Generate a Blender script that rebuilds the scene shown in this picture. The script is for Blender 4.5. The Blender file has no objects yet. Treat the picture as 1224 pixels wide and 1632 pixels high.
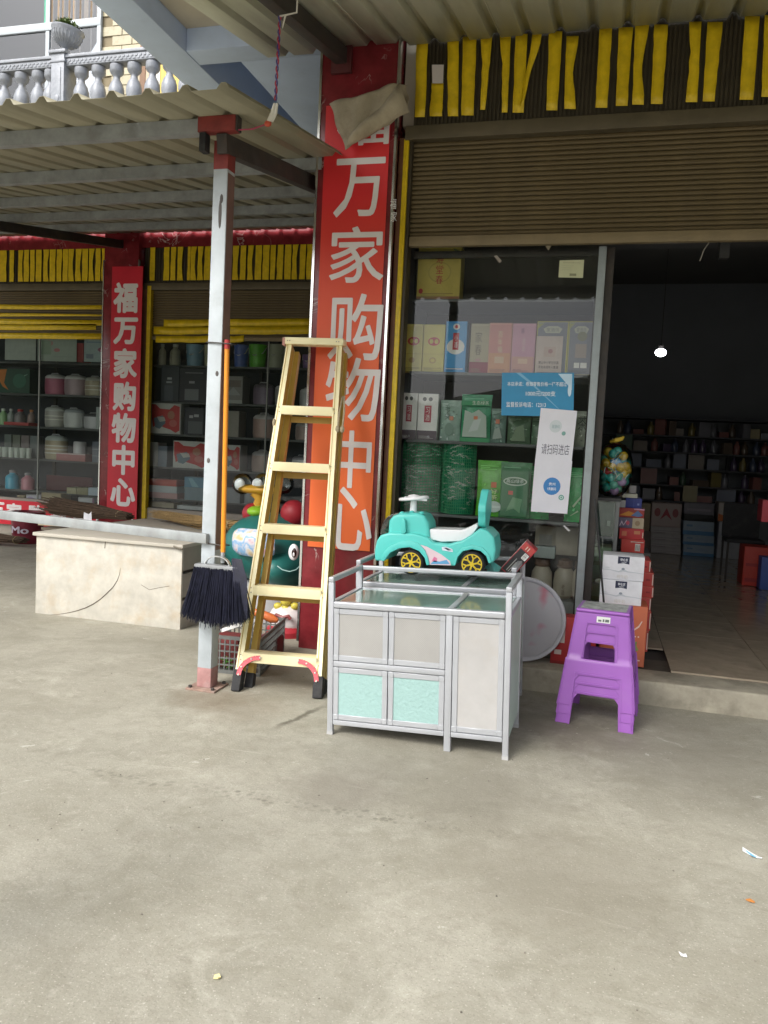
import bpy, bmesh, math, random
from math import sin, cos, radians, pi
from mathutils import Vector, Matrix
random.seed(7)
S = bpy.context.scene
C = S.collection

# ------------------------------------------------------------------ camera
F, PITCH, ROLL, YAW = 1280.0, radians(4.33), radians(2.83), radians(15.07)
W, H = 1224.0, 1632.0
EYE = Vector((0, 0, 1.4))
fw = Vector((-sin(YAW)*cos(PITCH), cos(YAW)*cos(PITCH), -sin(PITCH)))
r0 = Vector((cos(YAW), sin(YAW), 0)); u0 = r0.cross(fw)
rr = r0*cos(ROLL) + u0*sin(ROLL); uu = -r0*sin(ROLL) + u0*cos(ROLL)
cam = bpy.data.objects.new('camera', bpy.data.cameras.new('camera'))
C.objects.link(cam)
cam.matrix_world = Matrix(((rr.x, uu.x, -fw.x, EYE.x), (rr.y, uu.y, -fw.y, EYE.y), (rr.z, uu.z, -fw.z, EYE.z), (0, 0, 0, 1)))
cam.data.sensor_fit = 'VERTICAL'; cam.data.sensor_height = 36; cam.data.lens = 36*F/H
cam.data.clip_start = .05; cam.data.clip_end = 1500
S.camera = cam

# ------------------------------------------------------------------ world, sun, exposure
SUN_EL, SUN_AZ = radians(45), radians(205)      # high sun veiled by cloud, behind the camera and a little to the side
wd = bpy.data.worlds.new('World'); S.world = wd; wd.use_nodes = True
nt = wd.node_tree; nt.nodes.clear()
sky = nt.nodes.new('ShaderNodeTexSky'); sky.sky_type = 'NISHITA'; sky.sun_disc = False
sky.sun_elevation = SUN_EL; sky.sun_rotation = SUN_AZ; sky.dust_density = 4; sky.air_density = 1.0
hs = nt.nodes.new('ShaderNodeHueSaturation'); hs.inputs['Saturation'].default_value = .22
bg = nt.nodes.new('ShaderNodeBackground'); bg.inputs['Strength'].default_value = .15
wo = nt.nodes.new('ShaderNodeOutputWorld')
nt.links.new(sky.outputs[0], hs.inputs['Color']); nt.links.new(hs.outputs[0], bg.inputs['Color']); nt.links.new(bg.outputs[0], wo.inputs['Surface'])
sun = bpy.data.objects.new('sun', bpy.data.lights.new('sun', 'SUN')); C.objects.link(sun)
sun.data.energy = 1.2; sun.data.angle = radians(25); sun.data.color = (1, .96, .88)
sd = Vector((sin(SUN_AZ)*cos(SUN_EL), cos(SUN_AZ)*cos(SUN_EL), sin(SUN_EL)))
sun.rotation_euler = sd.to_track_quat('Z', 'Y').to_euler()
vs = S.view_settings
vs.view_transform = 'Standard'; vs.look = 'None'; vs.gamma = 1; vs.use_curve_mapping = False; vs.exposure = 1.05
S.cycles.max_bounces = 8; S.cycles.transparent_max_bounces = 16

# ------------------------------------------------------------------ helpers
def ray(px, py):
    return rr*((px-W/2)/F) - uu*((py-H/2)/F) + fw
def aty(px, py, Y):
    d = ray(px, py); return EYE + d*(Y/d.y)
def atz(px, py, z=0.0):
    d = ray(px, py); return EYE + d*((z-EYE.z)/d.z)
def atp(px, py, p, n):
    d = ray(px, py); return EYE + d*((p-EYE).dot(n)/d.dot(n))

_M = {}
def M(key, col, rough=.6, metal=0., var=.12, scale=6., bump=0., bscale=60., spec=.4, alpha=1., dirt=0., dcol=(.12, .1, .07), aniso=(1, 1, 1), rvar=.1):
    if key in _M: return _M[key]
    m = bpy.data.materials.new(key); m.use_nodes = True; n = m.node_tree; b = n.nodes['Principled BSDF']
    L = n.links.new
    tc = n.nodes.new('ShaderNodeTexCoord'); mp = n.nodes.new('ShaderNodeMapping'); mp.inputs['Scale'].default_value = aniso
    L(tc.outputs['Object'], mp.inputs['Vector'])
    nz = n.nodes.new('ShaderNodeTexNoise'); nz.inputs['Scale'].default_value = scale; nz.inputs['Detail'].default_value = 6; nz.inputs['Roughness'].default_value = .62
    L(mp.outputs[0], nz.inputs['Vector'])
    cr = n.nodes.new('ShaderNodeValToRGB')
    c = Vector(col)
    cr.color_ramp.elements[0].position = .3; cr.color_ramp.elements[1].position = .72
    lo = [max(0, x*(1-var)) for x in c]; hi = [min(1, x*(1+var*.8)) for x in c]
    cr.color_ramp.elements[0].color = (*lo, 1); cr.color_ramp.elements[1].color = (*hi, 1)
    L(nz.outputs['Fac'], cr.inputs['Fac'])
    out = cr.outputs['Color']
    if dirt > 0:
        n2 = n.nodes.new('ShaderNodeTexNoise'); n2.inputs['Scale'].default_value = scale*.6+1.3; n2.inputs['Detail'].default_value = 9; n2.inputs['Roughness'].default_value = .7
        L(mp.outputs[0], n2.inputs['Vector'])
        mr = n.nodes.new('ShaderNodeMapRange'); mr.inputs['From Min'].default_value = .5; mr.inputs['From Max'].default_value = .75; mr.inputs['To Max'].default_value = dirt
        L(n2.outputs['Fac'], mr.inputs['Value'])
        mx = n.nodes.new('ShaderNodeMix'); mx.data_type = 'RGBA'; mx.inputs['B'].default_value = (*dcol, 1)
        L(mr.outputs[0], mx.inputs['Factor']); L(out, mx.inputs['A']); out = mx.outputs['Result']
    L(out, b.inputs['Base Color'])
    b.inputs['Metallic'].default_value = metal; b.inputs['Specular IOR Level'].default_value = spec
    rm = n.nodes.new('ShaderNodeMapRange'); rm.inputs['To Min'].default_value = max(.03, rough-rvar); rm.inputs['To Max'].default_value = min(1, rough+rvar)
    L(nz.outputs['Fac'], rm.inputs['Value']); L(rm.outputs[0], b.inputs['Roughness'])
    if bump > 0:
        nb = n.nodes.new('ShaderNodeTexNoise'); nb.inputs['Scale'].default_value = bscale; nb.inputs['Detail'].default_value = 5
        L(mp.outputs[0], nb.inputs['Vector'])
        bp = n.nodes.new('ShaderNodeBump'); bp.inputs['Strength'].default_value = bump; bp.inputs['Distance'].default_value = .01
        L(nb.outputs['Fac'], bp.inputs['Height']); L(bp.outputs[0], b.inputs['Normal'])
    b.inputs['Alpha'].default_value = alpha
    _M[key] = m
    return m
def PM(col, rough=.5, var=.05):            # plain printed or moulded colour
    return M('paint_%02x%02x%02x_%d' % (int(col[0]*255), int(col[1]*255), int(col[2]*255), int(rough*100)), col, rough, var=var, scale=9)
def emis(key, col, s):
    if key in _M: return _M[key]
    m = bpy.data.materials.new(key); m.use_nodes = True; b = m.node_tree.nodes['Principled BSDF']
    b.inputs['Emission Color'].default_value = (*col, 1); b.inputs['Emission Strength'].default_value = s; b.inputs['Base Color'].default_value = (*col, 1)
    _M[key] = m; return m
def sheet_glass(key, tint=(.9, .95, .93), boost=.0, rough=.0, film=0.):  # noqa
    if key in _M: return _M[key]
    m = bpy.data.materials.new(key); m.use_nodes = True; n = m.node_tree; n.nodes.clear(); L = n.links.new
    o = n.nodes.new('ShaderNodeOutputMaterial'); mx = n.nodes.new('ShaderNodeMixShader')
    t = n.nodes.new('ShaderNodeBsdfTransparent'); t.inputs[0].default_value = (*tint, 1)
    g = n.nodes.new('ShaderNodeBsdfGlossy'); g.inputs['Roughness'].default_value = rough; g.inputs['Color'].default_value = (.78, .8, .83, 1)
    f = n.nodes.new('ShaderNodeFresnel'); f.inputs['IOR'].default_value = 1.5
    ad = n.nodes.new('ShaderNodeMath'); ad.operation = 'ADD'; ad.inputs[1].default_value = boost
    L(f.outputs[0], ad.inputs[0]); L(ad.outputs[0], mx.inputs[0]); L(t.outputs[0], mx.inputs[1]); L(g.outputs[0], mx.inputs[2])
    res = mx.outputs[0]
    if film > 0:
        d = n.nodes.new('ShaderNodeBsdfDiffuse'); d.inputs[0].default_value = (.6, .6, .56, 1)
        nz = n.nodes.new('ShaderNodeTexNoise'); nz.inputs['Scale'].default_value = 3; nz.inputs['Detail'].default_value = 8
        tc = n.nodes.new('ShaderNodeTexCoord'); L(tc.outputs['Object'], nz.inputs['Vector'])
        mr = n.nodes.new('ShaderNodeMapRange'); mr.inputs['From Min'].default_value = .3; mr.inputs['From Max'].default_value = .8; mr.inputs['To Max'].default_value = film
        L(nz.outputs['Fac'], mr.inputs['Value'])
        m2 = n.nodes.new('ShaderNodeMixShader'); L(mr.outputs[0], m2.inputs[0]); L(res, m2.inputs[1]); L(d.outputs[0], m2.inputs[2]); res = m2.outputs[0]
    L(res, o.inputs['Surface'])
    _M[key] = m; return m

class MB:
    def __init__(s): s.v = []; s.f = []; s.m = []
    def add(s, vs, fs, m=0):
        k = len(s.v); s.v += [tuple(v) for v in vs]; s.f += [tuple(i+k for i in f) for f in fs]; s.m += [m]*len(fs); return s
    def box(s, x0, x1, y0, y1, z0, z1, m=0):
        vs = [(x, y, z) for z in (z0, z1) for y in (y0, y1) for x in (x0, x1)]
        return s.add(vs, [(0, 2, 3, 1), (4, 5, 7, 6), (0, 1, 5, 4), (2, 6, 7, 3), (0, 4, 6, 2), (1, 3, 7, 5)], m)
    def beam(s, p0, p1, w, d, u, m=0):      # oriented bar, w along u, d along the third axis
        p0 = Vector(p0); p1 = Vector(p1); a = (p1-p0).normalized(); u = Vector(u); u = (u-a*u.dot(a)).normalized(); n = a.cross(u)
        vs = [p+u*(i*w/2)+n*(j*d/2) for p in (p0, p1) for j in (-1, 1) for i in (-1, 1)]
        return s.add(vs, [(0, 2, 3, 1), (4, 5, 7, 6), (0, 1, 5, 4), (2, 6, 7, 3), (0, 4, 6, 2), (1, 3, 7, 5)], m)
    def tube(s, pts, r, n=8, m=0, cap=True):
        pts = [Vector(p) for p in pts]; rs = r if isinstance(r, (list, tuple)) else [r]*len(pts)
        vs = []; t0 = None
        for i, p in enumerate(pts):
            t = (pts[min(i+1, len(pts)-1)]-pts[max(i-1, 0)]).normalized()
            if t0 is None:
                a = Vector((0, 0, 1)) if abs(t.z) < .9 else Vector((1, 0, 0)); u = t.cross(a).normalized()
            else:
                u = (u-t*u.dot(t)).normalized()
            t0 = t; w = t.cross(u)
            for k in range(n):
                an = 2*pi*k/n; vs.append(p+(u*cos(an)+w*sin(an))*rs[i])
        fs = [(i*n+k, i*n+(k+1) % n, (i+1)*n+(k+1) % n, (i+1)*n+k) for i in range(len(pts)-1) for k in range(n)]
        if cap: fs += [tuple(reversed(range(n))), tuple((len(pts)-1)*n+k for k in range(n))]
        return s.add(vs, fs, m)
    def lathe(s, prof, n=24, c=(0, 0, 0), m=0, axis='z', sx=1, sy=1):
        vs = []
        for r, z in prof:
            for k in range(n):
                a = 2*pi*k/n; x, y = r*cos(a)*sx, r*sin(a)*sy
                p = (x, y, z) if axis == 'z' else ((x, z, y) if axis == 'y' else (z, x, y))
                vs.append((c[0]+p[0], c[1]+p[1], c[2]+p[2]))
        fs = []
        for i in range(len(prof)-1):
            for k in range(n):
                q = (i*n+k, i*n+(k+1) % n, (i+1)*n+(k+1) % n, (i+1)*n+k)
                fs.append(q if axis != 'y' else q[::-1])
        if prof[0][0] > 1e-5: fs.append(tuple(reversed(range(n))) if axis != 'y' else tuple(range(n)))
        if prof[-1][0] > 1e-5:
            t = tuple((len(prof)-1)*n+k for k in range(n)); fs.append(t if axis != 'y' else t[::-1])
        return s.add(vs, fs, m)
    def ell(s, c, r, n=20, k=12, m=0):
        prof = [(max(1e-6, sin(pi*i/k)), -cos(pi*i/k)) for i in range(k+1)]
        q = MB().lathe(prof, n)
        return s.add([(c[0]+v[0]*r[0], c[1]+v[1]*r[1], c[2]+v[2]*r[2]) for v in q.v], q.f, m)
    def prism(s, poly, d0, d1, m=0, f=lambda a, b, d: (a, d, b)):   # polygon in the x-z plane pushed through y from d0 to d1
        n = len(poly)
        vs = [f(a, b, d0) for a, b in poly]+[f(a, b, d1) for a, b in poly]
        fs = [tuple(range(n)), tuple(reversed(range(n, 2*n)))]+[(i, n+i, n+(i+1) % n, (i+1) % n) for i in range(n)]
        return s.add(vs, fs, m)
    def build(s, name, mats, parent=None, loc=None, bevel=0, seg=2, smooth=True, ang=38, fix=True):
        me = bpy.data.meshes.new(name); me.from_pydata(s.v, [], s.f)
        if not isinstance(mats, (list, tuple)): mats = [mats]
        for x in mats: me.materials.append(x)
        me.polygons.foreach_set('material_index', s.m)
        if fix:
            bm = bmesh.new(); bm.from_mesh(me); bmesh.ops.remove_doubles(bm, verts=bm.verts, dist=1e-6)
            bmesh.ops.recalc_face_normals(bm, faces=bm.faces)
            if bevel > 0:
                es = [e for e in bm.edges if len(e.link_faces) == 2 and e.calc_face_angle(0) > .6]
                bmesh.ops.bevel(bm, geom=es, offset=bevel, segments=seg, affect='EDGES', profile=.6, clamp_overlap=True)
            bm.to_mesh(me); bm.free()
        if smooth:
            me.polygons.foreach_set('use_smooth', [True]*len(me.polygons)); me.set_sharp_from_angle(angle=radians(ang))
        me.update()
        o = bpy.data.objects.new(name, me); C.objects.link(o)
        if loc is not None: o.location = loc
        if parent is not None: o.parent = parent
        return o

def tag(o, label=None, cat=None, group=None, kind=None):
    if label: o['label'] = label
    if cat: o['category'] = cat
    if group: o['group'] = group
    if kind: o['kind'] = kind
    return o
def empty(name, loc, label=None, cat=None, group=None, rz=0, kind=None):
    o = bpy.data.objects.new(name, None); C.objects.link(o); o.location = loc; o.rotation_euler = (0, 0, rz)
    o.empty_display_size = .1
    return tag(o, label, cat, group, kind)
def dup(o, parent=None, loc=None):
    c = o.copy(); C.objects.link(c)
    if parent is not None: c.parent = parent
    if loc is not None: c.location = loc
    for ch in list(o.children): dup(ch, c)
    return c
def structure(o): o['kind'] = 'structure'; return o
def stuff(o): o['kind'] = 'stuff'; return o

_T = {}
def glyphs(txt, off=0.):
    """flat outline of a line of lettering scaled into the unit square; returns verts, faces, aspect"""
    k = (txt, off)
    if k in _T: return _T[k]
    cu = bpy.data.curves.new('lettering', 'FONT'); cu.body = txt; cu.offset = off; cu.resolution_u = 3
    ob = bpy.data.objects.new('lettering', cu); C.objects.link(ob)
    dg = bpy.context.evaluated_depsgraph_get(); dg.update()
    me = bpy.data.meshes.new_from_object(ob.evaluated_get(dg))
    vs = [tuple(v.co) for v in me.vertices]; fs = [tuple(p.vertices) for p in me.polygons]
    bpy.data.objects.remove(ob); bpy.data.curves.remove(cu); bpy.data.meshes.remove(me)
    if not vs: _T[k] = ([], [], 1); return _T[k]
    x0, x1 = min(v[0] for v in vs), max(v[0] for v in vs); y0, y1 = min(v[1] for v in vs), max(v[1] for v in vs)
    w, h = max(1e-6, x1-x0), max(1e-6, y1-y0)
    _T[k] = ([((v[0]-x0)/w, (v[1]-y0)/h) for v in vs], fs, w/h)
    return _T[k]
def lay_text(mb, txt, x0, x1, z0, z1, y, m=0, off=0., f=None):
    vs, fs, asp = glyphs(txt, off)
    f = f or (lambda a, b, d: (a, d, b))
    mb.add([f(x0+v[0]*(x1-x0), z0+v[1]*(z1-z0), y) for v in vs], fs, m)

def bold_text(mb, txt, x0, x1, z0, z1, y, k, m=0):
    w = (x1-x0); h = (z1-z0); i = 0
    for dx, dz in ((0, 0), (-k, 0), (k, 0), (0, k), (0, -k), (-k*.7, k*.7), (k*.7, -k*.7), (k*.7, k*.7), (-k*.7, -k*.7)):
        lay_text(mb, txt, x0+w*k+dx*w, x1-w*k+dx*w, z0+h*k+dz*h, z1-h*k+dz*h, y-i*.0002, m); i += 1
def prints(o, w, h, spec, y=0., name='front_print', dx=0., f=None):
    """flat print laid on a front face w wide, h tall, centred on x=dx, standing on z=0, facing -y at y"""
    mb = MB(); mats = []; idx = {}
    f = f or (lambda a, b, d: (a, d, b))
    def mi(c):
        if c not in idx: idx[c] = len(mats); mats.append(PM(c, .5))
        return idx[c]
    d = y
    for s in spec:
        d -= .0006; k = s[0]
        X = lambda u: dx-w/2+u*w
        if k == 'r': mb.add([f(X(s[1]), s[2]*h, d), f(X(s[3]), s[2]*h, d), f(X(s[3]), s[4]*h, d), f(X(s[1]), s[4]*h, d)], [(0, 1, 2, 3)], mi(s[5]))
        elif k == 'e':
            n = 20; mb.add([f(X(s[1])+s[3]*w*cos(2*pi*i/n), s[2]*h+s[4]*h*sin(2*pi*i/n), d) for i in range(n)], [tuple(range(n))], mi(s[5]))
        elif k == 'p': mb.add([f(X(a), b*h, d) for a, b in s[1]], [tuple(range(len(s[1])))], mi(s[2]))
        elif k == 't': lay_text(mb, s[1], X(s[2]), X(s[4]), s[3]*h, s[5]*h, d, mi(s[6]), s[7] if len(s) > 7 else 0, f=f)
        elif k == 'v':                      # text running downwards, one glyph under another
            t = s[1]; n = len(t); ch = (s[5]-s[3])/n
            for i, c in enumerate(t): lay_text(mb, c, X(s[2]), X(s[4]), (s[5]-(i+.92)*ch)*h, (s[5]-(i+.08)*ch)*h, d, mi(s[6]), s[7] if len(s) > 7 else 0, f=f)
    return mb.build(name, mats, o, fix=False, smooth=False)

def carton(name, label, cat, x0, x1, y0, y1, z0, z1, col, group=None, spec=None, rz=0., bevel=.003, mat=None, side=None, rough=.55):
    """a closed box standing at its place: one mesh with its printed front"""
    w, d, h = x1-x0, y1-y0, z1-z0
    o = MB().box(-w/2, w/2, -d/2, d/2, 0, h).build(name, mat or M('card_%02x%02x%02x' % tuple(int(255*c) for c in col), col, rough, var=.08, scale=14, dirt=.12), None, ((x0+x1)/2, (y0+y1)/2, z0), bevel=min(bevel, w*.1, h*.1))
    o.rotation_euler = (0, 0, rz); tag(o, label, cat, group)
    if spec: prints(o, w, h, spec, -d/2)
    return o
def pxbox(rect, Y):
    a, b, c, d = rect
    ym = (b+d)/2; xm = (a+c)/2
    return aty(a, ym, Y).x, aty(c, ym, Y).x, aty(xm, d, Y).z, aty(xm, b, Y).z      # x0 x1 z0 z1

# ------------------------------------------------------------------ shared materials
galv = M('galvanised', (.33, .35, .355), .5, .35, .22, 9, .05, 90, dirt=.35, dcol=(.16, .13, .1))
galv_light = M('galvanised_bright', (.42, .46, .485), .55, .15, .14, 7, .05, 80, dirt=.3, dcol=(.2, .18, .15))
alu = M('aluminium', (.47, .485, .515), .36, .35, .05, 7, dirt=.06, dcol=(.4, .38, .35))
chrome = M('polished_trim', (.75, .75, .74), .18, .95, .1, 8)
yellow_tape = M('yellow_tape', (.70, .49, .012), .35, 0, .16, 16, .12, 30, dirt=.3, dcol=(.25, .17, .02))
brown_metal = M('brown_metal', (.045, .035, .02), .5, .1, .25, 10, .05, 60, dirt=.35, dcol=(.07, .06, .04))
shutter_brown = M('shutter_slat', (.115, .083, .037), .5, .1, .22, 5, .04, 60, dirt=.4, dcol=(.08, .06, .04), aniso=(1, 1, 6))
tan_rail = M('tan_rail', (.22, .17, .095), .5, .1, .18, 4, dirt=.4, dcol=(.12, .09, .06))
dark_steel = M('dark_steel', (.055, .05, .047), .6, .2, .3, 12, dirt=.3, dcol=(.14, .08, .05))
primer_red = M('red_primer', (.22, .035, .03), .6, 0, .25, 14, .05, 60, dirt=.4, dcol=(.08, .04, .03))
sheet_green = M('canopy_sheet_green', (.5, .515, .42), .5, .1, .1, 3, .03, 40, dirt=.35, dcol=(.2, .18, .12), aniso=(3, .4, 1))
sheet_metal = M('canopy_sheet', (.29, .27, .19), .5, .1, .1, 3, .03, 40, dirt=.4, dcol=(.2, .17, .11), aniso=(3, .4, 1))
blue_paint = M('pale_blue_paint', (.50, .60, .82), .75, 0, .08, 2, .05, 30, dirt=.22, dcol=(.25, .3, .42))
beige_soffit = M('beige_soffit', (.55, .5, .42), .8, 0, .08, 2, .05, 30, dirt=.15)
black_rubber = M('black_rubber', (.018, .018, .02), .7, 0, .2, 20, dirt=.3, dcol=(.12, .11, .1))
white_pl = M('white_plastic', (.8, .8, .82), .3, 0, .04, 8)
dark_int = M('dark_interior', (.05, .047, .045), .8, 0, .2, 3)
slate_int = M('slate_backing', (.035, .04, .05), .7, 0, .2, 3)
shelf_mat = M('shelf_board', (.10, .105, .105), .5, .1, .15, 5)
cream = M('cream_plaster', (.5, .46, .38), .85, 0, .08, 1.5, .08, 30, dirt=.2)

def marble_red():
    m = M('red_marble', (.20, .022, .028), .22, 0, .35, 7, spec=.5)
    n = m.node_tree; L = n.links.new; b = n.nodes['Principled BSDF']
    src = b.inputs['Base Color'].links[0].from_socket
    tc = n.nodes.new('ShaderNodeTexCoord'); nz = n.nodes.new('ShaderNodeTexNoise'); nz.inputs['Scale'].default_value = 2.5; nz.inputs['Detail'].default_value = 8; nz.inputs['Distortion'].default_value = 1.6
    L(tc.outputs['Object'], nz.inputs['Vector'])
    sub = n.nodes.new('ShaderNodeMath'); sub.operation = 'SUBTRACT'; sub.inputs[1].default_value = .56
    ab = n.nodes.new('ShaderNodeMath'); ab.operation = 'ABSOLUTE'
    mr = n.nodes.new('ShaderNodeMapRange'); mr.inputs['From Min'].default_value = 0; mr.inputs['From Max'].default_value = .011; mr.inputs['To Min'].default_value = .75; mr.inputs['To Max'].default_value = 0
    L(nz.outputs['Fac'], sub.inputs[0]); L(sub.outputs[0], ab.inputs[0]); L(ab.outputs[0], mr.inputs['Value'])
    n2 = n.nodes.new('ShaderNodeTexNoise'); n2.inputs['Scale'].default_value = 3.1; L(tc.outputs['Object'], n2.inputs['Vector'])
    m2 = n.nodes.new('ShaderNodeMapRange'); m2.inputs['From Min'].default_value = .5; m2.inputs['From Max'].default_value = .62; L(n2.outputs['Fac'], m2.inputs['Value'])
    mu = n.nodes.new('ShaderNodeMath'); mu.operation = 'MULTIPLY'; L(mr.outputs[0], mu.inputs[0]); L(m2.outputs[0], mu.inputs[1])
    mx = n.nodes.new('ShaderNodeMix'); mx.data_type = 'RGBA'; mx.inputs['B'].default_value = (.55, .45, .42, 1)
    L(mu.outputs[0], mx.inputs['Factor']); L(src, mx.inputs['A']); L(mx.outputs['Result'], b.inputs['Base Color'])
    return m
red_marble = marble_red()

# ------------------------------------------------------------------ ground
def ground_mat():
    m = bpy.data.materials.new('yard_concrete'); m.use_nodes = True; n = m.node_tree; L = n.links.new; b = n.nodes['Principled BSDF']
    tc = n.nodes.new('ShaderNodeTexCoord')
    def noise(sc, det=6, rough=.6, dist=0, v=None):
        z = n.nodes.new('ShaderNodeTexNoise'); z.inputs['Scale'].default_value = sc; z.inputs['Detail'].default_value = det; z.inputs['Roughness'].default_value = rough; z.inputs['Distortion'].default_value = dist
        L(v or tc.outputs['Object'], z.inputs['Vector']); return z.outputs['Fac']
    def rng(x, a, bb, c=0, d=1):
        r = n.nodes.new('ShaderNodeMapRange'); r.inputs['From Min'].default_value = a; r.inputs['From Max'].default_value = bb; r.inputs['To Min'].default_value = c; r.inputs['To Max'].default_value = d
        L(x, r.inputs['Value']); return r.outputs[0]
    def mix(f, a, bcol):
        x = n.nodes.new('ShaderNodeMix'); x.data_type = 'RGBA'; L(f, x.inputs['Factor']); L(a, x.inputs['A'])
        if isinstance(bcol, tuple): x.inputs['B'].default_value = (*bcol, 1)
        else: L(bcol, x.inputs['B'])
        return x.outputs['Result']
    def mul(a, c):
        x = n.nodes.new('ShaderNodeMath'); x.operation = 'MULTIPLY'; L(a, x.inputs[0])
        if isinstance(c, float): x.inputs[1].default_value = c
        else: L(c, x.inputs[1])
        return x.outputs[0]
    cr = n.nodes.new('ShaderNodeValToRGB'); e = cr.color_ramp.elements
    e[0].position = .28; e[0].color = (.222, .211, .168, 1); e[1].position = .72; e[1].color = (.425, .408, .344, 1)
    L(noise(.9, 12, .72, .5), cr.inputs['Fac'])
    col = cr.outputs['Color']
    col = mix(mul(rng(noise(3.2, 8, .7, .8), .5, .7), .6), col, (.215, .203, .155))
    col = mix(mul(rng(noise(13, 8, .75, .6), .5, .72), .5), col, (.19, .17, .135))
    col = mix(mul(rng(noise(19, 6, .7, .4), .56, .72), .4), col, (.5, .47, .41))
    col = mix(mul(rng(noise(2.1, 9, .72, 1.2), .56, .7), .55), col, (.5, .485, .415))          # pale scuffs
    col = mix(mul(rng(noise(.55, 9, .68, .5), .48, .62), .5), col, (.23, .215, .16))        # broad dark stains
    col = mix(rng(noise(55, 4, .7), .3, .75, 0, .35), col, (.24, .22, .18))
    col = mix(mul(rng(noise(170, 2, .5), .58, .72), .5), col, (.14, .125, .1))
    col = mix(mul(rng(noise(120, 2, .5), .62, .74), .5), col, (.6, .57, .5))
    # brown dirt gathered round the post foot and a trickle beside the ladder
    def spot(px, py, rad, colr, k):
        nonlocal col
        p = atz(px, py)
        vm = n.nodes.new('ShaderNodeVectorMath'); vm.operation = 'DISTANCE'; vm.inputs[1].default_value = p; L(tc.outputs['Object'], vm.inputs[0])
        ad = n.nodes.new('ShaderNodeMath'); ad.operation = 'ADD'; L(vm.outputs['Value'], ad.inputs[0]); L(rng(noise(6, 6, .7), 0, 1, -rad*.7, rad*.7), ad.inputs[1])
        col = mix(mul(rng(ad.outputs[0], rad*.35, rad, 1, 0), k), col, colr)
    spot(330, 1112, .28, (.15, .11, .07), .5); spot(395, 1130, .3, (.17, .13, .09), .35); spot(590, 1215, .35, (.19, .17, .14), .35)
    spot(740, 1260, .5, (.19, .175, .14), .5); spot(850, 1150, .4, (.13, .115, .09), .6); spot(930, 1170, .35, (.15, .13, .1), .5); spot(540, 1260, .3, (.2, .18, .15), .5)
    spot(1100, 1210, .6, (.2, .185, .15), .4); spot(880, 1400, .5, (.21, .19, .15), .4)
    # tyre print across the yard
    a = atz(40, 1215); c = atz(640, 1305); ang = math.atan2(c.y-a.y, c.x-a.x)
    mp = n.nodes.new('ShaderNodeMapping'); mp.vector_type = 'TEXTURE'; mp.inputs['Location'].default_value = a; mp.inputs['Rotation'].default_value = (0, 0, ang); L(tc.outputs['Object'], mp.inputs['Vector'])
    sx = n.nodes.new('ShaderNodeSeparateXYZ'); L(mp.outputs[0], sx.inputs[0])
    ab = n.nodes.new('ShaderNodeMath'); ab.operation = 'ABSOLUTE'; L(sx.outputs['Y'], ab.inputs[0])
    band = rng(ab.outputs[0], .03, .055, 1, 0)
    vo = n.nodes.new('ShaderNodeTexVoronoi'); vo.inputs['Scale'].default_value = 34; L(mp.outputs[0], vo.inputs['Vector'])
    tread = rng(vo.outputs['Distance'], .25, .5, 1, 0)
    lim = mul(rng(sx.outputs['X'], -.3, .4), rng(sx.outputs['X'], 1.7, 2.4, 1, 0))
    col = mix(mul(mul(mul(band, tread), lim), rng(noise(4, 5), .4, .6, .15, .6)), col, (.13, .12, .095))
    # damp crack that trickles out from under the ladder
    a = atz(440, 1160); c = atz(522, 1124); ang = math.atan2(c.y-a.y, c.x-a.x)
    mp = n.nodes.new('ShaderNodeMapping'); mp.vector_type = 'TEXTURE'; mp.inputs['Location'].default_value = a; mp.inputs['Rotation'].default_value = (0, 0, ang); L(tc.outputs['Object'], mp.inputs['Vector'])
    sx = n.nodes.new('ShaderNodeSeparateXYZ'); L(mp.outputs[0], sx.inputs[0])
    wv = n.nodes.new('ShaderNodeMath'); wv.operation = 'ADD'; L(sx.outputs['Y'], wv.inputs[0]); L(rng(noise(9, 6, .7), 0, 1, -.05, .05), wv.inputs[1])
    ab = n.nodes.new('ShaderNodeMath'); ab.operation = 'ABSOLUTE'; L(wv.outputs[0], ab.inputs[0])
    lim = mul(rng(sx.outputs['X'], -.05, .08), rng(sx.outputs['X'], .3, .5, 1, 0))
    col = mix(mul(mul(rng(ab.outputs[0], .008, .028, 1, 0), lim), .75), col, (.09, .08, .06))
    # long pale drag marks
    mp = n.nodes.new('ShaderNodeMapping'); mp.inputs['Rotation'].default_value = (0, 0, .9); mp.inputs['Scale'].default_value = (.5, 7, 1); L(tc.outputs['Object'], mp.inputs['Vector'])
    col = mix(mul(mul(rng(noise(1.6, 8, .75, .6, mp.outputs[0]), .6, .72), rng(noise(.8, 4), .45, .6)), .5), col, (.52, .505, .44))
    mp = n.nodes.new('ShaderNodeMapping'); mp.inputs['Rotation'].default_value = (0, 0, -.5); mp.inputs['Scale'].default_value = (.6, 9, 1); L(tc.outputs['Object'], mp.inputs['Vector'])
    col = mix(mul(mul(rng(noise(1.9, 8, .75, .6, mp.outputs[0]), .6, .7), rng(noise(1.1, 4), .48, .6)), .5), col, (.19, .18, .135))
    col = mix(mul(rng(noise(2.7, 12, .8, 2.), .62, .66), .5), col, (.6, .585, .53))
    L(col, b.inputs['Base Color'])
    L(rng(noise(5, 6), .3, .7, .62, .9), b.inputs['Roughness']); b.inputs['Specular IOR Level'].default_value = .3
    bp = n.nodes.new('ShaderNodeBump'); bp.inputs['Strength'].default_value = .28; bp.inputs['Distance'].default_value = .012
    h = n.nodes.new('ShaderNodeMath'); h.operation = 'ADD'; L(noise(7, 8, .6), h.inputs[0]); L(mul(noise(90, 3, .6), .5), h.inputs[1])
    L(h.outputs[0], bp.inputs['Height']); L(bp.outputs[0], b.inputs['Normal'])
    return m
g = MB()
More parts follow.
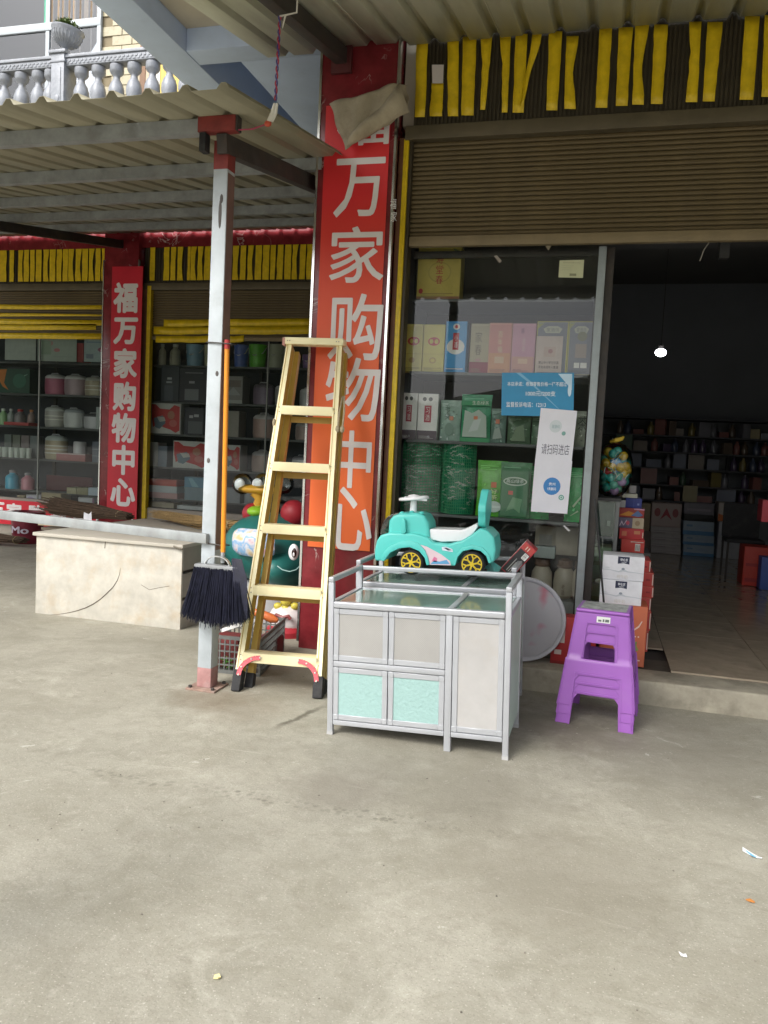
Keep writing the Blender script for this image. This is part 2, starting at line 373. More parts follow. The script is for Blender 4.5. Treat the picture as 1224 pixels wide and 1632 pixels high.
g.add([(-400, -400, 0), (400, -400, 0), (400, 400, 0), (-400, 400, 0)], [(0, 1, 2, 3)])
structure(g.build('ground', ground_mat()))

hl = MB(); n = 90; vs = []  # unseen hills added behind the camera to darken reflections in the windows
for i in range(n+1):
    x = -260+520*i/n; hgt = 10.8+2.0*sin(x*.031)+1.6*sin(x*.11+1)+random.uniform(-.7, .7)+9*min(1, max(0, (-x-24)/14))
    vs += [(x, -75+6*sin(x*.02), -.5), (x, -80+6*sin(x*.02), hgt*.7), (x, -88+6*sin(x*.02), hgt), (x, -140, hgt*.6)]
hl.add(vs, [(4*i+k, 4*i+4+k, 4*i+5+k, 4*i+1+k) for i in range(n) for k in range(3)])
structure(hl.build('reflection_hills', M('reflection_hill_dark', (.075, .085, .05), .9, 0, .5, .12)))
step_mat = M('step_concrete', (.36, .33, .26), .85, 0, .3, 5, .35, 22, dirt=.6, dcol=(.08, .07, .05))
g = MB().box(-1.44, 4.0, 4.85, 5.14, -.02, .14)
structure(g.build('shop_step', step_mat, bevel=.015, seg=3))
o = MB().box(-1.44, 4.0, 5.1425, 5.46, -.02, .128).build('door_sill', M('sill_dark', (.075, .068, .055), .7, 0, .4, 9, .3, 30, dirt=.5, dcol=(.16, .14, .11))); structure(o)

# ------------------------------------------------------------------ shop floor, walls and ceiling of the lit-from-outside shop
root = empty('shop_floor', (0, 0, 0), kind='structure')
MB().box(-1.44, 4.0, 5.463, 12.8, -.02, .12).build('floor_bed', dark_int, root)
tm = [M('floor_tile_%d' % i, c, .16, 0, .18, 5, dirt=.35, dcol=(.09, .07, .05), spec=.5) for i, c in enumerate([(.36, .30, .225), (.345, .285, .21), (.375, .315, .24)])]
tx0, ty0, ts = .48, 5.11, .6
tme = {}
for i in range(-1, 6):
    for j in range(0, 13):
        x, y = tx0+i*ts, ty0+j*ts
        d = ts-.005; y1 = d; x0 = 0; yy0 = 0
        if j == 0: yy0 = 0
        if i < 0:
            if j < 1: continue
        b = MB().box(0, d, 0, d, 0, .012 if j == 0 else .01)
        o = b.build('tile', tm[(i*7+j*3) % 3], root, (x, y, .1422 if j == 0 else .1415))
        if j == 0: o.scale = (1, .36/ts*1.0 if False else 1, 1)

walls = MB()
walls.box(-1.9, -1.4, 5.72, 12.9, 0, 4.3)        # party wall
walls.box(3.4, 3.6, 5.3, 12.9, 0, 4.3)
walls.box(-1.9, 3.6, 12.8, 13.0, 0, 4.3)
structure(walls.build('shop_wall', M('shop_plaster', (.17, .18, .19), .85, 0, .1, 1.5)))
cl = MB().box(-1.9, 3.6, 5.5, 13, 4.08, 4.25)
structure(cl.build('shop_ceiling', M('shop_ceiling_paint', (.12, .115, .1), .85, 0, .1, 1.5)))
bm_ = MB().box(-1.4, 3.4, 8.6, 8.9, 3.62, 4.08); structure(bm_.build('ceiling_beam', M('beam_paint', (.13, .125, .11), .85)))
# facade wall over the canopy and beside the opening
fwl = MB().box(-1.44, 4.0, 5.34, 5.5, 3.56, 5.1).box(2.6, 4.0, 5.34, 5.5, .14, 3.56)
structure(fwl.build('facade_wall', cream))

# ------------------------------------------------------------------ blue upper floor: slab on beams over the passage
slab = empty('upper_floor_slab', (0, 0, 4.4), 'pale blue concrete upper floor slab on beams above the metal canopies', 'concrete slab')
zb = 0
MB().box(-3.63, -3.33, 3.9, 9.05, 0, .5).build('beam', blue_paint, slab, bevel=.012)
MB().box(-3.327, -2.0, 5.79, 6.02, .002, .5).build('beam', blue_paint, slab, bevel=.012)
MB().box(-2.975, -2.0, 6.0225, 9.05, .004, .5).build('beam', blue_paint, slab, bevel=.012)
MB().box(-3.63, -2.0, 3.6, 3.897, 0, .5).build('beam', blue_paint, slab, bevel=.012)
MB().box(-3.63, 4.0, 3.6, 9.05, .503, .68).build('slab', blue_paint, slab)
MB().box(-3.325, -2.0, 3.9, 5.787, .17, .5).build('soffit', beige_soffit, slab)
MB().box(-1.997, 4.0, 3.6, 5.33, .3, .5).build('soffit', blue_paint, slab)

# ------------------------------------------------------------------ red pillar with its banner
def pillar(x0, x1, yf, depth, h, label, group, mat=red_marble):
    w = x1-x0
    r = empty('red_pillar', ((x0+x1)/2, yf, 0), label, 'pillar', group)
    MB().box(-w/2+.012, w/2-.012, 0, depth, 0, h).build('shaft', mat, r, bevel=.004)
    for s in (-1, 1): MB().box(s*(w/2-.006)-.008, s*(w/2-.006)+.008, -.008, .03, .05, h-.4).build('corner_trim', chrome, r)
    return r
PY = 5.2
pillar(-1.985, -1.44, PY, .55, 5.0, 'tall red marble pillar carrying the faded banner beside the ladder', 'red marble pillars')
YB = PY-.012
def banner(name, label, x0, x1, z0, z1, y, chars, off, mats, group, tmat):
    r = MB().box(x0, x1, y-.002, y+.004, z0, z1).build(name, mats); r['label'] = label; r['category'] = 'banner'; r['group'] = group
    for c, (a, b, cc, d) in chars:
        X0, X1, Z0, Z1 = pxbox((a, b, cc, d), y)
        mb = MB(); bold_text(mb, c, X0, X1, Z0, Z1, y-.004, off); mb.build('character', tmat, r, fix=False, smooth=False)
    return r
def fade_mat(key, top, bot, z0, z1):
    m = M(key, top, .45, 0, .08, 4, .03, 12); n = m.node_tree; L = n.links.new; b = n.nodes['Principled BSDF']
    tc = n.nodes.new('ShaderNodeTexCoord'); sx = n.nodes.new('ShaderNodeSeparateXYZ'); L(tc.outputs['Object'], sx.inputs[0])
    mr = n.nodes.new('ShaderNodeMapRange'); mr.inputs['From Min'].default_value = z0; mr.inputs['From Max'].default_value = z1; L(sx.outputs['Z'], mr.inputs['Value'])
    nz = n.nodes.new('ShaderNodeTexNoise'); nz.inputs['Scale'].default_value = 2; nz.inputs['Detail'].default_value = 6; L(tc.outputs['Object'], nz.inputs['Vector'])
    ad = n.nodes.new('ShaderNodeMath'); ad.operation = 'MULTIPLY_ADD'; ad.inputs[1].default_value = .3; L(nz.outputs['Fac'], ad.inputs[0]); L(mr.outputs[0], ad.inputs[2])
    sb = n.nodes.new('ShaderNodeMath'); sb.operation = 'SUBTRACT'; sb.inputs[1].default_value = .15; L(ad.outputs[0], sb.inputs[0])
    mx = n.nodes.new('ShaderNodeMix'); mx.data_type = 'RGBA'; mx.inputs['A'].default_value = (*bot, 1); mx.inputs['B'].default_value = (*top, 1)
    L(sb.outputs[0], mx.inputs['Factor']); L(mx.outputs['Result'], b.inputs['Base Color'])
    return m
chars_main = [('福', (538, 160, 622, 232)), ('万', (533, 252, 613, 346)), ('家', (526, 361, 613, 451)), ('购', (524, 468, 610, 574)), ('物', (519, 570, 606, 672)), ('中', (527, 686, 592, 778)), ('心', (516, 776, 594, 877))]
banner('shop_banner', 'tall faded red to orange banner with white characters on the near pillar behind the ladder', -1.93, -1.483, .72, 3.66, YB, chars_main, .013,
       fade_mat('banner_faded', (.64, .026, .03), (.80, .15, .035), 1.6, 3.1), 'red shop banners', M('banner_white', (.72, .68, .67), .5, var=.05))
# small torn red scraps of an older poster on the pillar edge
for i, (px, py, t) in enumerate([(627, 325, '福'), (628, 345, '家')]):
    p = aty(px, py, YB)
    mb = MB(); lay_text(mb, t, p.x-.02, p.x+.02, p.z-.035, p.z+.03, YB-.005); o = mb.build('sticker_scrap', M('banner_white', (.7, .7, .7)), None, fix=False, smooth=False)
    tag(o, ['torn white lettering scrap, upper of two by the banner edge', 'torn white lettering scrap, lower of two by the banner edge'][i], 'sticker', 'torn scraps by the banner')

# brown canvas scrap hanging over the banner top
def canvas():
    mb = MB(); n = 14
    a = [(527, 168), (650, 137), (655, 182), (553, 241)]
    P = [aty(x, y, YB-.03) for x, y in a]
    vs = []
    for j in range(n+1):
        for i in range(n+1):
            u, v = i/n, j/n
            p = (P[0]*(1-u)+P[1]*u)*(1-v)+(P[3]*(1-u)+P[2]*u)*v
            fold = .045*max(0, 1-abs((u*.9+v*.35)-.8)/.22)
            p = p+Vector((.008*sin(9*v+3*u), -.02-fold-.03*sin(3*u+1.5*v)**2-.01*sin(17*u+5*v), .010*sin(11*u+4*v)*(1 if j in (0, n) else .4)))
            vs.append(p)
    fs = [(j*(n+1)+i, j*(n+1)+i+1, (j+1)*(n+1)+i+1, (j+1)*(n+1)+i) for j in range(n) for i in range(n)]
    mb.add(vs, fs)
    # lower flap folded back up over the first layer
    Q = [aty(x, y, YB-.055) for x, y in [(575, 213), (641, 140), (656, 184), (556, 240)]]
    vs = []
    for j in range(9):
        for i in range(9):
            u, v = i/8, j/8
            p = (Q[0]*(1-u)+Q[1]*u)*(1-v)+(Q[3]*(1-u)+Q[2]*u)*v
            vs.append(p+Vector((0, -.05-.05*sin(pi*v)-.012*sin(9*u), .008*sin(7*u+3*v))))
    mb.add(vs, [(j*9+i, j*9+i+1, (j+1)*9+i+1, (j+1)*9+i) for j in range(8) for i in range(8)])
    o = mb.build('canvas_scrap', M('canvas', (.36, .31, .22), .9, 0, .2, 9, .3, 120, dirt=.4, dcol=(.16, .1, .05)), ang=80)
    so = o.modifiers.new('thickness', 'SOLIDIFY'); so.thickness = .004
    tag(o, 'dirty beige canvas scrap hanging over the top of the near banner', 'cloth')
canvas()

# ------------------------------------------------------------------ shutter of the near shop
X0S, X1S = -1.35, 2.4
hd = empty('shutter_header', (0, 5.29, 0), 'dark ribbed shutter housing with torn upright yellow tape strips above the open shop', 'shutter housing', 'taped shutter housings')
MB().box(X0S, X1S, 0, .04, 3.5, 4.1).build('backing', brown_metal, hd)
rb = MB()
x = X0S
while x < X1S:
    rb.box(x, x+.013, -.010, 0, 3.53, 4.09); x += .026
stuff(rb.build('rib', brown_metal, hd))
MB().box(X0S-.05, X1S, -.035, .045, 3.44, 3.53).build('rail', M('rail_olive', (.11, .09, .055), .45, .2, .2, 5, dirt=.3), hd, bevel=.006)
strips = [(303, 333, 298, 325, 107, 308, 0), (343, 374, 337, 370, 218, 306, 0), (384, 414, 384, 412, 100, 305, 0), (424, 460, 420, 452, 97, 304, 0), (471, 502, 470, 483, 95, 290, 1), (521, 550, 527, 541, 93, 297, 1), (562, 594, 555, 583, 90, 297, 0),
          (606, 632, 576, 583, 90, 285, 2), (650, 685, 643, 672, 83, 291, 0), (695, 728, 690, 720, 95, 289, 3), (782, 815, 772, 803, 74, 284, 0), (833, 870, 825, 855, 72, 279, 0), (876, 912, 868, 898, 66, 278, 3), (926, 962, 917, 947, 66, 274, 0),
          (1018, 1050, 1008, 1038, 58, 270, 1), (1066, 1106, 1052, 1083, 58, 267, 0), (1163, 1203, 1150, 1185, 44, 262, 0), (1216, 1252, 1205, 1237, 40, 258, 3), (1300, 1335, 1288, 1320, 30, 255, 0), (1350, 1388, 1340, 1372, 30, 252, 0)]
def C2(a, b): return (480+a/1.6454, b/1.6454)
for (a, b, c, d, t, e, k) in strips:
    tl, tr, bl, br = [aty(*C2(*q), 5.275) for q in ((a, t), (b, t), (c, e), (d, e))]
    n = 9; vs = []
    for j in range(n):
        v = j/(n-1); l = tl.lerp(bl, v); r = tr.lerp(br, v)
        w = r.x-l.x
        if k == 1: l.x += w*.22*sin(pi*v)**2*(1 if j % 2 else .6)
        if k == 3: r.x -= w*.33*sin(pi*v)**2; 
        if k == 2: l.x += .004*sin(9*v); r.x = l.x+w*(1-.35*v)
        yy = 5.275-.004-.004*sin(5*v+a)-(.012*v*v if k else 0)
        for q in (l, r): vs.append((q.x+random.uniform(-.002, .002), yy+random.uniform(-.0015, .0015)-5.29, q.z))
    o = MB().add(vs, [(2*i, 2*i+1, 2*i+3, 2*i+2) for i in range(n-1)]).build('tape_strip', yellow_tape, hd, fix=False)
    so = o.modifiers.new('thickness', 'SOLIDIFY'); so.thickness = .0012
w0 = [aty(*C2(*q), 5.27) for q in ((343, 170), (374, 170), (372, 219), (344, 219))]
MB().add([(p.x, 5.268-5.29, p.z) for p in w0], [(0, 1, 2, 3)]).build('paper_scrap', PM((.55, .5, .48)), hd)

sh = empty('roller_shutter', (0, 5.33, 0), 'half raised brown slatted roller shutter over the open shop door', 'roller shutter', 'roller shutters')
pitch = .0305; z = 2.835; i = 0
sl = None
while z < 3.44:
    if sl is None:
        mb = MB(); prof = [(0, 0), (-.006, .003), (-.0095, .010), (-.0095, .019), (-.006, .0255), (.003, .0275)]
        n = len(prof); vs = [(xx, y, zz) for xx in (X0S, X1S) for y, zz in prof]
        mb.add(vs, [(k, n+k, n+k+1, k+1) for k in range(n-1)])
        sl = mb.build('slat', shutter_brown, sh, (0, 0, z), ang=25)
    else: dup(sl, sh, (0, 0, z))
    z += pitch
MB().box(X0S, X1S, .004, .02, 2.8, 3.5).build('backing', brown_metal, sh)
MB().box(X0S, X1S, -.03, .02, 2.765, 2.832).build('bottom_rail', tan_rail, sh, bevel=.008)

jb = empty('door_jamb', (-1.395, 5.27, .0), 'brown and yellow steel shutter guide standing against the near pillar', 'shutter guide', 'shutter guides')
MB().box(-.043, -.012, 0, .14, .14, 3.46).build('guide', M('jamb_brown', (.16, .07, .04), .5, .1, .3, 8, dirt=.4), jb, bevel=.003)
MB().box(-.0115, .022, -.004, .12, .14, 3.45).build('taped_edge', yellow_tape, jb, bevel=.003)
MB().box(.0225, .045, .01, .12, .14, 3.44).build('channel', brown_metal, jb, bevel=.003)

# ------------------------------------------------------------------ near shop window
GY = 5.43
glass = sheet_glass('window_glass', (.92, .95, .93), 0, 0, .008)
win = empty('shop_window', (0, GY, 0), 'tall glazed display window of the near shop beside the open door', 'window', 'shop windows')
MB().add([(-1.345, 0, .18), (-.12, 0, .18), (-.12, 0, 2.8), (-1.345, 0, 2.8)], [(0, 1, 2, 3)]).build('pane', glass, win)
xm = -.095
MB().box(xm-.024, xm+.024, -.03, .03, .14, 2.77).build('mullion', M('mullion_grey', (.33, .37, .385), .5, .3, .12, 7, .05, 80, dirt=.35, dcol=(.15, .13, .1)), win, bevel=.003)
MB().box(xm+.0245, xm+.075, .0, .05, .14, 2.77).build('door_edge', dark_steel, win, bevel=.003)
MB().box(-1.345, xm-.025, -.02, .03, .14, .18).build('sill', galv, win, bevel=.003)
MB().box(-1.345, xm-.025, .005, .03, 2.72, 2.765).build('head_frame', dark_steel, win)

shelfz = [2.455, 1.962, 1.492, .985]
su = empty('display_shelf', (-.72, 5.75, 0), 'dark display shelving standing behind the near shop window glass', 'shelf')
for zz in shelfz:
    MB().box(-.62, .585, -.28, .22, zz-.02, zz).build('shelf', sheet_glass('shelf_glass', (.55, .68, .62), .08) if False else shelf_mat, su, bevel=.002)
MB().box(-.63, .60, .225, .25, .15, 4.05).build('back_panel', M('panel_brown', (.055, .05, .045), .7, 0, .2, 3), su)
MB().box(.59, .61, -.26, .22, .15, 2.75).build('side_panel', dark_steel, su)
PY5 = 5.5
def shelf_item(rect, row, Y=PY5):
    x0, x1, z0, z1 = pxbox(rect, Y); hgt = z1-z0
    return x0, x1, shelfz[row], shelfz[row]+hgt
GRP = 'boxes and bags in the near shop window'
YEL = (.62, .5, .12); GOLD = (.5, .34, .06); RED = (.5, .04, .05); GREY = (.24, .25, .29); WHITE = (.78, .77, .76)
def pbox(rect, row, d, col, label, spec, name='gift_box', cat='box', dy=0, group=GRP, mat=None):
    x0, x1, z0, z1 = shelf_item(rect, row)
    fine = [('r', .1, .03+.022*k, .1+random.uniform(.3, .8), .038+.022*k, tuple(round(x*.55, 2) for x in col)) for k in range(3)]+[('r', .02, .96, .98, .97, tuple(round(min(.8, x*1.35), 2) for x in col))]
    spec = (spec or [])+fine
    return carton(name, label, cat, x0+.003, x1-.003, PY5+dy, PY5+dy+d, z0+.001, z1, col, group, spec, mat=mat)
pbox((665, 388, 735, 472), 0, .14, YEL, 'yellow gift bag box with a red character column on the top shelf behind the glass', [('r', .0, 0, 1, .06, (.35, .16, .08)), ('e', .52, .52, .27, .2, (.5, .4, .1)), ('e', .52, .52, .24, .175, YEL), ('v', '寿堂春', .43, .28, .6, .86, RED), ('r', .12, .1, .85, .12, (.4, .3, .08)), ('e', .1, .16, .05, .05, RED), ('p', [(.8, .98), (1, .9), (1, .75), (.88, .84)], (.2, .25, .1))])
Y2 = (.62, .54, .16)
pbox((641, 511, 674, 587), 1, .1, Y2, 'yellow liquor box with red oval mark, beside the jamb on the second shelf', [('e', .55, .64, .3, .09, RED), ('e', .45, .64, .09, .05, YEL), ('e', .68, .64, .09, .05, YEL), ('e', .5, .24, .15, .06, (.45, .3, .1)), ('r', .05, .07, .9, .085, (.42, .33, .1)), ('r', 0, .37, 1, .378, (.45, .35, .1))])
pbox((674, 511, 709, 587), 1, .1, Y2, 'yellow liquor box with red oval mark, touching the blue box', [('e', .5, .64, .28, .09, RED), ('e', .38, .64, .09, .05, YEL), ('e', .62, .64, .09, .05, YEL), ('e', .48, .24, .16, .065, (.45, .3, .1)), ('e', .48, .24, .1, .04, YEL), ('r', .05, .07, .9, .085, (.42, .33, .1)), ('r', 0, .37, 1, .378, (.45, .35, .1))])
pbox((709, 506, 744, 588), 1, .1, (.05, .27, .6), 'bright blue liquor box with white bottle shape and red label', [('r', .02, .01, .98, .99, (.07, .33, .68)), ('e', .5, .5, .42, .15, WHITE), ('r', .1, .42, .9, .55, WHITE), ('r', .36, .44, .64, .77, RED), ('v', '小酒', .42, .47, .58, .74, WHITE), ('e', .5, .89, .16, .06, WHITE), ('e', .5, .89, .07, .035, RED), ('r', .1, .06, .9, .075, WHITE)])
pbox((749, 509, 780, 588), 1, .1, (.45, .4, .28), 'beige liquor box with a dark red foot and brushed characters', [('r', 0, 0, 1, .22, (.28, .04, .07)), ('v', '家春', .25, .34, .62, .85, (.15, .13, .1)), ('e', .45, .26, .16, .03, (.5, .3, .3))])
pbox((778, 508, 816, 589), 1, .1, (.6, .3, .26), 'salmon pink liquor box with pale gold marks', [('r', .04, .01, .96, .99, (.62, .27, .25)), ('r', .04, .01, .96, .4, (.64, .33, .2)), ('v', '百年福', .4, .4, .6, .84, (.75, .6, .45)), ('r', .3, .2, .7, .33, (.7, .5, .35))])
pbox((815, 509, 854, 590), 1, .1, (.6, .33, .42), 'mauve pink liquor box between the salmon box and a grey box', [('r', .04, .01, .96, .99, (.6, .32, .45)), ('r', .04, .01, .96, .34, (.62, .35, .32)), ('t', '喜', .36, .8, .52, .9, (.25, .1, .2)), ('v', '百年', .44, .42, .58, .7, (.7, .5, .55)), ('r', .3, .2, .7, .3, (.72, .5, .4))])
fan = [(.28, .78), (.72, .78), (.8, .86), (.65, .91), (.35, .91), (.2, .86)]
for rect, lab, extra in [((854, 505, 906, 590), 'grey liquor box with gold edges and fan mark behind a pale price card', []), ((905, 505, 946, 591), 'grey liquor box with gold edges, beside the window mullion, round stamp and two white tags', [('e', .55, .72, .2, .09, (.2, .2, .12)), ('r', .3, .32, .75, .58, (.34, .27, .24)), ('r', .28, .13, .5, .23, WHITE), ('r', .54, .13, .8, .23, WHITE)])]:
    pbox(rect, 1, .11, (.19, .2, .24), lab, [('r', 0, 0, 1, 1, (.5, .45, .12)), ('r', .03, .012, .955, .985, (.2, .21, .26)), ('p', fan, (.5, .5, .42)), ('t', '家酒坊', .3, .8, .7, .88, (.15, .16, .18)), ('p', [(.03, .985), (.26, .985), (.03, .86)], (.35, .35, .15))]+extra)
x0, x1, z0, z1 = pxbox((854, 532, 896, 593), 5.47)
carton('price_card', 'pale pink notice card with black lettering standing before a grey box', 'card', x0, x1, 5.474, 5.478, shelfz[1]+.001, shelfz[1]+z1-z0, (.6, .5, .47), None, [('r', .3, .45, .75, .72, (.55, .42, .38)), ('e', .55, .6, .09, .06, (.4, .2, .2)), ('t', '禁止中小学生饮酒', .12, .26, .88, .34, (.08, .06, .06), .01), ('t', '不向未成年人售酒', .12, .14, .88, .22, (.08, .06, .06), .01), ('r', .06, .03, .94, .045, (.2, .15, .15))], bevel=.0005)
for rect, lab in [((638, 624, 665, 698), 'white bottle box with red seal, beside the yellow jamb on the third shelf'), ((665, 625, 698, 699), 'white bottle box with red seal, next to the pale green tea bag')]:
    pbox(rect, 2, .09, WHITE, lab, [('r', 0, 0, 1, .2, (.12, .09, .11)), ('r', .33, .38, .68, .74, (.4, .05, .08)), ('v', '习酒', .4, .4, .61, .72, (.75, .7, .68)), ('e', .32, .88, .1, .045, (.1, .1, .1)), ('e', .62, .88, .1, .045, (.1, .1, .1)), ('p', [(.5, .05), (.58, .1), (.58, .03), (.66, .08)], (.4, .4, .45))])

def pouch(label, x0, x1, y, z0, z1, col, spec, group, thick=.05, rough=.25, name='tea_bag'):
    w, h = x1-x0, z1-z0; n, k = 8, 12; vs = []; fs = []
    for side in (-1, 1):
        b0 = len(vs)
        for j in range(k+1):
            for i in range(n+1):
                u, v = i/n, j/k
                bul = (sin(pi*u)**.5 if 0 < u < 1 else 0)*max(0, (1-((v-.38)/.52)**2)) if v < .9 else 0
                d = side*(thick*.5*bul+.001)+(.003*sin(23*u+9*v)+.003*sin(31*v-7*u) if 0 < i < n and 0 < j < k else 0)
                vs.append((w*(u-.5)*(1-.05*sin(pi*v)), d, h*v))
        for j in range(k):
            for i in range(n):
                a = b0+j*(n+1)+i; q = (a, a+1, a+n+2, a+n+1); fs.append(q if side < 0 else q[::-1])
    o = MB().add(vs, fs).build(name, M('pouch_%02x%02x%02x' % tuple(int(255*c) for c in col), col, rough, 0, .25, 16, .25, 40), None, ((x0+x1)/2, y, z0), ang=70)
    tag(o, label, 'tea bag', group)
    if spec: prints(o, w, h, spec, -thick*.55-.001)
    return o
TG = 'tea bags behind the near shop glass'
def leafy(col):
    out = []
    for k in range(16):
        u, v, a, l = random.uniform(.12, .88), random.uniform(.06, .7), random.uniform(0, 6.3), random.uniform(.05, .13); f = random.choice([.45, .6, 1.6, 2.1])
        c = tuple(round(min(.75, x*f+(.05 if f > 1 else 0)), 2) for x in col)
        out.append(('p', [(u, v), (u+l*cos(a+.5)*.6, v+l*.5*sin(a+.5)), (u+l*1.2*cos(a), v+l*.7*sin(a)), (u+l*cos(a-.5)*.6, v+l*.5*sin(a-.5))], c))
    for k in range(3): out.append(('r', .12, .9-.03*k, .12+random.uniform(.25, .7), .91-.03*k, tuple(round(min(.8, x*1.8+.1), 2) for x in col)))
    return out
def tea(rect, row, col, lab, spec, dy=.06, thick=.05):
    spec = leafy(col)+list(spec)
    x0, x1, z0, z1 = shelf_item(rect, row); return pouch(lab, x0+.002, x1-.002, PY5+dy, z0+.002, z1, col, spec, TG, thick)
tea((698, 636, 733, 702), 2, (.3, .42, .36), 'pale green tea bag with brushed characters, next to the white bottle boxes', [('v', '毛尖', .28, .5, .5, .9, (.06, .12, .08)), ('r', .5, .5, .68, .6, (.6, .25, .15)), ('e', .5, .28, .2, .16, (.18, .27, .22))])
tea((732, 625, 782, 702), 2, (.05, .3, .15), 'tall dark green tea pouch with a silver window and white lettering', [('r', .02, .76, .98, .86, (.04, .28, .12)), ('t', '生态绿茶', .38, .78, .92, .86, (.75, .8, .7)), ('p', [(.1, .1), (.9, .1), (.85, .55), (.6, .68), (.4, .6), (.15, .66)], (.42, .5, .44)), ('p', [(.3, .2), (.6, .25), (.7, .5), (.45, .45)], (.55, .6, .58)), ('r', .45, .47, .58, .54, (.65, .2, .1)), ('r', .03, 0, .97, .08, (.05, .33, .13))])
tea((780, 648, 806, 704), 2, (.16, .25, .21), 'narrow grey green tea bag with a torn paper tag', [('r', .35, .55, .6, .68, (.6, .2, .12)), ('p', [(.2, .1), (.8, .15), (.6, .45), (.3, .4)], (.32, .38, .34))])
tea((806, 660, 845, 705), 2, (.1, .17, .1), 'dark olive tea bag half behind the blue notice', [('p', [(.2, .1), (.8, .1), (.7, .7), (.4, .6)], (.15, .22, .13))], .08)
tea((845, 658, 866, 705), 2, (.14, .23, .15), 'small dark green tea bag half hidden by the white posters', [], .09)
tea((914, 650, 946, 708), 2, (.36, .4, .32), 'pale sage tea bag with black brushed character by the mullion', [('t', '茶', .2, .45, .65, .85, (.1, .12, .1)), ('r', .7, .3, .82, .36, (.3, .2, .15))])
GB = (.1, .42, .03)
tea((757, 738, 806, 828), 3, GB, 'bright lime green tea bag with a white pot picture', [('r', .5, .52, .68, .62, (.6, .15, .05)), ('v', '好茶', .48, .3, .72, .5, (.7, .75, .4)), ('e', .62, .18, .26, .1, (.5, .6, .55)), ('r', .4, .16, .85, .2, (.65, .75, .7))])
tea((795, 738, 846, 828), 3, (.09, .26, .12), 'dark green tea bag with a white title frame and red dot', [('p', [(.08, .04), (.92, .04), (.92, .9), (.08, .9)], (.07, .2, .1)), ('e', .5, .66, .38, .08, (.5, .58, .5)), ('e', .5, .66, .34, .055, (.08, .16, .09)), ('t', '高山绿茶', .22, .63, .78, .7, (.75, .8, .75)), ('r', .3, .42, .45, .49, (.65, .15, .12)), ('p', [(.25, .12), (.5, .18), (.7, .1), (.75, .35), (.45, .38)], (.2, .38, .22))], .03)
tea((838, 742, 876, 828), 3, (.03, .38, .09), 'plain vivid green tea bag beside the poster edge', [('p', [(.1, .3), (.5, .35), (.55, .38), (.1, .36)], (.3, .6, .35))], .1)
tea((900, 742, 944, 830), 3, (.03, .4, .1), 'vivid green tea bag between the posters and mullion', [('p', [(.3, .3), (.6, .5), (.65, .48), (.35, .27)], (.4, .65, .4)), ('p', [(.2, .1), (.5, .22), (.55, .2)], (.4, .65, .4))], .05)

def mesh_roll(px0, px1, ztop, label, wrapcol):
    x0 = aty(px0, 760, 5.62).x; x1 = aty(px1, 760, 5.62).x; r = (x1-x0)/2; zb_ = .988
    root = empty('wire_mesh_roll', ((x0+x1)/2, 5.505+r, zb_), label, 'wire roll', 'rolls of green wire mesh'); h = ztop-zb_
    MB().lathe([(r*.86, 0), (r*.88, h*.5), (r*.86, h-.01)], 24).build('wrapped_core', M('core_%d' % px0, wrapcol, .22, 0, .5, 11, .4, 25, dirt=.3, dcol=(.02, .1, .05)), root)
    wm = MB(); nv = 46
    for k in range(nv):
        a = 2*pi*k/nv; wm.beam((r*cos(a), r*sin(a), 0), (r*cos(a), r*sin(a), h), .0032, .0032, (cos(a), sin(a), 0))
    z = .004
    while z < h:
        rad = r*random.uniform(.985, 1.01); ring = [(rad*cos(2*pi*k/24), rad*sin(2*pi*k/24), z+.003*sin(k)) for k in range(25)]
        wm.tube(ring, .0026, 4, cap=False); z += .021
    stuff(wm.build('wire_mesh', M('green_wire', (.03, .3, .13), .35), root, fix=False))
    # loose clear wrap pulled into level creases
    wr = MB()
    for k in range(70):
        zz = h*random.uniform(.05, .97); a0 = -pi/2+random.uniform(-1.2, .9); l = random.uniform(.15, .6); sl_ = random.uniform(-.02, .03); wz_ = random.uniform(.004, .011)
        n = 6; vs = []
        for i in range(n+1):
            a = a0+l*i/n; rr__ = r*1.012+.002*sin(3*i+k); z_ = zz+sl_*i/n+.004*sin(2.3*i+k)
            t_ = wz_*sin(pi*(i+.15)/(n+.3)); vs += [(rr__*cos(a), rr__*sin(a), min(h, max(0, z_-t_/2))), (rr__*1.006*cos(a), rr__*1.006*sin(a), min(h, max(0, z_+t_/2)))]
        wr.add(vs, [(2*i, 2*i+2, 2*i+3, 2*i+1) for i in range(n)])
    stuff(wr.build('plastic_wrap', M('cloudy_wrap', (.34, .43, .37), .2, 0, .4, 30), root, fix=False))
mesh_roll(640, 705, aty(672, 702, 5.62).z, 'silvery wrapped roll of green wire mesh next to the yellow jamb', (.22, .27, .22))
mesh_roll(706, 757, aty(730, 704, 5.62).z, 'bright green roll of wire mesh next to the lime tea bag', (.02, .24, .13))

# jars and cartons on the floor behind the glass
for i, (px, lab) in enumerate([(862, 'beige stoneware jar with brown cloth lid, nearest the basin'), (898, 'beige stoneware jar with brown cloth lid, between two others behind the glass'), (926, 'beige stoneware jar with brown cloth lid, beside the window mullion')]):
    p = aty(px, 940, 5.72); r = .075
    root = empty('stoneware_jar', (p.x, 5.72, .44), lab, 'jar', 'stoneware jars behind the window glass')
    MB().lathe([(.05, 0), (r*.95, .02), (r, .1), (r*.92, .17), (.045, .21)], 24).build('body', M('stoneware', (.46, .41, .32), .4, 0, .12, 8), root)
    MB().lathe([(.05, .21), (.056, .225), (.05, .24), (.052, .26), (.02, .275)], 20).build('lid', M('brown_cloth', (.16, .1, .07), .8, 0, .3, 20, .3, 60), root)
    prints(root, .1, .12, [('v', '老酒', .38, .2, .6, .9, (.15, .1, .08))], -r-.004, 'label_print')
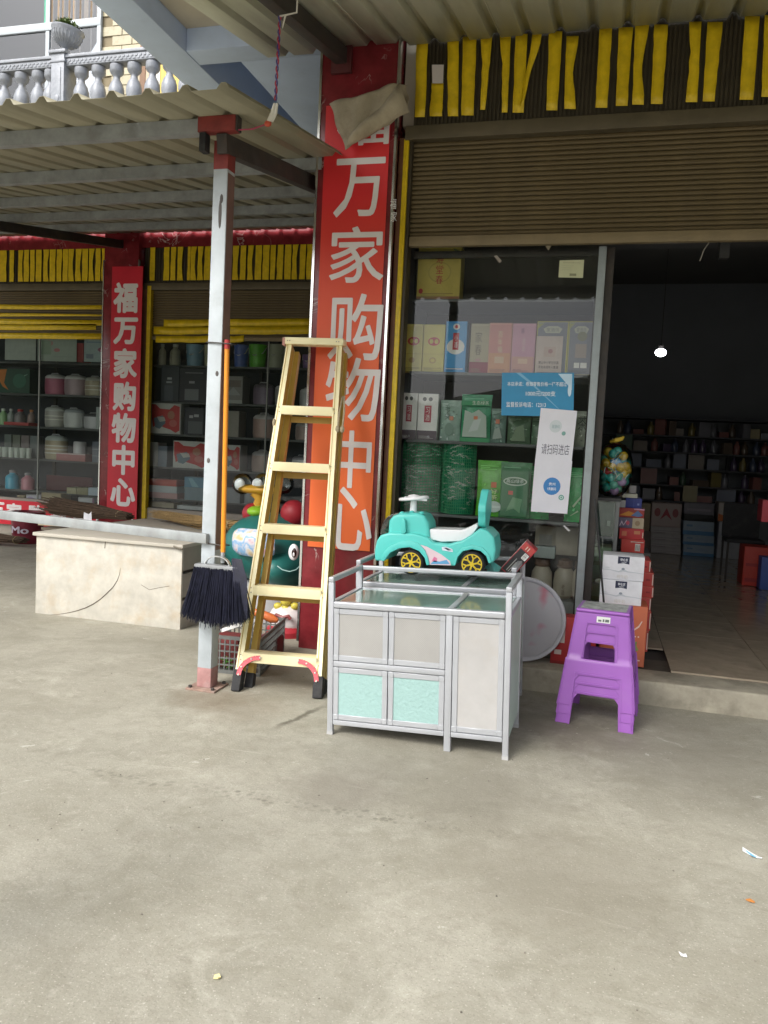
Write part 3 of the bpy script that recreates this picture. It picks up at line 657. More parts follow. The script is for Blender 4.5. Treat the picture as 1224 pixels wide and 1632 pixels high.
carton('display_plinth', 'low pale grey plinth carrying the stoneware jars behind glass', 'plinth', -.5, -.13, 5.55, 5.92, .16, .44, (.3, .31, .29))
carton('storage_box', 'flat cream carton leaning behind the jars under the lowest shelf', 'box', -.44, -.14, 5.86, 5.95, .72, .92, (.4, .36, .28), None, [('r', .1, .1, .4, .7, (.3, .29, .26))])
carton('storage_box', 'dark crate standing under the shelf behind the toy car', 'box', -1.05, -.55, 5.6, 5.9, .16, .8, (.05, .045, .045))
carton('house_model', 'small grey paper house standing on the cream carton ledge', 'paper model', -.42, -.28, 5.6, 5.7, .72, .80, (.3, .34, .32))

# notices stuck on the glass
def notice(label, px, Y, mat, spec, name='notice', thick=.0015, cat='notice', group=None):
    tl, tr, br, bl = [aty(x, y, Y) for x, y in px]
    o0 = tl.copy(); o = MB()
    vs = [(p.x-bl.x, 0, p.z-bl.z) for p in (bl, br, tr, tl)]
    o.add(vs+[(v[0], thick, v[2]) for v in vs], [(0, 1, 2, 3), (7, 6, 5, 4), (0, 4, 5, 1), (1, 5, 6, 2), (2, 6, 7, 3), (3, 7, 4, 0)])
    ob = o.build(name, mat, None, (bl.x, Y, bl.z), smooth=False); tag(ob, label, cat, group)
    ex = br-bl; ez = tl-bl
    if spec:
        f = lambda a, b, d: (ex.x*(a+.5)+ez.x*b, d, ex.z*(a+.5)+ez.z*b)
        prints(ob, 1, 1, spec, 0, f=f)
    return ob
NB = (.03, .27, .5)
notice('bright blue cigarette price notice with white lettering on the near window', [(800, 594), (915, 594), (914, 664), (799, 662)], GY-.008, M('notice_blue', (.02, .25, .47), .3, 0, .12, 5),
       [('p', [(.2, 1), (.42, .72), (.8, .16), (.82, .14), (.42, .78), (.26, 1)], (.2, .45, .65)), ('p', [(.78, .98), (.97, .98), (.97, .6), (.9, .75)], (.5, .68, .8)), ('e', .94, .6, .025, .14, (.6, .75, .85)),
        ('t', '本店承诺：卷烟零售价格一律不超过', .08, .69, .9, .79, (.85, .9, .93), .004), ('t', '1000元/200支', .34, .46, .75, .58, (.85, .9, .93), .006), ('t', '监督投诉电话：12313', .07, .2, .62, .32, (.85, .9, .93), .004)])
paper = M('white_paper', (.76, .76, .82), .7, 0, .05, 6, .1, 25)
PG = 'white paper posters on the near window'
notice('white poster reading scan to enter, upper of two on the window', [(862, 650), (920, 655), (911, 736), (853, 733)], GY-.0115, paper, [('t', '请扫码进店', .14, .12, .9, .32, (.1, .1, .14)), ('e', .46, .66, .17, .12, (.62, .67, .7)), ('t', '健康码', .36, .62, .57, .69, (.25, .4, .42)), ('e', .7, .53, .055, .04, (.2, .4, .36))], group=PG)
notice('white poster with a blue disc, lower of two on the window', [(853, 731), (912, 735), (904, 819), (846, 815)], GY-.010, paper, [('e', .52, .5, .235, .165, (.05, .23, .55)), ('t', '贵州', .43, .51, .61, .57, (.8, .85, .9), .01), ('t', '健康码', .4, .42, .64, .48, (.8, .85, .9), .01), ('e', .8, .3, .075, .05, (.12, .36, .3)), ('e', .8, .3, .045, .03, (.7, .75, .75)), ('e', .8, .3, .025, .018, (.12, .36, .3))], group=PG)
notice('small pale yellow certificate stuck high on the near window glass', [(892, 415), (931, 414), (929, 443), (890, 442)], GY-.008, PM((.55, .56, .36)), [('t', '烟草专卖零售许可证', .15, .84, .85, .92, (.3, .3, .2)), ('r', .12, .68, .6, .7, (.42, .43, .3)), ('r', .12, .56, .5, .58, (.42, .43, .3)), ('r', .12, .44, .55, .46, (.42, .43, .3)), ('r', .45, .1, .72, .24, (.25, .26, .16))])
notice('torn tape scrap dangling from the shutter rail above the window', [(869, 384), (884, 384), (874, 399), (869, 392)], GY-.02, M('canvas', (.3, .26, .2)), [], 'tape_scrap', cat='tape')
notice('loose crooked paper sliver on the dark upper window', [(787, 408), (792, 407), (800, 416), (796, 419)], GY-.008, PM((.4, .35, .3)), [], 'tape_scrap', cat='tape')
notice('crooked pale tape sliver on the lower window near the jars', [(897, 838), (900, 837), (909, 846), (906, 847)], GY-.008, PM((.5, .5, .5)), [], 'tape_scrap', cat='tape')

# ------------------------------------------------------------------ corrugated canopies
def corrugated(root, xs, y0, y1, zf, per=.2, rib=.05, hh=.03, name='roof_sheet', mat=sheet_metal):
    """sheets side by side, each a few ribs wide; zf(y) is the underside height"""
    for a, b in xs:
        mb = MB(); prof = []
        x = a
        while x < b-1e-6:
            e = min(x+per, b)
            prof += [(x, 0), (e-rib-.022, 0), (e-rib, hh), (e-.027, hh), (e-.005, 0)]
            x += per
        prof.append((b, 0))
        n = len(prof); vs = []
        ny = 4
        for j in range(ny+1):
            y = y0+(y1-y0)*j/ny
            vs += [(px+random.uniform(-.001, .001), y, zf(y)+pz+random.uniform(-.0015, .0015)) for px, pz in prof]
        fs = [(j*n+i, j*n+i+1, (j+1)*n+i+1, (j+1)*n+i) for j in range(ny) for i in range(n-1)]
        o = mb.add(vs, fs).build(name, mat, root, fix=False, ang=10)
        so = o.modifiers.new('thickness', 'SOLIDIFY'); so.thickness = .0016; so.offset = 1
zl = lambda y: 3.15+.17*(y-4.1)
ca = empty('metal_canopy', (0, 0, 0), 'corrugated sheet canopy on galvanised purlins in front of the farther shop windows', 'canopy', 'corrugated metal canopies')
corrugated(ca, [(-9.8+.8*i, -9.8+.8*i+.8) for i in range(10)], 3.55, 9.36, zl)
sl_l = math.atan(.17)
for i, y in enumerate([4.06, 5.22, 6.3, 7.3, 8.28]):
    xe = -1.95 if i else -2.2
    mb = MB(); d = .06
    for q in (('web',),):
        mb.box(-9.8, xe, y-.025, y-.022, zl(y)-.085, zl(y)-.006)
        mb.box(-9.8, xe, y-.0215, y+.025, zl(y)-.085, zl(y)-.082)
        mb.box(-9.8, xe, y-.0215, y+.02, zl(y)-.010, zl(y)-.007)
        mb.box(-9.8, xe, y+.022, y+.025, zl(y)-.0815, zl(y)-.065)
    mb.build('purlin', galv, ca)
def rafter(root, x, y0, y1, zf, w=.06, h=.1, drop=.09, mat=dark_steel, name='rafter'):
    return MB().beam((x, y0, zf(y0)-drop-h/2), (x, y1, zf(y1)-drop-h/2), w, h, (1, 0, 0)).build(name, mat, root, bevel=.003)
rafter(ca, -2.085, 4.03, 9.36, zl)
rafter(ca, -6.2, 3.9, 9.38, zl)
# red primed bracket over the post
p0 = aty(335, 195, 4.03); p1 = aty(391, 195, 4.03)
MB().box(-2.215, -1.995, 4.0, 4.06, zl(4.03)-.085, zl(4.03)-.005).build('red_bracket', primer_red, ca, bevel=.003)
MB().box(-1.9945, -1.985, 4.003, 4.057, zl(4.03)-.083, zl(4.03)-.007).build('bracket_end', dark_steel, ca)
MB().box(-2.2, -2.165, 3.995, 4.05, zl(4.03)-.185, zl(4.03)-.09).build('tube_end', black_rubber, ca)

zr = lambda y: 4.03+.2*(y-5.2)
cb = empty('metal_canopy', (0, 0, 0), 'corrugated sheet canopy sloping over the open shop front above the taped housing', 'canopy', 'corrugated metal canopies')
corrugated(cb, [(-2.4+.8*i, -2.4+.8*i+.8) for i in range(8)], 1.25, 5.272, zr, per=.2, rib=.05, mat=sheet_green)
for y in (4.1, 2.9, 1.6):
    MB().box(-2.38, 4.0, y-.025, y+.025, zr(y)-.075, zr(y)-.008).build('purlin', galv, cb) if y < 3 else None
rafter(cb, -1.83, 1.3, 5.17, zr, .075, .1, .012)
rafter(cb, 3.2, 1.3, 5.17, zr, .075, .1, .012)
MB().box(-1.90, -1.76, 5.16, 5.188, zr(5.17)-.17, zr(5.17)-.0).build('wall_plate', M('plate_maroon', (.09, .02, .022), .5, 0, .2), cb, bevel=.003)
for x in (-1.83, 3.2):
    MB().box(x-.045, x+.045, 1.3, 1.39, 0, zr(1.35)-.115).build('front_post', galv, cb)

# ------------------------------------------------------------------ steel post, tie bar, broom
po = empty('steel_post', (-2.105, 4.11, 0), 'bare galvanised steel post with red primed foot and top beside the yellow ladder', 'post')
def col(z0, z1, mat, name, w=.085, d=.09, g=0):
    MB().box(-w/2-g, w/2+g, -d/2-g, d/2+g, z0, z1).build(name, mat, po, bevel=.006)
col(.012, .125, M('faded_primer', (.36, .19, .18), .65, 0, .25, 18, .05, 70, dirt=.5, dcol=(.35, .35, .34)), 'primed_foot', g=.0008)
col(.123, 2.88, galv_light, 'shaft')
MB().box(.0434, .0442, -.04, .04, .8, 2.86).build('side_plate', M('rust_brown_side', (.2, .12, .1), .6, .1, .3, 6, dirt=.4), po)  # thin rust-brown plate, darker than the shaft, over one side
col(2.878, 3.03, primer_red, 'primed_top', g=.001)
MB().box(-.09, .09, -.09, .09, 0, .0115).build('base_plate', M('base_rust', (.3, .2, .16), .75, .1, .3, 20, .1, 60, dirt=.6, dcol=(.3, .29, .27)), po, bevel=.002)
for sx in (-1, 1):
    for sy in (-1, 1): MB().lathe([(.012, .0115), (.012, .022), (.005, .026)], 6, (sx*.07, sy*.07, 0)).build('bolt', dark_steel, po)
# weld scars and dents on the shaft
for z, l, xx in ((2.72, .05, .012), (2.64, .16, .006), (1.78, .03, .02), (1.3, .03, -.015)):
    MB().ell((xx, -.0455, z), (.010, .0025, l/2), 8, 6).build('weld_scar', M('weld_dark', (.1, .09, .085), .7, .1, .3), po)

bar0 = Vector((-2.1, 4.045, .865)); bl = atz(0, 820, .885); dirb = (bl-bar0); bar1 = bar0+dirb*1.75
tb = empty('tie_bar', bar0, 'long galvanised steel bar wired to the post and running across the stone bench', 'steel bar')
MB().beam((0, 0, 0), bar1-bar0, .014, .062, (0, 0, 1)).build('flat_leg', galv, tb) if False else None
MB().beam((.0, 0, 0), bar1-bar0, .055, .03, (0, 0, 1)).build('bar_tube', galv, tb, bevel=.003)
MB().box(bar1.x-bar0.x-.03, bar1.x-bar0.x+.03, bar1.y-bar0.y+.02, bar1.y-bar0.y+.08, -.865, .3).build('end_post', galv, tb)
def wire_loop(z, name_label):
    pts = [Vector((-2.105+.05*cos(a)*1.0, 4.11+.053*sin(a), z+.004*sin(3*a))) for a in [2*pi*k/14 for k in range(15)]]
    pts = [Vector((-2.152, 4.058, z+.005)), Vector((-2.056, 4.056, z)), Vector((-2.0, 4.05, z-.004)), Vector((-1.985, 4.085, z-.002)), Vector((-2.03, 4.12, z)), Vector((-2.055, 4.16, z)), Vector((-2.152, 4.16, z+.004)), Vector((-2.155, 4.06, z+.003))]
    o = MB().tube(pts, .0035, 5).build('binding_wire', dark_steel); tag(o, name_label, 'wire', 'wires binding the broom to the post')
wire_loop(1.945, 'thin dark wire binding the tip of the orange broom handle to the post')
wire_loop(.835, 'thin dark wire twisted round the post just above the broom head')

br = empty('push_broom', (-2.02, 4.03, .6), 'orange handled broom with navy black bristles hanging against the steel post', 'broom')
P = lambda v: (v[0]+2.02, v[1]-4.03, v[2]-.6)
ht = aty(362, 552, 4.07); hb = aty(355.5, 880, 4.045)
MB().tube([P(ht), P(hb)], .0135, 14).build('handle', M('orange_wood', (.75, .27, .02), .3, 0, .15, 5, dirt=.2, dcol=(.3, .12, .02), aniso=(1, 1, .2)), br)
MB().tube([P(ht+Vector((0, 0, -.015))), P(ht+Vector((0, 0, .035)))], .0155, 14).build('end_cap', PM((.35, .03, .03), .4), br)
hz = aty(346, 903, 4.0).z
MB().tube([P(hb+Vector((0, 0, .02))), P(hb-Vector((0, 0, .06)))], .012, 12).build('socket', galv, br)
pts = [P(Vector((-2.02+.075*cos(a)-.0, 4.02, hz+.055*sin(a)))) for a in [pi*k/12 for k in range(13)]]
mbk = MB()
for k in range(12): mbk.beam(pts[k], pts[k+1], .022, .006, (0, 1, 0))
mbk.build('bracket', M('zinc', (.6, .62, .63), .3, .8, .1), br)
xl = aty(312, 905, 4.0).x; xr = aty(385, 905, 4.0).x
MB().box(xl+2.02, xr+2.02, -.05, .005, hz-.6-.02, hz-.6+.008).build('head_block', M('broom_block', (.28, .29, .3), .5, .3, .2), br, bevel=.004)
bm = MB()
for k in range(1700):
    u = random.random(); d = random.random()
    top = Vector((xl+2.02+(xr-xl)*u, -.055+.06*d, hz-.6-.01+random.uniform(-.004, .004)))
    sp = (u-.5)*.085+random.gauss(0, .009); L_ = random.gauss(.295, .016)*(1-.12*abs(u-.5)*2)
    end = top+Vector((sp, (d-.6)*.10+random.gauss(0, .006), -L_)); mid = top.lerp(end, .45)+Vector((-sp*.12, 0, 0))
    bm.tube([top, mid, end], [.0019, .0022, .0015], 4, cap=False)
stuff(bm.build('bristles', M('navy_bristle', (.012, .013, .028), .6, 0, .5, 30, spec=.3), br, fix=False))
ys = MB()
for k in range(150):                                   # strands thrown over the head at the handle side
    a = random.random(); x = aty(372+16*a, 895, 4.0).x
    s0 = P(Vector((x-.01, 4.0, hz+.045+random.uniform(-.01, .01)))); s1 = P(Vector((x+.02+.02*a, 3.965, hz-.04))); s2 = P(Vector((x+.04*a+.015, 3.96, hz-.24+random.uniform(-.05, .05))))
    ys.tube([s0, s1, s2], .0026, 4, cap=False)
stuff(ys.build('loose_strands', _M['navy_bristle'], br, fix=False))

# ------------------------------------------------------------------ stone clad bench with twig bundles
bn = empty('stone_bench', (-3.585, 5.3, 0), 'low cream marble clad bench with a cracked front beside the steel post', 'bench')
def cream_marble():
    m = M('cream_marble', (.52, .495, .435), .38, 0, .2, 7, .12, 18, dirt=.7, dcol=(.47, .36, .23)); return m
w2 = .632
MB().box(-w2, .31, 0, .022, 0, .615).build('front_slab', cream_marble(), bn, bevel=.003)
MB().box(.3125, w2, .001, .022, 0, .615).build('front_slab', cream_marble(), bn, bevel=.003) if False else None
bn.children[0].data  # single front slab keeps its crack as thin relief
for o in list(bn.children): bpy.data.objects.remove(o)
MB().box(-w2, w2, 0, .022, 0, .612).build('front_slab', cream_marble(), bn, bevel=.003)
ck = MB()
arc = [(192, 905), (190.5, 915), (187, 925), (180, 936), (170, 946), (160, 955), (149, 962.5), (137, 968.5), (124, 973), (110, 976.5), (94, 979), (78, 980)]
ck.tube([aty(x, y, 5.299)-Vector((-3.585, 5.3, 0)) for x, y in arc], [.001, .002, .003, .0036, .0042, .0038, .0044, .004, .0036, .003, .002, .001], 4)
ck.tube([aty(x, y, 5.299)-Vector((-3.585, 5.3, 0)) for x, y in [(168, 862), (167.5, 868), (167, 874)]], .0035, 4)
ck.tube([aty(x, y, 5.299)-Vector((-3.585, 5.3, 0)) for x, y in [(225, 932), (238, 940), (252, 937), (270, 934)]], .0016, 4)
ck.build('crack', M('crack_dark', (.16, .14, .11), .9), bn)
MB().box(-w2-.02, w2+.015, -.022, 1.55, .6135, .64).build('top_slab', M('bench_top', (.48, .45, .39), .45, 0, .12, 3, .05, 20, dirt=.35, dcol=(.3, .26, .2)), bn, bevel=.004)
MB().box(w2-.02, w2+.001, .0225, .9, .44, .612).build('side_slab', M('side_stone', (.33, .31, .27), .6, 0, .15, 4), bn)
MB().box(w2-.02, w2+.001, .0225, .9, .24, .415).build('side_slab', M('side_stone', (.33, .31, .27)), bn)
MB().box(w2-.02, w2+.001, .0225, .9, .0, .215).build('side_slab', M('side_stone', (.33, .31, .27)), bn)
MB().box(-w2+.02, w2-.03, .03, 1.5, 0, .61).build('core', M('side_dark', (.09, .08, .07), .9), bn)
MB().box(-w2, -w2+.02, .0225, 1.5, 0, .61).build('end_slab', cream_marble(), bn)
MB().tube([(w2-.06, -.02, .625), (w2-.03, -.026, .615), (w2+.015, -.022, .61)], .008, 5).build('chipped_edge', M('crack_dark', (.16, .14, .11)), bn)

def twigs(name, label, cat, p0, p1, n, r, tw, mat, spread0=.3, spread1=1., sag=.02, group=None):
    p0 = Vector(p0); p1 = Vector(p1); d = p1-p0; mb = MB()
    side = d.cross(Vector((0, 0, 1))).normalized(); up = Vector((0, 0, 1))
    for k in range(n):
        a = random.uniform(0, 2*pi); q = random.random()**.5
        o0 = (side*cos(a)+up*sin(a)*.55)*r*spread0*q; a += random.gauss(0, .35); o1 = (side*cos(a)+up*sin(a)*.5)*r*spread1*q
        s, e = random.uniform(0, .25), random.uniform(.75, 1.05)
        A = p0+d*s+o0.lerp(o1, s); B = p0+d*e+o0.lerp(o1, e); m_ = (A+B)/2+Vector((0, 0, random.gauss(0, .012)-sag*.3))+side*random.gauss(0, .012)
        mb.tube([A-p0, m_-p0, B-p0], [tw, tw*.85, tw*.4], 4, cap=False)
    root = empty(name, p0, label, cat, group)
    stuff(mb.build('twig', mat, root, fix=False))
    mid = p0+d*.12
    ring = [mid-p0+(side*cos(t)+up*sin(t)*.6)*(r*spread0*1.05+.004) for t in [2*pi*k/12 for k in range(13)]]
    MB().tube(ring, .006, 5).build('tie', M('tie_straw', (.35, .27, .15), .8), root)
    return root
straw = M('straw', (.30, .20, .085), .85, 0, .35, 40); darktw = M('dark_twig', (.085, .055, .035), .85, 0, .45, 40)
twigs('twig_broom', 'long pale straw broom lying across the rear of the stone bench', 'twig broom', (-2.75, 5.95, .735), (-4.05, 6.75, .70), 260, .11, .004, straw, .55, .75, group='twig brooms on the stone bench')
MB_ = twigs('twig_broom', 'dark brown twig bundle with a tied end heaped before the red sill banner', 'twig broom', (-4.30, 6.72, .66), (-5.35, 6.9, .70), 420, .17, .006, darktw, .35, 1., group='twig brooms on the stone bench')
p = aty(139, 823, 6.6); o = MB().add([(0, 0, 0), (.09, 0, .01), (.085, 0, .1), (.05, .01, .07), (.01, -.01, .09)], [(0, 1, 2, 3, 4)]).build('paper_scrap', paper, None, p-Vector((.04, 0, .05))); tag(o, 'torn white paper scrap caught on the dark twig bundle', 'paper')
# the trestle the dark bundle lies on
tr = empty('low_table', (-4.9, 6.85, 0), 'low worn board table under the dark twig bundle behind the stone bench', 'table')
MB().box(-.3, .62, -.25, .25, .48, .505).build('top', M('worn_board', (.16, .13, .1), .8, 0, .3, 5), tr)
for sx in (-.2, .57):
    for sy in (-.2, .2): MB().box(sx-.02, sx+.02, sy-.02, sy+.02, 0, .48).build('leg', dark_steel, tr)
for i, (px, py, l) in enumerate([(75, 840, 'pair of pale wooden slats lying on the low table edge')]):
    q = atz(88, 838, .51); o = MB().box(-.16, .16, -.03, .03, 0, .015).build('wood_slat', PM((.5, .42, .28)), None, q); o.rotation_euler = (0, 0, .2); tag(o, l, 'slat')
twigs('twig_broom', 'small heap of dark twigs on the ground next to the red bucket', 'twig broom', (-6.75, 8.3, .09), (-7.9, 8.35, .09), 160, .13, .006, darktw, .5, 1., group='twig brooms on the stone bench')

bp = atz(42, 865); bw = (aty(61, 840, bp.y).x-aty(19, 840, bp.y).x)/2
bk = empty('plastic_bucket', (bp.x, bp.y+.02, 0), 'dark red plastic oil bucket with pale lettering by the far window', 'bucket')
bh = aty(40, 815, bp.y).z
MB().lathe([(bw*.88, 0), (bw*.9, .02), (bw, bh-.05), (bw*1.06, bh-.045), (bw*1.07, bh), (bw*.95, bh), (bw*.93, bh-.02), (.001, bh-.02)], 28).build('body', M('bucket_red', (.16, .015, .03), .4, 0, .12, 8), bk)
mb = MB()
bold_text(mb, 'Mo', 0, 1, 0, 1, 0, .025)
x0 = aty(34, 843, bp.y).x-bp.x; x1 = aty(59, 843, bp.y).x-bp.x; z0 = aty(40, 848, bp.y).z; z1 = aty(40, 837, bp.y).z
vs = []
for v in mb.v:
    a = (x0+(x1-x0)*v[0])/bw; vs.append((bw*1.0*sin(a), -bw*1.0*cos(a)-.014, z0+(z1-z0)*v[2]))
mb.v = vs; mb.build('lettering', PM((.55, .5, .58)), bk, fix=False, smooth=False)

# ------------------------------------------------------------------ the farther shop
FY = 9.4
fs_ = MB()
fs_.box(-12, -2.2, FY+.05, FY+.3, 4.12, 5.2)
structure(fs_.build('far_shop_wall', cream))
lin = empty('red_lintel', (-6, FY, 0), 'dark red marble lintel band over the farther shop windows', 'lintel')
for i in range(12): MB().box(-6+.8*i-.0, -6+.8*i+.797, 0, .06, 3.87, 4.115).build('panel', red_marble, lin, (.0, 0, 0)) if False else MB().box(-6.0+.8*i, -6.0+.8*i+.797, .0, .06, 3.87, 4.115).build('panel', red_marble, lin)
pillar(-6.46, -5.93, FY-.08, .6, 4.1, 'red marble pillar between the two farther shop windows', 'red marble pillars')
chars_far = [('福', (181, 450, 220, 499)), ('万', (181, 506, 220, 549)), ('家', (181, 555, 219, 603)), ('购', (180, 608, 217, 655)), ('物', (178, 658, 217, 706)), ('中', (179, 709, 215, 757)), ('心', (176, 762, 216, 807))]
YF = FY-.095
q = [aty(x, y, YF) for x, y in ((178, 425), (228, 425), (171, 824))]
banner('shop_banner', 'tall bright red banner with bold white characters on the farther pillar', q[0].x+.01, q[1].x, q[2].z, q[0].z, YF, chars_far, .04,
       M('banner_red', (.58, .016, .035), .4, 0, .1, 3), 'red shop banners', M('banner_white', (.7, .7, .7)))
# horizontal banner along the far sill
q0 = aty(0, 800, FY-.02); q1 = aty(130, 830, FY-.02)
sb = MB().box(-8.95, -6.47, FY-.03, FY-.026, .13, .47).build('sill_banner', _M['banner_red']); tag(sb, 'horizontal red banner with white characters along the foot of the far window', 'banner', 'red shop banners')
for c, px in (('福', -62), ('万', -18), ('家', 10), ('购', 45), ('物', 80), ('中', 117), ('心', 152)):
    X = aty(px+(0 if px < 0 else 0), 815, FY-.03).x; mb = MB(); bold_text(mb, c, X, X+.26, .20, .43, FY-.031, .04); mb.build('character', M('banner_white', (.7, .7, .7)), sb, fix=False, smooth=False)

bays = [(-10.5, -6.49), (-5.9, -2.3)]
tape_px = [[(0, 11, 395, 453), (16, 23, 396, 453), (30, 38, 396, 453), (39, 47, 396, 453), (49, 56, 396, 453), (58, 67, 396, 453), (70, 79, 396, 453), (80, 89, 396, 453), (91, 99, 396, 453), (101, 109, 396, 453), (110, 119, 396, 453), (121, 131, 396, 453), (132, 141, 396, 453), (143, 151, 396, 453), (153, 161, 396, 453), (163, 172, 396, 453)],
           [(240, 248, 397, 454), (262, 271, 396, 454), (273, 281, 396, 454), (284, 293, 396, 454), (300, 304, 400, 454), (305, 314, 396, 454), (316, 325, 396, 454), (327, 336, 396, 454), (372, 382, 395, 454), (384, 393, 395, 454), (396, 405, 395, 454), (408, 418, 395, 454), (420, 430, 395, 454), (432, 440, 395, 454), (443, 452, 395, 454), (455, 465, 395, 454), (467, 476, 395, 454), (479, 488, 395, 454), (490, 500, 395, 454)]]
hlab = ['dark shutter housing with close upright yellow strips over the window with red sill banner', 'dark shutter housing with upright yellow strips over the window behind the steel post']
slab2 = ['raised brown shutter with long level yellow tapes above the red sill banner window', 'raised brown shutter with level yellow tapes above the window behind the steel post']
htape = [[(0, 482, 172, 489, -6, 486, 490), (0, 493, 172, 501, 0, 501, 501), (0, 505, 172, 514, 0, 510, 516), (0, 517, 152, 524, 0, 0, 0), (0, 529, 172, 536, 0, 531, 538)],
         [(260, 509, 345, 519, 0, 0, 0), (244, 520, 345, 530, 0, 0, 0), (247, 535, 345, 543, 0, 0, 0), (366, 508, 502, 517, 0, 0, 0), (366, 519, 502, 530, 0, 0, 0), (366, 535, 388, 543, 0, 0, 0)]]
FG = sheet_glass('far_glass', (.86, .91, .89), 0, 0, .015)
for bi, (xa, xb) in enumerate(bays):
    r = empty('shutter_header', ((xa+xb)/2, FY, 0), hlab[bi], 'shutter housing', 'taped shutter housings'); cx = (xa+xb)/2
    MB().box(xa-cx, xb-cx, .02, .06, 3.42, 3.868).build('backing', brown_metal, r)
    ribs = MB(); x = xa
    while x < xb: ribs.box(x-cx, x-cx+.02, .008, .02, 3.44, 3.86); x += .04
    stuff(ribs.build('rib', brown_metal, r))
    MB().box(xa-cx, xb-cx, -.02, .06, 3.33, 3.418).build('rail', M('rail_olive', (.11, .09, .055)), r, bevel=.004)
    for a, b, t, e in tape_px[bi]:
        A = aty(a, t, FY); B = aty(b, e, FY); n = 6; x0, x1 = A.x, aty(b, t, FY).x; k = random.choice([0, 0, 0, 1])
        vs = []
        for j in range(n):
            v = j/(n-1); w = (x1-x0)*(1-(.25*sin(pi*v) if k else 0)); vs += [(x0-cx+random.uniform(-.004, .004), -.003-.006*random.random(), 3.87-.42*v), (x0+w-cx+random.uniform(-.004, .004), -.003-.006*random.random(), 3.87-.42*v)]
        MB().add(vs, [(2*i, 2*i+1, 2*i+3, 2*i+2) for i in range(n-1)]).build('tape_strip', yellow_tape, r, fix=False)
    r = empty('roller_shutter', (cx, FY, 0), slab2[bi], 'roller shutter', 'roller shutters')
    first = None
    z = 2.74
    while z < 3.33:
        if first is None: first = MB().box(xa-cx, xb-cx, .03, .05, 0, .026).build('slat', shutter_brown, r, (0, 0, z), bevel=.006)
        else: dup(first, r, (0, 0, z))
        z += .031
    MB().box(xa-cx, xb-cx, .052, .06, 2.74, 3.4).build('backing', brown_metal, r)
    MB().box(xa-cx, xb-cx, .02, .055, 2.70, 2.738).build('bottom_rail', tan_rail, r)
    for a, t, b, e, s, t2, e2 in htape[bi]:
        ym = (t+e)/2; A = aty(a, t, FY); B = aty(b, t2 if t2 else t-1, FY); Z0 = aty(a, e+2.5, FY).z; Z1 = aty(b, (e2 if e2 else e-1)+2.5, FY).z
        xl_ = xa if a == 0 else A.x
        n = 8; vs = []
        for i in range(n):
            u = i/(n-1); x = xl_+(B.x-xl_)*u-cx; sg = -.012*sin(pi*u)*random.random()
            vs += [(x, .018, A.z+(B.z-A.z)*u+sg), (x, .018, Z0+(Z1-Z0)*u+sg)]
        o = MB().add(vs, [(2*i, 2*i+2, 2*i+3, 2*i+1) for i in range(n-1)]).build('tape_strip', yellow_tape, r, fix=False)
        so = o.modifiers.new('thickness', 'SOLIDIFY'); so.thickness = .002
    # window with panes, display shelving behind
    r = empty('shop_window', (cx, FY+.06, 0), ['wide display window with the red banner along its foot', 'wide display window behind the steel post and the ladder'][bi], 'window', 'shop windows')
    cuts = ([xa, aty(57, 660, FY).x, aty(57, 660, FY).x+2.05][:2]+[xb]) if bi == 0 else [xa, xa+1.75, xb]
    for i in range(len(cuts)-1):
        MB().add([(cuts[i]-cx+.003, 0, .5), (cuts[i+1]-cx-.003, 0, .5), (cuts[i+1]-cx-.003, 0, 2.74), (cuts[i]-cx+.003, 0, 2.74)], [(0, 1, 2, 3)]).build('pane', FG, r)
        if i: MB().box(cuts[i]-cx-.008, cuts[i]-cx+.008, -.006, .012, .5, 2.74).build('mullion', M('window_seal', (.2, .22, .2), .5), r)
    MB().box(xa-cx, xb-cx, -.04, .1, .0, .5).build('sill_wall', M('sill_stone', (.3, .27, .23), .6, 0, .2, 3, dirt=.3), r)
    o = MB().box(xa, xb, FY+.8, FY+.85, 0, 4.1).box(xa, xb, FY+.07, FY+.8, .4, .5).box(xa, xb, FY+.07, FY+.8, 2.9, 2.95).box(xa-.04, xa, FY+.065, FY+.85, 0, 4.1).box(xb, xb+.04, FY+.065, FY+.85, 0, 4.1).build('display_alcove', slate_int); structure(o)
j2 = empty('door_jamb', (-5.87, FY-.02, 0), 'brown and yellow steel shutter guide beside the farther pillar', 'shutter guide', 'shutter guides')
MB().box(-.055, .03, 0, .08, .1, 3.4).build('guide', M('jamb_brown', (.16, .07, .04)), j2)
MB().box(.031, .085, -.004, .07, .1, 3.38).build('taped_edge', yellow_tape, j2)

# shelves and goods of the farther windows
SY = FY+.28
rowsA = [aty(90, y, SY).z for y in (578, 629, 681, 733, 784, 805)]
rowsB = [aty(300, y, SY).z for y in (583, 641, 693, 746, 796, 822)]
for rows, (xa, xb), lab in ((rowsA, bays[0], 'black display rack behind the window with the red sill banner'), (rowsB, bays[1], 'black display rack behind the window beside the ladder')):
    r = empty('display_rack', ((xa+xb)/2, SY+.1, 0), lab, 'shelf'); w = (xb-xa)/2-.02
    for z in rows: MB().box(-w, w, -.14, .36, z-.025, z).build('shelf', shelf_mat, r)
    for px in ((57, 132) if xa < -8 else (292, 393)):
        x = aty(px, 660, SY).x-(xa+xb)/2; MB().box(x-.02, x+.02, .30, .34, .5, 2.7).build('upright', dark_steel, r)
def far_rect(rect, rows, row):
    x0, x1, z0, z1 = pxbox(rect, SY); return x0, x1, rows[row]+.001, rows[row]+(z1-z0)
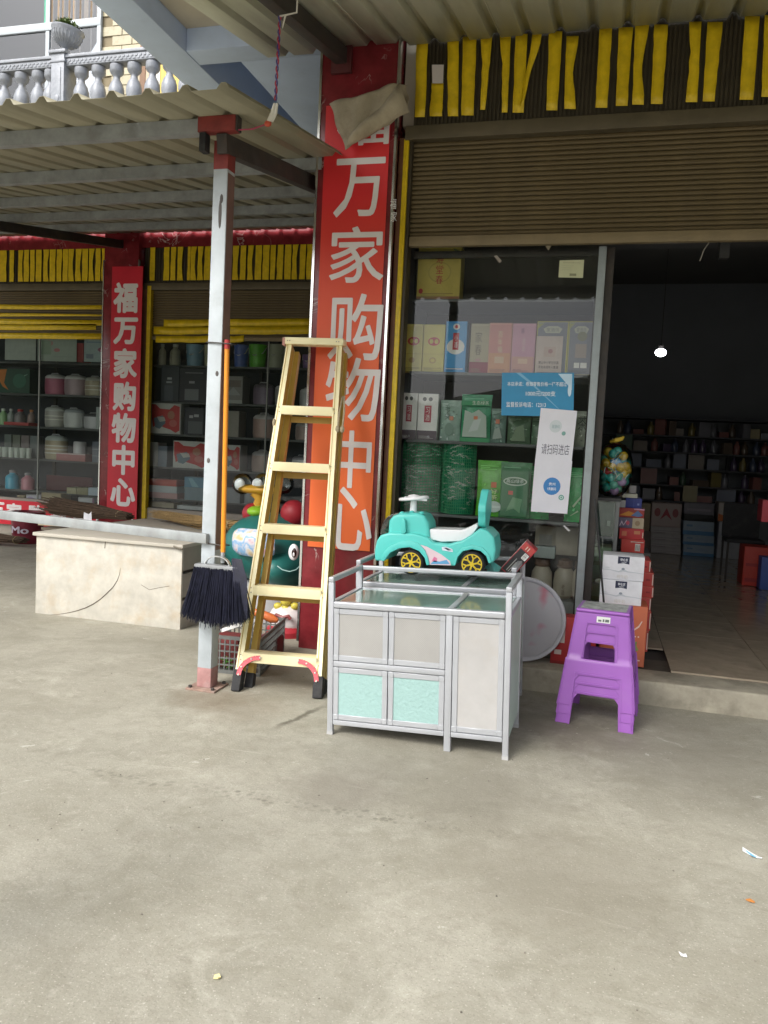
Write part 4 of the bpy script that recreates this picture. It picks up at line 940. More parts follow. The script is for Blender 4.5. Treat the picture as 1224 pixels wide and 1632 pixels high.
def cooker(rect, rows, row, col, lab, lid=(.5, .5, .5), stripes=None):
    x0, x1, z0, z1 = far_rect(rect, rows, row); r = (x1-x0)/2; h = z1-z0
    root = empty('rice_cooker', ((x0+x1)/2, SY+.02+r*.5, z0), lab, 'rice cooker', 'rice cookers in the far windows')
    MB().lathe([(r*.86, 0), (r*.95, .02*h), (r*.97, h*.12), (r, h*.2), (r, h*.74), (r*.98, h*.78)], 24, sy=.7).build('body', M('ck%02x%02x%02x' % tuple(int(255*c) for c in col), col, .35, .1, .1, 6), root)
    MB().lathe([(r*.99, h*.782), (r*.98, h*.86), (r*.8, h*.95), (r*.3, h), (.001, h)], 24, sy=.7).build('lid', PM(lid, .35), root)
    for zz in (stripes or ()):
        MB().lathe([(r*1.004, h*zz), (r*1.012, h*(zz+.02)), (r*1.004, h*(zz+.04))], 24, sy=.7).build('stripe', PM((.7, .68, .6), .3), root)
    MB().tube([(-r*.5, -r*.1, h*.9), (-r*.3, -r*.12, h*1.04), (r*.3, -r*.12, h*1.04), (r*.5, -r*.1, h*.9)], r*.05, 6).build('handle', PM((.4, .4, .42), .4), root)
WH = (.62, .62, .64)
for a in [((66, 595, 97, 628), 0+1, (.42, .13, .2), 'pink rice cooker with a pale lid on the upper shelf', WH, None), ((97, 597, 130, 630), 1, (.36, .27, .3), 'grey mauve rice cooker next to the pink one', WH, None), ((130, 600, 161, 631), 1, (.4, .35, .26), 'beige ribbed rice cooker, third along from the pink one', (.45, .45, .42), (.3, .5)),
          ((66, 648, 96, 681), 2, (.4, .39, .36), 'pale ribbed rice cooker under the pink one', (.5, .52, .5), (.35, .52)), ((96, 650, 127, 681), 2, (.52, .53, .53), 'white rice cooker under a crumpled clear bag', (.35, .38, .4), None), ((128, 656, 159, 681), 2, (.5, .5, .53), 'squat white pot with a dark lid beside a grey bag', (.08, .08, .09), None), ((66, 694, 99, 733), 3, (.44, .37, .26), 'large tan ribbed rice cooker above the brown board', (.48, .52, .5), (.25, .4, .55))]:
    cooker(a[0], rowsA, a[1], a[2], a[3], a[4], a[5])
for a in [((400, 606, 432, 641), 1, (.22, .17, .24), 'dark purple rice cooker with a pale band beside the ladder', (.14, .12, .15)), ((435, 608, 462, 641), 1, (.5, .48, .48), 'white rice cooker half behind the ladder rail', WH), ((475, 612, 499, 641), 1, (.55, .55, .57), 'white rice cooker seen between ladder and pillar, upper', WH),
          ((399, 655, 435, 694), 2, (.42, .29, .26), 'pinkish brown rice cooker with a pale lid behind the ladder', (.5, .48, .48)), ((468, 666, 497, 694), 2, (.4, .3, .27), 'pinkish brown rice cooker seen between ladder and pillar', (.45, .43, .42)), ((397, 714, 432, 748), 3, (.36, .26, .23), 'low brown rice cooker with a white tag, beneath the pinkish one', (.42, .4, .4)), ((462, 718, 494, 748), 3, (.5, .5, .52), 'white rice cooker with dark lid low beside the pillar', (.2, .2, .22))]:
    cooker(a[0], rowsB, a[1], a[2], a[3], a[4])
def fbox(rect, rows, row, col, lab, spec=None, name='product_box', cat='box', d=.22, dy=0, group='boxes in the far windows'):
    x0, x1, z0, z1 = far_rect(rect, rows, row)
    return carton(name, lab, cat, x0, x1, SY+dy-.1, SY+dy-.1+d, z0, z1, col, group, spec)
PW = (.42, .46, .43)
for rect, lab, col, spec in [((8, 538, 57, 574), 'plain pale poster sheet high in the far window', PW, None), ((60, 540, 122, 576), 'pale picture poster with small red blots high in the far window', (.38, .44, .4), [('e', .3, .8, .1, .12, (.5, .25, .25)), ('e', .5, .5, .08, .08, (.5, .2, .22)), ('r', .1, .3, .35, .9, (.3, .38, .3)), ('r', .4, .2, .9, .22, (.3, .35, .33))]), ((134, 541, 172, 577), 'pale blue picture poster with a red lips mark beside the farther banner', (.36, .44, .46), [('e', .75, .55, .18, .1, (.35, .12, .2)), ('r', .1, .85, .9, .9, (.2, .28, .35)), ('r', .1, .15, .4, .35, (.2, .24, .3))])]:
    x0, x1, z0, z1 = pxbox(rect, FY+.1); carton('window_poster', lab, 'poster', x0, x1, FY+.1, FY+.104, z0, z1, col, 'posters high in the far window', spec, bevel=.0005)
x0, x1, z0, z1 = pxbox((122, 540, 133, 563), FY+.12); carton('product_box', 'narrow dark red box between the two picture posters', 'box', x0, x1, FY+.12, FY+.3, rowsA[0], rowsA[0]+(z1-z0)+.06, (.28, .03, .03), 'boxes in the far windows')
fbox((2, 590, 55, 628), rowsA, 1, (.02, .07, .045), 'dark green box with an orange corner picture', [('p', [(.05, .95), (.32, .98), (.24, .4), (.38, .1), (.2, .25), (.05, .6)], (.5, .16, .02)), ('p', [(.55, .55), (.95, .8), (.9, .74), (.6, .5)], (.2, .4, .3)), ('e', .7, .5, .2, .3, (.03, .13, .08))])
def bottle(rect, rows, row, col, lab, cap=(.7, .7, .7), name='bottle', group='bottles and jars in the far window', dy=0):
    x0, x1, z0, z1 = far_rect(rect, rows, row); r = (x1-x0)/2; h = z1-z0
    root = empty(name, ((x0+x1)/2, SY+dy, z0), lab, name.replace('_', ' '), group)
    MB().lathe([(r*.9, 0), (r, .03*h), (r, h*.6), (r*.85, h*.7), (r*.45, h*.8), (r*.42, h*.86)], 16).build('body', PM(col, .3), root)
    MB().lathe([(r*.5, h*.861), (r*.5, h*.99), (r*.3, h)], 14).build('cap', PM(cap, .4), root)
bottle((17, 609, 28, 628), rowsA, 1, (.5, .55, .5), 'small white bottle standing before the dark green box')
for i, (a, b, c, cp, lab) in enumerate([(0, 11, (.3, .5, .25), (.6, .65, .6), 'clear jar with pale green contents at the far left shelf end'), (13, 23, (.3, .34, .32), (.5, .5, .5), 'clear empty jar between green and red capped jars'), (25, 40, (.22, .2, .2), (.5, .04, .04), 'squat glass jar with a red lid'), (45, 55, (.3, .22, .2), (.5, .2, .06), 'narrow glass jar with an orange red lid')]):
    bottle((a, 655, b, 681), rowsA, 2, c, lab.replace(' at the far left shelf end', ' at the open end of the jar row'), cp, 'glass_jar')
fbox((18, 676, 57, 681), rowsA, 2, (.4, .06, .06), 'flat red tray under the capped jars', dy=-.05)
for i, (a, b) in enumerate([(0, 8), (9, 18), (19, 27), (28, 36), (37, 46), (47, 54)]):
    x0, x1, z0, z1 = far_rect((a, 716, b, 732), rowsA, 3); r = (x1-x0)/2
    o = MB().lathe([(r*.8, 0), (r*.9, .01), (r, z1-z0), (r*.92, z1-z0), (r*.8, .03), (.001, .03)], 16).build('tea_cup', PM((.55, .6, .55), .3), None, ((x0+x1)/2, SY-.06, z0)); tag(o, 'white handleless tea cup, %s of six in the shelf row' % ['first from the window edge', 'second from the window edge', 'third from the window edge', 'fourth from the window edge', 'second from the ribbed cooker', 'nearest the ribbed cooker'][i], 'cup', 'white tea cups in the far window')
for i, (a, b, c) in enumerate([(2, 13, (.1, .12, .11)), (15, 27, (.12, .13, .1)), (29, 41, (.16, .13, .13)), (43, 54, (.13, .15, .15))]):
    x0, x1, z0, z1 = far_rect((a, 696, b, 732), rowsA, 3)
    carton('product_box', ['dark tin behind the tea cups, next to the window edge', 'olive tin behind the tea cups', 'brownish tin behind the tea cups', 'grey tin behind the tea cups, nearest the ribbed cooker'][i], 'tin', x0, x1, SY+.06, SY+.2, z0, z1, c, 'tins behind the tea cups')
fbox((97, 721, 143, 733), rowsA, 3, (.42, .17, .17), 'flat pink box carrying a white canister', [('r', 0, .86, 1, 1, (.6, .5, .5))])
x0, x1, z0, z1 = pxbox((119, 699, 136, 719), SY); bx = rowsA[3]+(aty(120, 721, SY).z-aty(120, 733, SY).z)
o = MB().lathe([((x1-x0)/2, 0), ((x1-x0)/2, .15), ((x1-x0)/2*.9, .165), (.001, .165)], 20).build('canister', PM((.6, .58, .6), .3), None, ((x0+x1)/2, SY, bx+.002)); tag(o, 'white canister standing on the flat pink box', 'canister')
fbox((154, 700, 170, 733), rowsA, 3, (.14, .16, .2), 'stack of slate blue boxes by the farther pillar', [('r', 0, .3, 1, .32, (.3, .32, .35)), ('r', 0, .62, 1, .64, (.3, .32, .35))])
fbox((160, 648, 172, 683), rowsA, 2, (.42, .46, .46), 'pale grey bag shaped box pressed to the farther pillar')
for rect, c, lab in [((11, 750, 29, 780), (.1, .42, .6), 'sky blue bottle with a white foot on the low shelf'), ((36, 753, 53, 780), (.6, .25, .3), 'pink bottle with a white foot on the low shelf')]:
    bottle(rect, rowsA, 4, c, lab, (.3, .3, .32))
o = fbox((59, 735, 133, 760), rowsA, 4, (.09, .02, .025), 'dark maroon board behind the low shelf', d=.02, dy=.3)
for rect, row, c, lab, sp in [((118, 776, 133, 786), 4, (.36, .33, .2), 'small khaki box on the low shelf', None), ((134, 777, 151, 788), 4, (.26, .24, .13), 'olive box between khaki box and pale blue box', None), ((152, 776, 168, 788), 4, (.38, .45, .52), 'pale blue box low by the farther pillar', None), ((136, 790, 161, 807), 5, (.46, .46, .48), 'white box with purple edges above the twig bundle', [('r', 0, 0, 1, .12, (.2, .08, .16)), ('r', .9, 0, 1, 1, (.2, .08, .16))]), ((40, 790, 51, 803), 5, (.34, .26, .15), 'small brown box at the window foot', None), ((54, 791, 77, 806), 5, (.5, .48, .54), 'white box with lilac print at the window foot', [('e', .3, .5, .25, .3, (.4, .3, .5))]), ((78, 786, 109, 806), 5, (.38, .31, .19), 'tan carton at the window foot', None)]:
    fbox(rect, rowsA, row, c, lab, sp, dy=-.06)
for k in range(4):
    x0, x1, z0, z1 = far_rect((155, 743, 169, 752), rowsA, 4)
    hh = .078; carton('product_box', ['olive box, bottom of the stack of four by the farther pillar', 'olive box, second up in the stack of four by the farther pillar', 'olive box, third up in the stack of four by the farther pillar', 'olive box, top of the stack of four by the farther pillar'][k], 'box', x0, x1+.02, SY+.15, SY+.35, z0+k*(hh+.001)+.0, z0+k*(hh+.001)+hh, (.3, .29, .17), 'boxes in the far windows')
# second far window
for rect, row, c, lab, sp in [((263, 586, 291, 641), 1, (.05, .055, .07), 'tall charcoal box with two pale tags by the shutter guide', [('r', .35, .62, .6, .68, (.4, .42, .45)), ('r', .3, .52, .62, .57, (.35, .37, .4)), ('r', .2, 0, .7, .45, (.08, .09, .11))]), ((292, 588, 336, 641), 1, (.045, .045, .06), 'wide charcoal box with a grey panel by the steel post', [('r', .2, .05, .7, .38, (.2, .21, .23)), ('r', .35, .55, .55, .62, (.35, .35, .38)), ('r', .2, .85, .85, .88, (.2, .2, .22))]),
                        ((300, 650, 330, 693), 2, (.05, .05, .065), 'charcoal box with two white tags below the wide one', [('r', .25, .62, .45, .72, (.4, .4, .42)), ('r', .5, .66, .75, .76, (.4, .4, .42)), ('r', .2, .05, .95, .5, (.11, .12, .13))]), ((366, 652, 386, 693), 2, (.3, .28, .25), 'pale grey box between the orange handle and pinkish cooker', None),
                        ((244, 703, 258, 741), 3, (.3, .29, .27), 'small pale grey box low by the shutter guide', None), ((258, 712, 272, 745), 3, (.16, .19, .24), 'small slate blue box low by the shutter guide', None), ((300, 752, 331, 771), 4, (.1, .25, .36), 'dull blue box on a grey box by the steel post', [('p', [(.2, .9), (.4, .9), (.75, .1), (.4, .1)], (.2, .4, .5))]), ((300, 774, 331, 795), 4, (.16, .23, .27), 'grey blue box low by the steel post', None),
                        ((243, 803, 264, 822), 5, (.27, .22, .14), 'tan box at the window foot, by the shutter guide', None), ((264, 803, 283, 822), 5, (.3, .25, .17), 'tan box at the window foot, next to a white box', None), ((288, 805, 332, 822), 5, (.45, .46, .46), 'white box with grey lettering at the window foot', [('r', .1, .3, .8, .4, (.3, .33, .36))]), ((362, 772, 388, 796), 4, (.24, .25, .27), 'grey box behind the orange broom handle', None), ((395, 775, 430, 796), 4, (.26, .28, .3), 'pale grey box behind the yellow goggle eyes', None)]:
    if row == 4 and rect[1] < 760: x0, x1, z0, z1 = far_rect(rect, rowsB, row); z0 += .165; carton('product_box', lab, 'box', x0, x1, SY-.1, SY+.1, z0, z0+.14, c, 'boxes in the far windows', sp); continue
    fbox(rect, rowsB, row, c, lab, sp)
swirl = [('p', [(.02, .96), (.15, .96), (.3, .82), (.62, .8), (.78, .95), (.96, .9), (.97, .12), (.84, .04), (.66, .14), (.45, .2), (.2, .3), (.08, .2), (.03, .5)], (.45, .035, .035)), ('p', [(.1, .5), (.4, .6), (.5, .35), (.3, .15), (.15, .2)], (.12, .17, .22)), ('p', [(.2, .55), (.45, .55), (.5, .42), (.3, .38)], (.45, .45, .42)), ('e', .68, .62, .12, .14, (.4, .16, .1)), ('e', .75, .35, .13, .12, (.5, .12, .1))]
fbox((247, 645, 294, 693), rowsB, 2, (.5, .5, .48), 'white box with a red swirl picture, by the shutter guide', swirl)
fbox((282, 704, 337, 747), rowsB, 3, (.5, .5, .48), 'white box with a red swirl picture, lower, at the steel post', swirl)
fbox((363, 706, 388, 747), rowsB, 3, (.5, .5, .48), 'white box with a red swirl picture, between orange handle and brown cooker', swirl)
fbox((363, 598, 392, 641), rowsB, 1, (.3, .29, .28), 'grey picture box behind the orange broom handle', [('p', [(.1, .3), (.5, .6), (.9, .3)], (.4, .4, .42)), ('r', .1, .6, .9, .85, (.2, .16, .15)), ('r', 0, .0, 1, .12, (.45, .45, .45))])
zs = rowsB[4]
for i, (h, c, lab) in enumerate([(.075, (.45, .26, .26), 'pink flat box, bottom of three by the shutter guide'), (.09, (.45, .48, .5), 'pale blue flat box, middle of three by the shutter guide'), (.085, (.45, .07, .05), 'red flat box, top of three by the shutter guide')]):
    x0, x1, _, _ = far_rect((243, 770, 289-i, 780), rowsB, 4); carton('product_box', lab, 'box', x0, x1, SY-.1, SY+.12, zs, zs+h, c, 'boxes in the far windows'); zs += h+.001
for rect, c, cp, lab in [((254, 549, 264, 583), (.35, .33, .26), (.4, .4, .36), 'foil wrapped bottle on the top shelf by the shutter guide'), ((272, 549, 287, 583), (.3, .29, .22), (.45, .45, .42), 'foil wrapped bottle next to the blue pail'), ]:
    bottle(rect, rowsB, 0, c, lab, cp)
def pail(rect, c, lab, cat='pail'):
    x0, x1, z0, z1 = far_rect(rect, rowsB, 0); r = (x1-x0)/2; h = z1-z0
    root = empty('plastic_pail', ((x0+x1)/2, SY+.05, z0), lab, cat, 'pails on the top shelf')
    MB().lathe([(r*.82, 0), (r*.86, .02), (r*.97, h*.88), (r, h*.9), (r, h), (r*.9, h), (r*.85, h*.8), (.001, h*.8)], 22).build('body', PM(c, .35), root)
    MB().tube([(-r, 0, h*.9), (-r*.8, -r*.5, h*.62), (0, -r*1.0, h*.5), (r*.8, -r*.5, h*.62), (r, 0, h*.9)], .006, 5).build('handle', PM((.5, .5, .5), .4), root)
pail((295, 549, 322, 583), (.16, .3, .42), 'dull blue pail on the top shelf beside the foil bottles')
pail((323, 549, 342, 583), (.4, .4, .26), 'cream pail on the top shelf partly behind the steel post')
pail((371, 549, 393, 584), (.06, .12, .42), 'deep blue pail on the top shelf next to the green pail')
pail((395, 549, 422, 585), (.1, .42, .03), 'bright green pail on the top shelf')
pail((425, 549, 453, 586), (.38, .4, .3), 'beige pail with teal print on the top shelf beside the ladder')
pail((480, 566, 499, 588), (.2, .12, .3), 'purple pail on the top shelf between ladder and pillar')

# ------------------------------------------------------------------ upper storey of the farther building
UW = 10.6
us = MB().box(-14, -3.0, 9.05, 10.62, 5.02, 5.22)
structure(us.build('balcony_floor', cream))
xw1 = aty(163, 60, UW).x
xd = aty(226, 125, UW).x
bw_ = MB().box(-14, -3, UW+.02, UW+.3, 5.22, 9.5); structure(bw_.build('upper_wall', M('mortar', (.24, .2, .13), .9, 0, .1, 6)))
tw_ = empty('tiled_wall', (xw1, UW, 5.25), 'cream glazed tile cladding beside the upstairs window above the balcony', 'tiled wall')
tmats = [M('cream_tile_%d' % i, c, .28, 0, .08, 7, dirt=.15, dcol=(.45, .38, .25)) for i, c in enumerate([(.42, .375, .25), (.39, .35, .24), (.44, .39, .27)])]
tb_ = MB().box(0, .322, 0, .018, 0, .132).build('tile', tmats[0], tw_, bevel=.004, seg=1)
tmesh = []
for mm in tmats:
    c = tb_.data.copy(); c.materials[0] = mm; tmesh.append(c)
bpy.data.objects.remove(tb_)
for j in range(18):
    for i in range(-1, 9):
        x = i*.33+(.165 if j % 2 else 0)
        if x < 0: continue
        o = bpy.data.objects.new('tile', tmesh[random.randrange(3)]); C.objects.link(o); o.parent = tw_; o.location = (x, random.uniform(0, .002), j*.14)
uw = empty('upstairs_window', (xw1, UW, 5.22), 'large white framed upstairs window with drawn curtains behind the balcony', 'window')
wf = M('window_white', (.40, .44, .47), .4, 0, .05, 5)
zr_ = aty(80, 44, UW).z-5.22
xm_ = aty(78, 20, UW).x-xw1
MB().box(-3.6, -.0, -.05, .0, zr_-.06, zr_+.05).build('frame', wf, uw, bevel=.004)
MB().box(-.06, 0, -.045, .0, 0, zr_-.061).build('frame', wf, uw); MB().box(-.06, 0, -.045, 0, zr_+.051, 3.2).build('frame', wf, uw)
MB().box(xm_-.05, xm_-.02, -.04, 0, zr_+.051, 3.2).build('sash_green', PM((.05, .32, .2)), uw)
MB().box(xm_-.019, xm_+.05, -.046, 0, zr_+.051, 3.2).build('frame', wf, uw)
MB().box(xm_-.02, xm_+.04, -.04, 0, 0, zr_-.061).build('frame', wf, uw)
gl2 = sheet_glass('upstairs_glass', (.9, .93, .95), .05, 0)
MB().box(-3.6, xm_-.05, -.02, -.015, zr_+.051, 3.2).build('pane', gl2, uw); MB().box(xm_+.05, -.06, -.02, -.015, zr_+.051, 3.2).build('pane', gl2, uw)
MB().box(-3.6, xm_-.02, -.02, -.015, 0, zr_-.061).build('pane', gl2, uw); MB().box(xm_+.04, -.06, -.02, -.015, 0, zr_-.061).build('pane', gl2, uw)
def curtain(x0, x1, z0, z1, col, amp=.012, n=40, key=None):
    vs = []
    for i in range(n+1):
        x = x0+(x1-x0)*i/n; y = .012-amp*(.5+.5*sin(i*1.7)*cos(i*.37)); vs += [(x, y, z0), (x, y, z1)]
    MB().add(vs, [(2*i, 2*i+2, 2*i+3, 2*i+1) for i in range(n)]).build('curtain', PM(col, .8), uw, fix=False, ang=80)
curtain(-3.6, xm_-.05, zr_+.05, 3.2, (.07, .085, .1)); curtain(xm_+.05, -.06, zr_+.05, 3.2, (.34, .25, .17), .05); curtain(-3.6, xm_, 0, zr_-.06, (.16, .2, .24)); curtain(xm_+.04, -.06, 0, zr_-.06, (.36, .31, .28), .03)
bd = empty('balcony_door', (xd, UW-.03, 5.22), 'brown framed balcony door with a yellow panel behind the balusters', 'door')
MB().box(0, .09, -.03, .02, 0, 2.1).build('frame', M('door_brown', (.2, .11, .06), .5), bd); MB().box(.092, .17, -.02, .02, 0, 2.1).build('frame', PM((.5, .38, .27)), bd)
MB().box(.172, .9, -.01, .015, 0, 2.1).build('panel', PM((.6, .45, .1)), bd)
MB().box(.25, .32, -.02, -.0105, .2, 1.9).build('glazing_bar', PM((.7, .7, .65)), bd); MB().box(.45, .8, -.016, -.0105, .2, 1.1).build('light', PM((.6, .62, .6)), bd)

BYY = 9.2
silver = M('silver_paint', (.25, .265, .295), .45, .1, .25, 12, .3, 50, dirt=.6, dcol=(.2, .2, .22))
ba = empty('balustrade', (-7, BYY, 5.22), 'ornate silver painted balustrade with vase shaped balusters on the upper balcony', 'balustrade')
zt = 6.205-5.22
MB().box(-4, 4.0, -.09, .09, zt-.125, zt-.028).build('rail', silver, ba, bevel=.012)
MB().box(-4, 4.0, -.11, .11, zt-.0275, zt+.012).build('rail_cap', silver, ba, bevel=.008)
rl = MB()
x = -4
while x < 4: rl.box(x, x+.03, -.099, -.09, zt-.105, zt-.085); rl.box(x+.03, x+.06, -.099, -.09, zt-.075, zt-.055); x += .06
stuff(rl.build('relief', silver, ba))
MB().box(-4, 4, -.1, .1, 0, .09).build('plinth', silver, ba, bevel=.01)
xs_b = [aty(x, 130, BYY).x+7 for x in (8, 35, 62, 82, 130, 157, 186, 214, 243, 270, 297)]
xs_b = [xs_b[0]-.235*k for k in range(7, 0, -1)]+xs_b+[xs_b[-1]+.235*k for k in range(1, 8)]
hb_ = zt-.13-.092; bal = None
prof = [(.085, .0), (.085, .05), (.05, .07), (.06, .12), (.093, .26), (.098, .34), (.08, .44), (.05, .52), (.042, .58), (.06, .64), (.068, .7), (.085, .71), (.085, hb_)]
prof = [(r_, z_/.78*hb_ if z_ < hb_*.98 else hb_) for r_, z_ in prof[:-1]]+[(.085, hb_)]
# heavy bulb sits high on these balusters, narrow waist under a square block
prof = [(.085, 0), (.085, .04), (.06, .07), (.042, .13), (.04, .18), (.055, .24), (.085, .32), (.098, .39), (.095, .45), (.075, .51), (.048, .55), (.04, .58), (.045, .60), (.075, .625), (.085, .645), (.088, .65), (.088, .72)]
prof = [(r_, z_/.72*(hb_-.004)) for r_, z_ in prof]
for x in xs_b:
    if bal is None: bal = MB().lathe(prof, 18).build('baluster', silver, ba, (x, 0, .091), ang=55)
    else: dup(bal, ba, (x, 0, .091))
xp = aty(102, 120, BYY).x+7
MB().box(xp-.095, xp+.095, -.13, .13, .0, zt+.02).build('pedestal', silver, ba, bevel=.008)
MB().box(xp-.125, xp+.125, -.155, .155, zt+.0205, zt+.06).build('pedestal_cap', silver, ba, bevel=.01)
MB().box(xp-.11, xp+.11, -.14, .14, zt-.09, zt-.06).build('pedestal_band', silver, ba, bevel=.006)
MB().box(xp-.05, xp+.05, -.138, -.1305, .25, zt-.15).ell((xp, -.137, .45), (.04, .012, .05), 12, 8).build('pedestal_panel', silver, ba, bevel=.004)
ur = empty('garden_urn', (xp-7, BYY, 5.22+zt+.061), 'wide silver garden urn holding a small leafy plant on the balustrade pedestal', 'urn'); ur.rotation_euler = (0, radians(9), 0)
upf = [(.085, 0), (.085, .03), (.045, .05), (.038, .075), (.05, .09), (.10, .11), (.155, .16), (.182, .215), (.185, .26), (.205, .285), (.205, .305), (.18, .31), (.165, .29), (.001, .28)]
MB().lathe(upf, 28).build('bowl', silver, ur, ang=45)
fl = MB()
for k in range(26):
    a = 2*pi*k/26; fl.tube([(r_*1.01*cos(a), r_*1.01*sin(a), z_) for r_, z_ in ((.09, .107), (.135, .14), (.17, .19), (.184, .245))], .008, 5)
fl.build('flute', silver, ur, ang=60)
lf = MB()
for k in range(420):
    a = random.uniform(0, 2*pi); q = random.random()**.5*.13; c = Vector((q*cos(a)-.02, q*sin(a), .30+random.random()*.15*(1-q*4)))
    d = Vector((random.gauss(0, 1), random.gauss(0, 1), random.gauss(.6, .6))).normalized(); s = d.cross(Vector((.3, .2, 1))).normalized(); l = random.uniform(.03, .05)
    lf.add([c-s*.012, c+d*l*.5-s*.016, c+d*l, c+d*l*.5+s*.016, c+s*.012], [(0, 1, 2, 3, 4)])
stuff(lf.build('foliage', M('urn_leaf', (.10, .15, .04), .6, 0, .4, 20), ur, fix=False))

# ------------------------------------------------------------------ step ladder
ly = M('ladder_yellow', (.88, .8, .5), .36, 0, .04, 4, dirt=.08, dcol=(.35, .25, .08)); lg = M('ladder_gold', (.5, .33, .07), .4, .05, .1, 4, dirt=.2, dcol=(.2, .13, .03))
bl_, br_ = Vector((-1.925, 4.10, 0)), Vector((-1.455, 4.165, 0))
tl_, tr_ = aty(461, 548, 5.0), aty(541, 550, 5.045)
uu_ = (br_-bl_).normalized(); mb0, mt0 = (bl_+br_)/2, (tl_+tr_)/2; ss = (mt0-mb0).normalized(); nn = ss.cross(uu_)
if nn.y < 0: nn = -nn
lad = empty('step_ladder', mb0, 'folded pale yellow step ladder leaning beside the red pillar', 'ladder')
Q = lambda v: Vector(v)-mb0
def rail(b, t, off, mat, name, w=.036, d=.085, z0=.1):
    b2 = b.lerp(t, z0/2.1); b2 = b2+nn*off; t2 = t+nn*off
    a = (t2-b2).normalized()
    mb = MB(); mb.beam(Q(b2), Q(t2), w, .006, uu_)
    for s in (-1, 1): mb.beam(Q(b2+uu_*s*(w/2-.003)+nn*(d/2)), Q(t2+uu_*s*(w/2-.003)+nn*(d/2)), .006, d, uu_) if s == 1 else mb.beam(Q(b2-uu_*(w/2-.003)+nn*(d/2)), Q(t2-uu_*(w/2-.003)+nn*(d/2)), .006, d, uu_)
    mb.beam(Q(b2+nn*d), Q(t2+nn*d), w, .006, uu_)
    mb.m = [0]*6+[1]*12+[0]*6
    return mb.build(name, [mat, lg], lad, fix=False)
rail(bl_, tl_, 0, ly, 'front_rail'); rail(br_, tr_, 0, ly, 'front_rail')
rb0, rb1 = bl_+uu_*.045, br_+uu_*.004; rt0, rt1 = tl_+uu_*.03, tr_+uu_*.02
rail(rb0, rt0, .10, lg, 'rear_rail', .034, .05, .1); rail(rb1, rt1, .10, lg, 'rear_rail', .03, .05, .1)
# narrow groove running down the face of each front rail
for b, t in ((bl_, tl_), (br_, tr_)):
    MB().beam(Q(b.lerp(t, .06)-nn*.0045-uu_*.007), Q(t-nn*.0045-uu_*.007), .0035, .003, uu_).build('groove', lg, lad, fix=False)
for i, (yl, yr) in enumerate([(655, 656), (745, 747), (844, 848), (942, 949), (1049, 1057)]):
    L0 = atp(382+(1105-yl)*.148, yl, bl_, nn); R0 = atp(508+(1105-yr)*.058, yr, br_, nn)
    t = (L0.z+R0.z)/2; f0 = (t-bl_.z)/(tl_.z-bl_.z)
    a = bl_.lerp(tl_, f0)+uu_*.016-nn*.006; b = br_.lerp(tr_, f0)-uu_*.016-nn*.006
    mb = MB(); fwd = Vector((nn.x, nn.y, 0)).normalized()
    mb.beam(Q(a), Q(b), .056, .004, (0, 0, 1))
    up = Vector((0, 0, .026))
    mb.beam(Q(a+up+fwd*.042), Q(b+up+fwd*.042), .082, .004, fwd)
    mb.beam(Q(a+fwd*.083), Q(b+fwd*.083), .056, .004, (0, 0, 1))
    tr_o = mb.build('tread', ly, lad, bevel=.0015, fix=True)
    for e, s in ((a, -1), (b, 1)):
        for dz in (-.014, .014):
            p = Q(e+Vector((0, 0, dz))-nn*.006+uu_*(s*.012)); MB().ell(p, (.004, .004, .004), 8, 6).build('rivet', M('rivet', (.45, .4, .3), .4, .6), tr_o if False else lad)
    if i < 4:
        ra = rb0.lerp(rt0, f0)+nn*.13; rb_ = rb1.lerp(rt1, f0)+nn*.13
        MB().beam(Q(ra), Q(rb_), .04, .012, (0, 0, 1)).build('rear_brace', lg, lad)
# red curved corner brackets under the lowest tread
f0 = .155
for (b, t, s) in ((bl_, tl_, 1), (br_, tr_, -1)):
    base = b.lerp(t, .088)-nn*.012
    arcp = [base+uu_*s*(.12-.115*sin(q))+ss*(-.105*(1-cos(q))) for q in [pi/2*k/7 for k in range(8)]]
    mb = MB()
    for k in range(7): mb.beam(Q(arcp[k]), Q(arcp[k+1]), .026, .008, nn.cross((arcp[k+1]-arcp[k]).normalized()))
    o = mb.build('corner_bracket', M('bracket_red', (.5, .05, .07), .35, .1, .08), lad)
    for k in (0, 2, 5, 7): MB().ell(Q(arcp[k]-nn*.006), (.006, .006, .006), 8, 6).build('rivet', M('rivet_white', (.7, .65, .6), .4), lad)
# rubber feet
for b, t, off, w in ((bl_, tl_, .03, .05), (br_, tr_, .03, .055), (rb0+nn*.12, rt0+nn*.12, .0, .05), (rb1+nn*.12, rt1+nn*.12, 0, .05)):
    d_ = (t-b).normalized(); foot = MB().beam(Q(b+nn*off+d_*0.0+Vector((0, 0, .004))), Q(b+nn*off+d_*.125), w, .085 if off else .06, uu_).build('foot', black_rubber, lad, bevel=.005)
# top cap
ca_, cb_ = tl_-uu_*.035, tr_+uu_*.03
fwd = Vector((nn.x, nn.y, 0)).normalized()
MB().beam(Q(ca_+fwd*.035+Vector((0, 0, .018))), Q(cb_+fwd*.035+Vector((0, 0, .018))), .046, .125, (0, 0, 1)).build('top_cap', ly, lad, bevel=.008)
MB().beam(Q(ca_-uu_*.004+fwd*.035+Vector((0, 0, .012))), Q(ca_+uu_*.012+fwd*.035+Vector((0, 0, .012))), .05, .13, (0, 0, 1)).build('cap_end', M('cap_pink', (.5, .25, .2), .4), lad)
for e in (ca_+uu_*.03, ca_+uu_*.045, cb_-uu_*.03, cb_-uu_*.045): MB().ell(Q(e-fwd*.029+Vector((0, 0, .018))), (.004, .004, .004), 8, 6).build('rivet', _M['rivet'], lad)
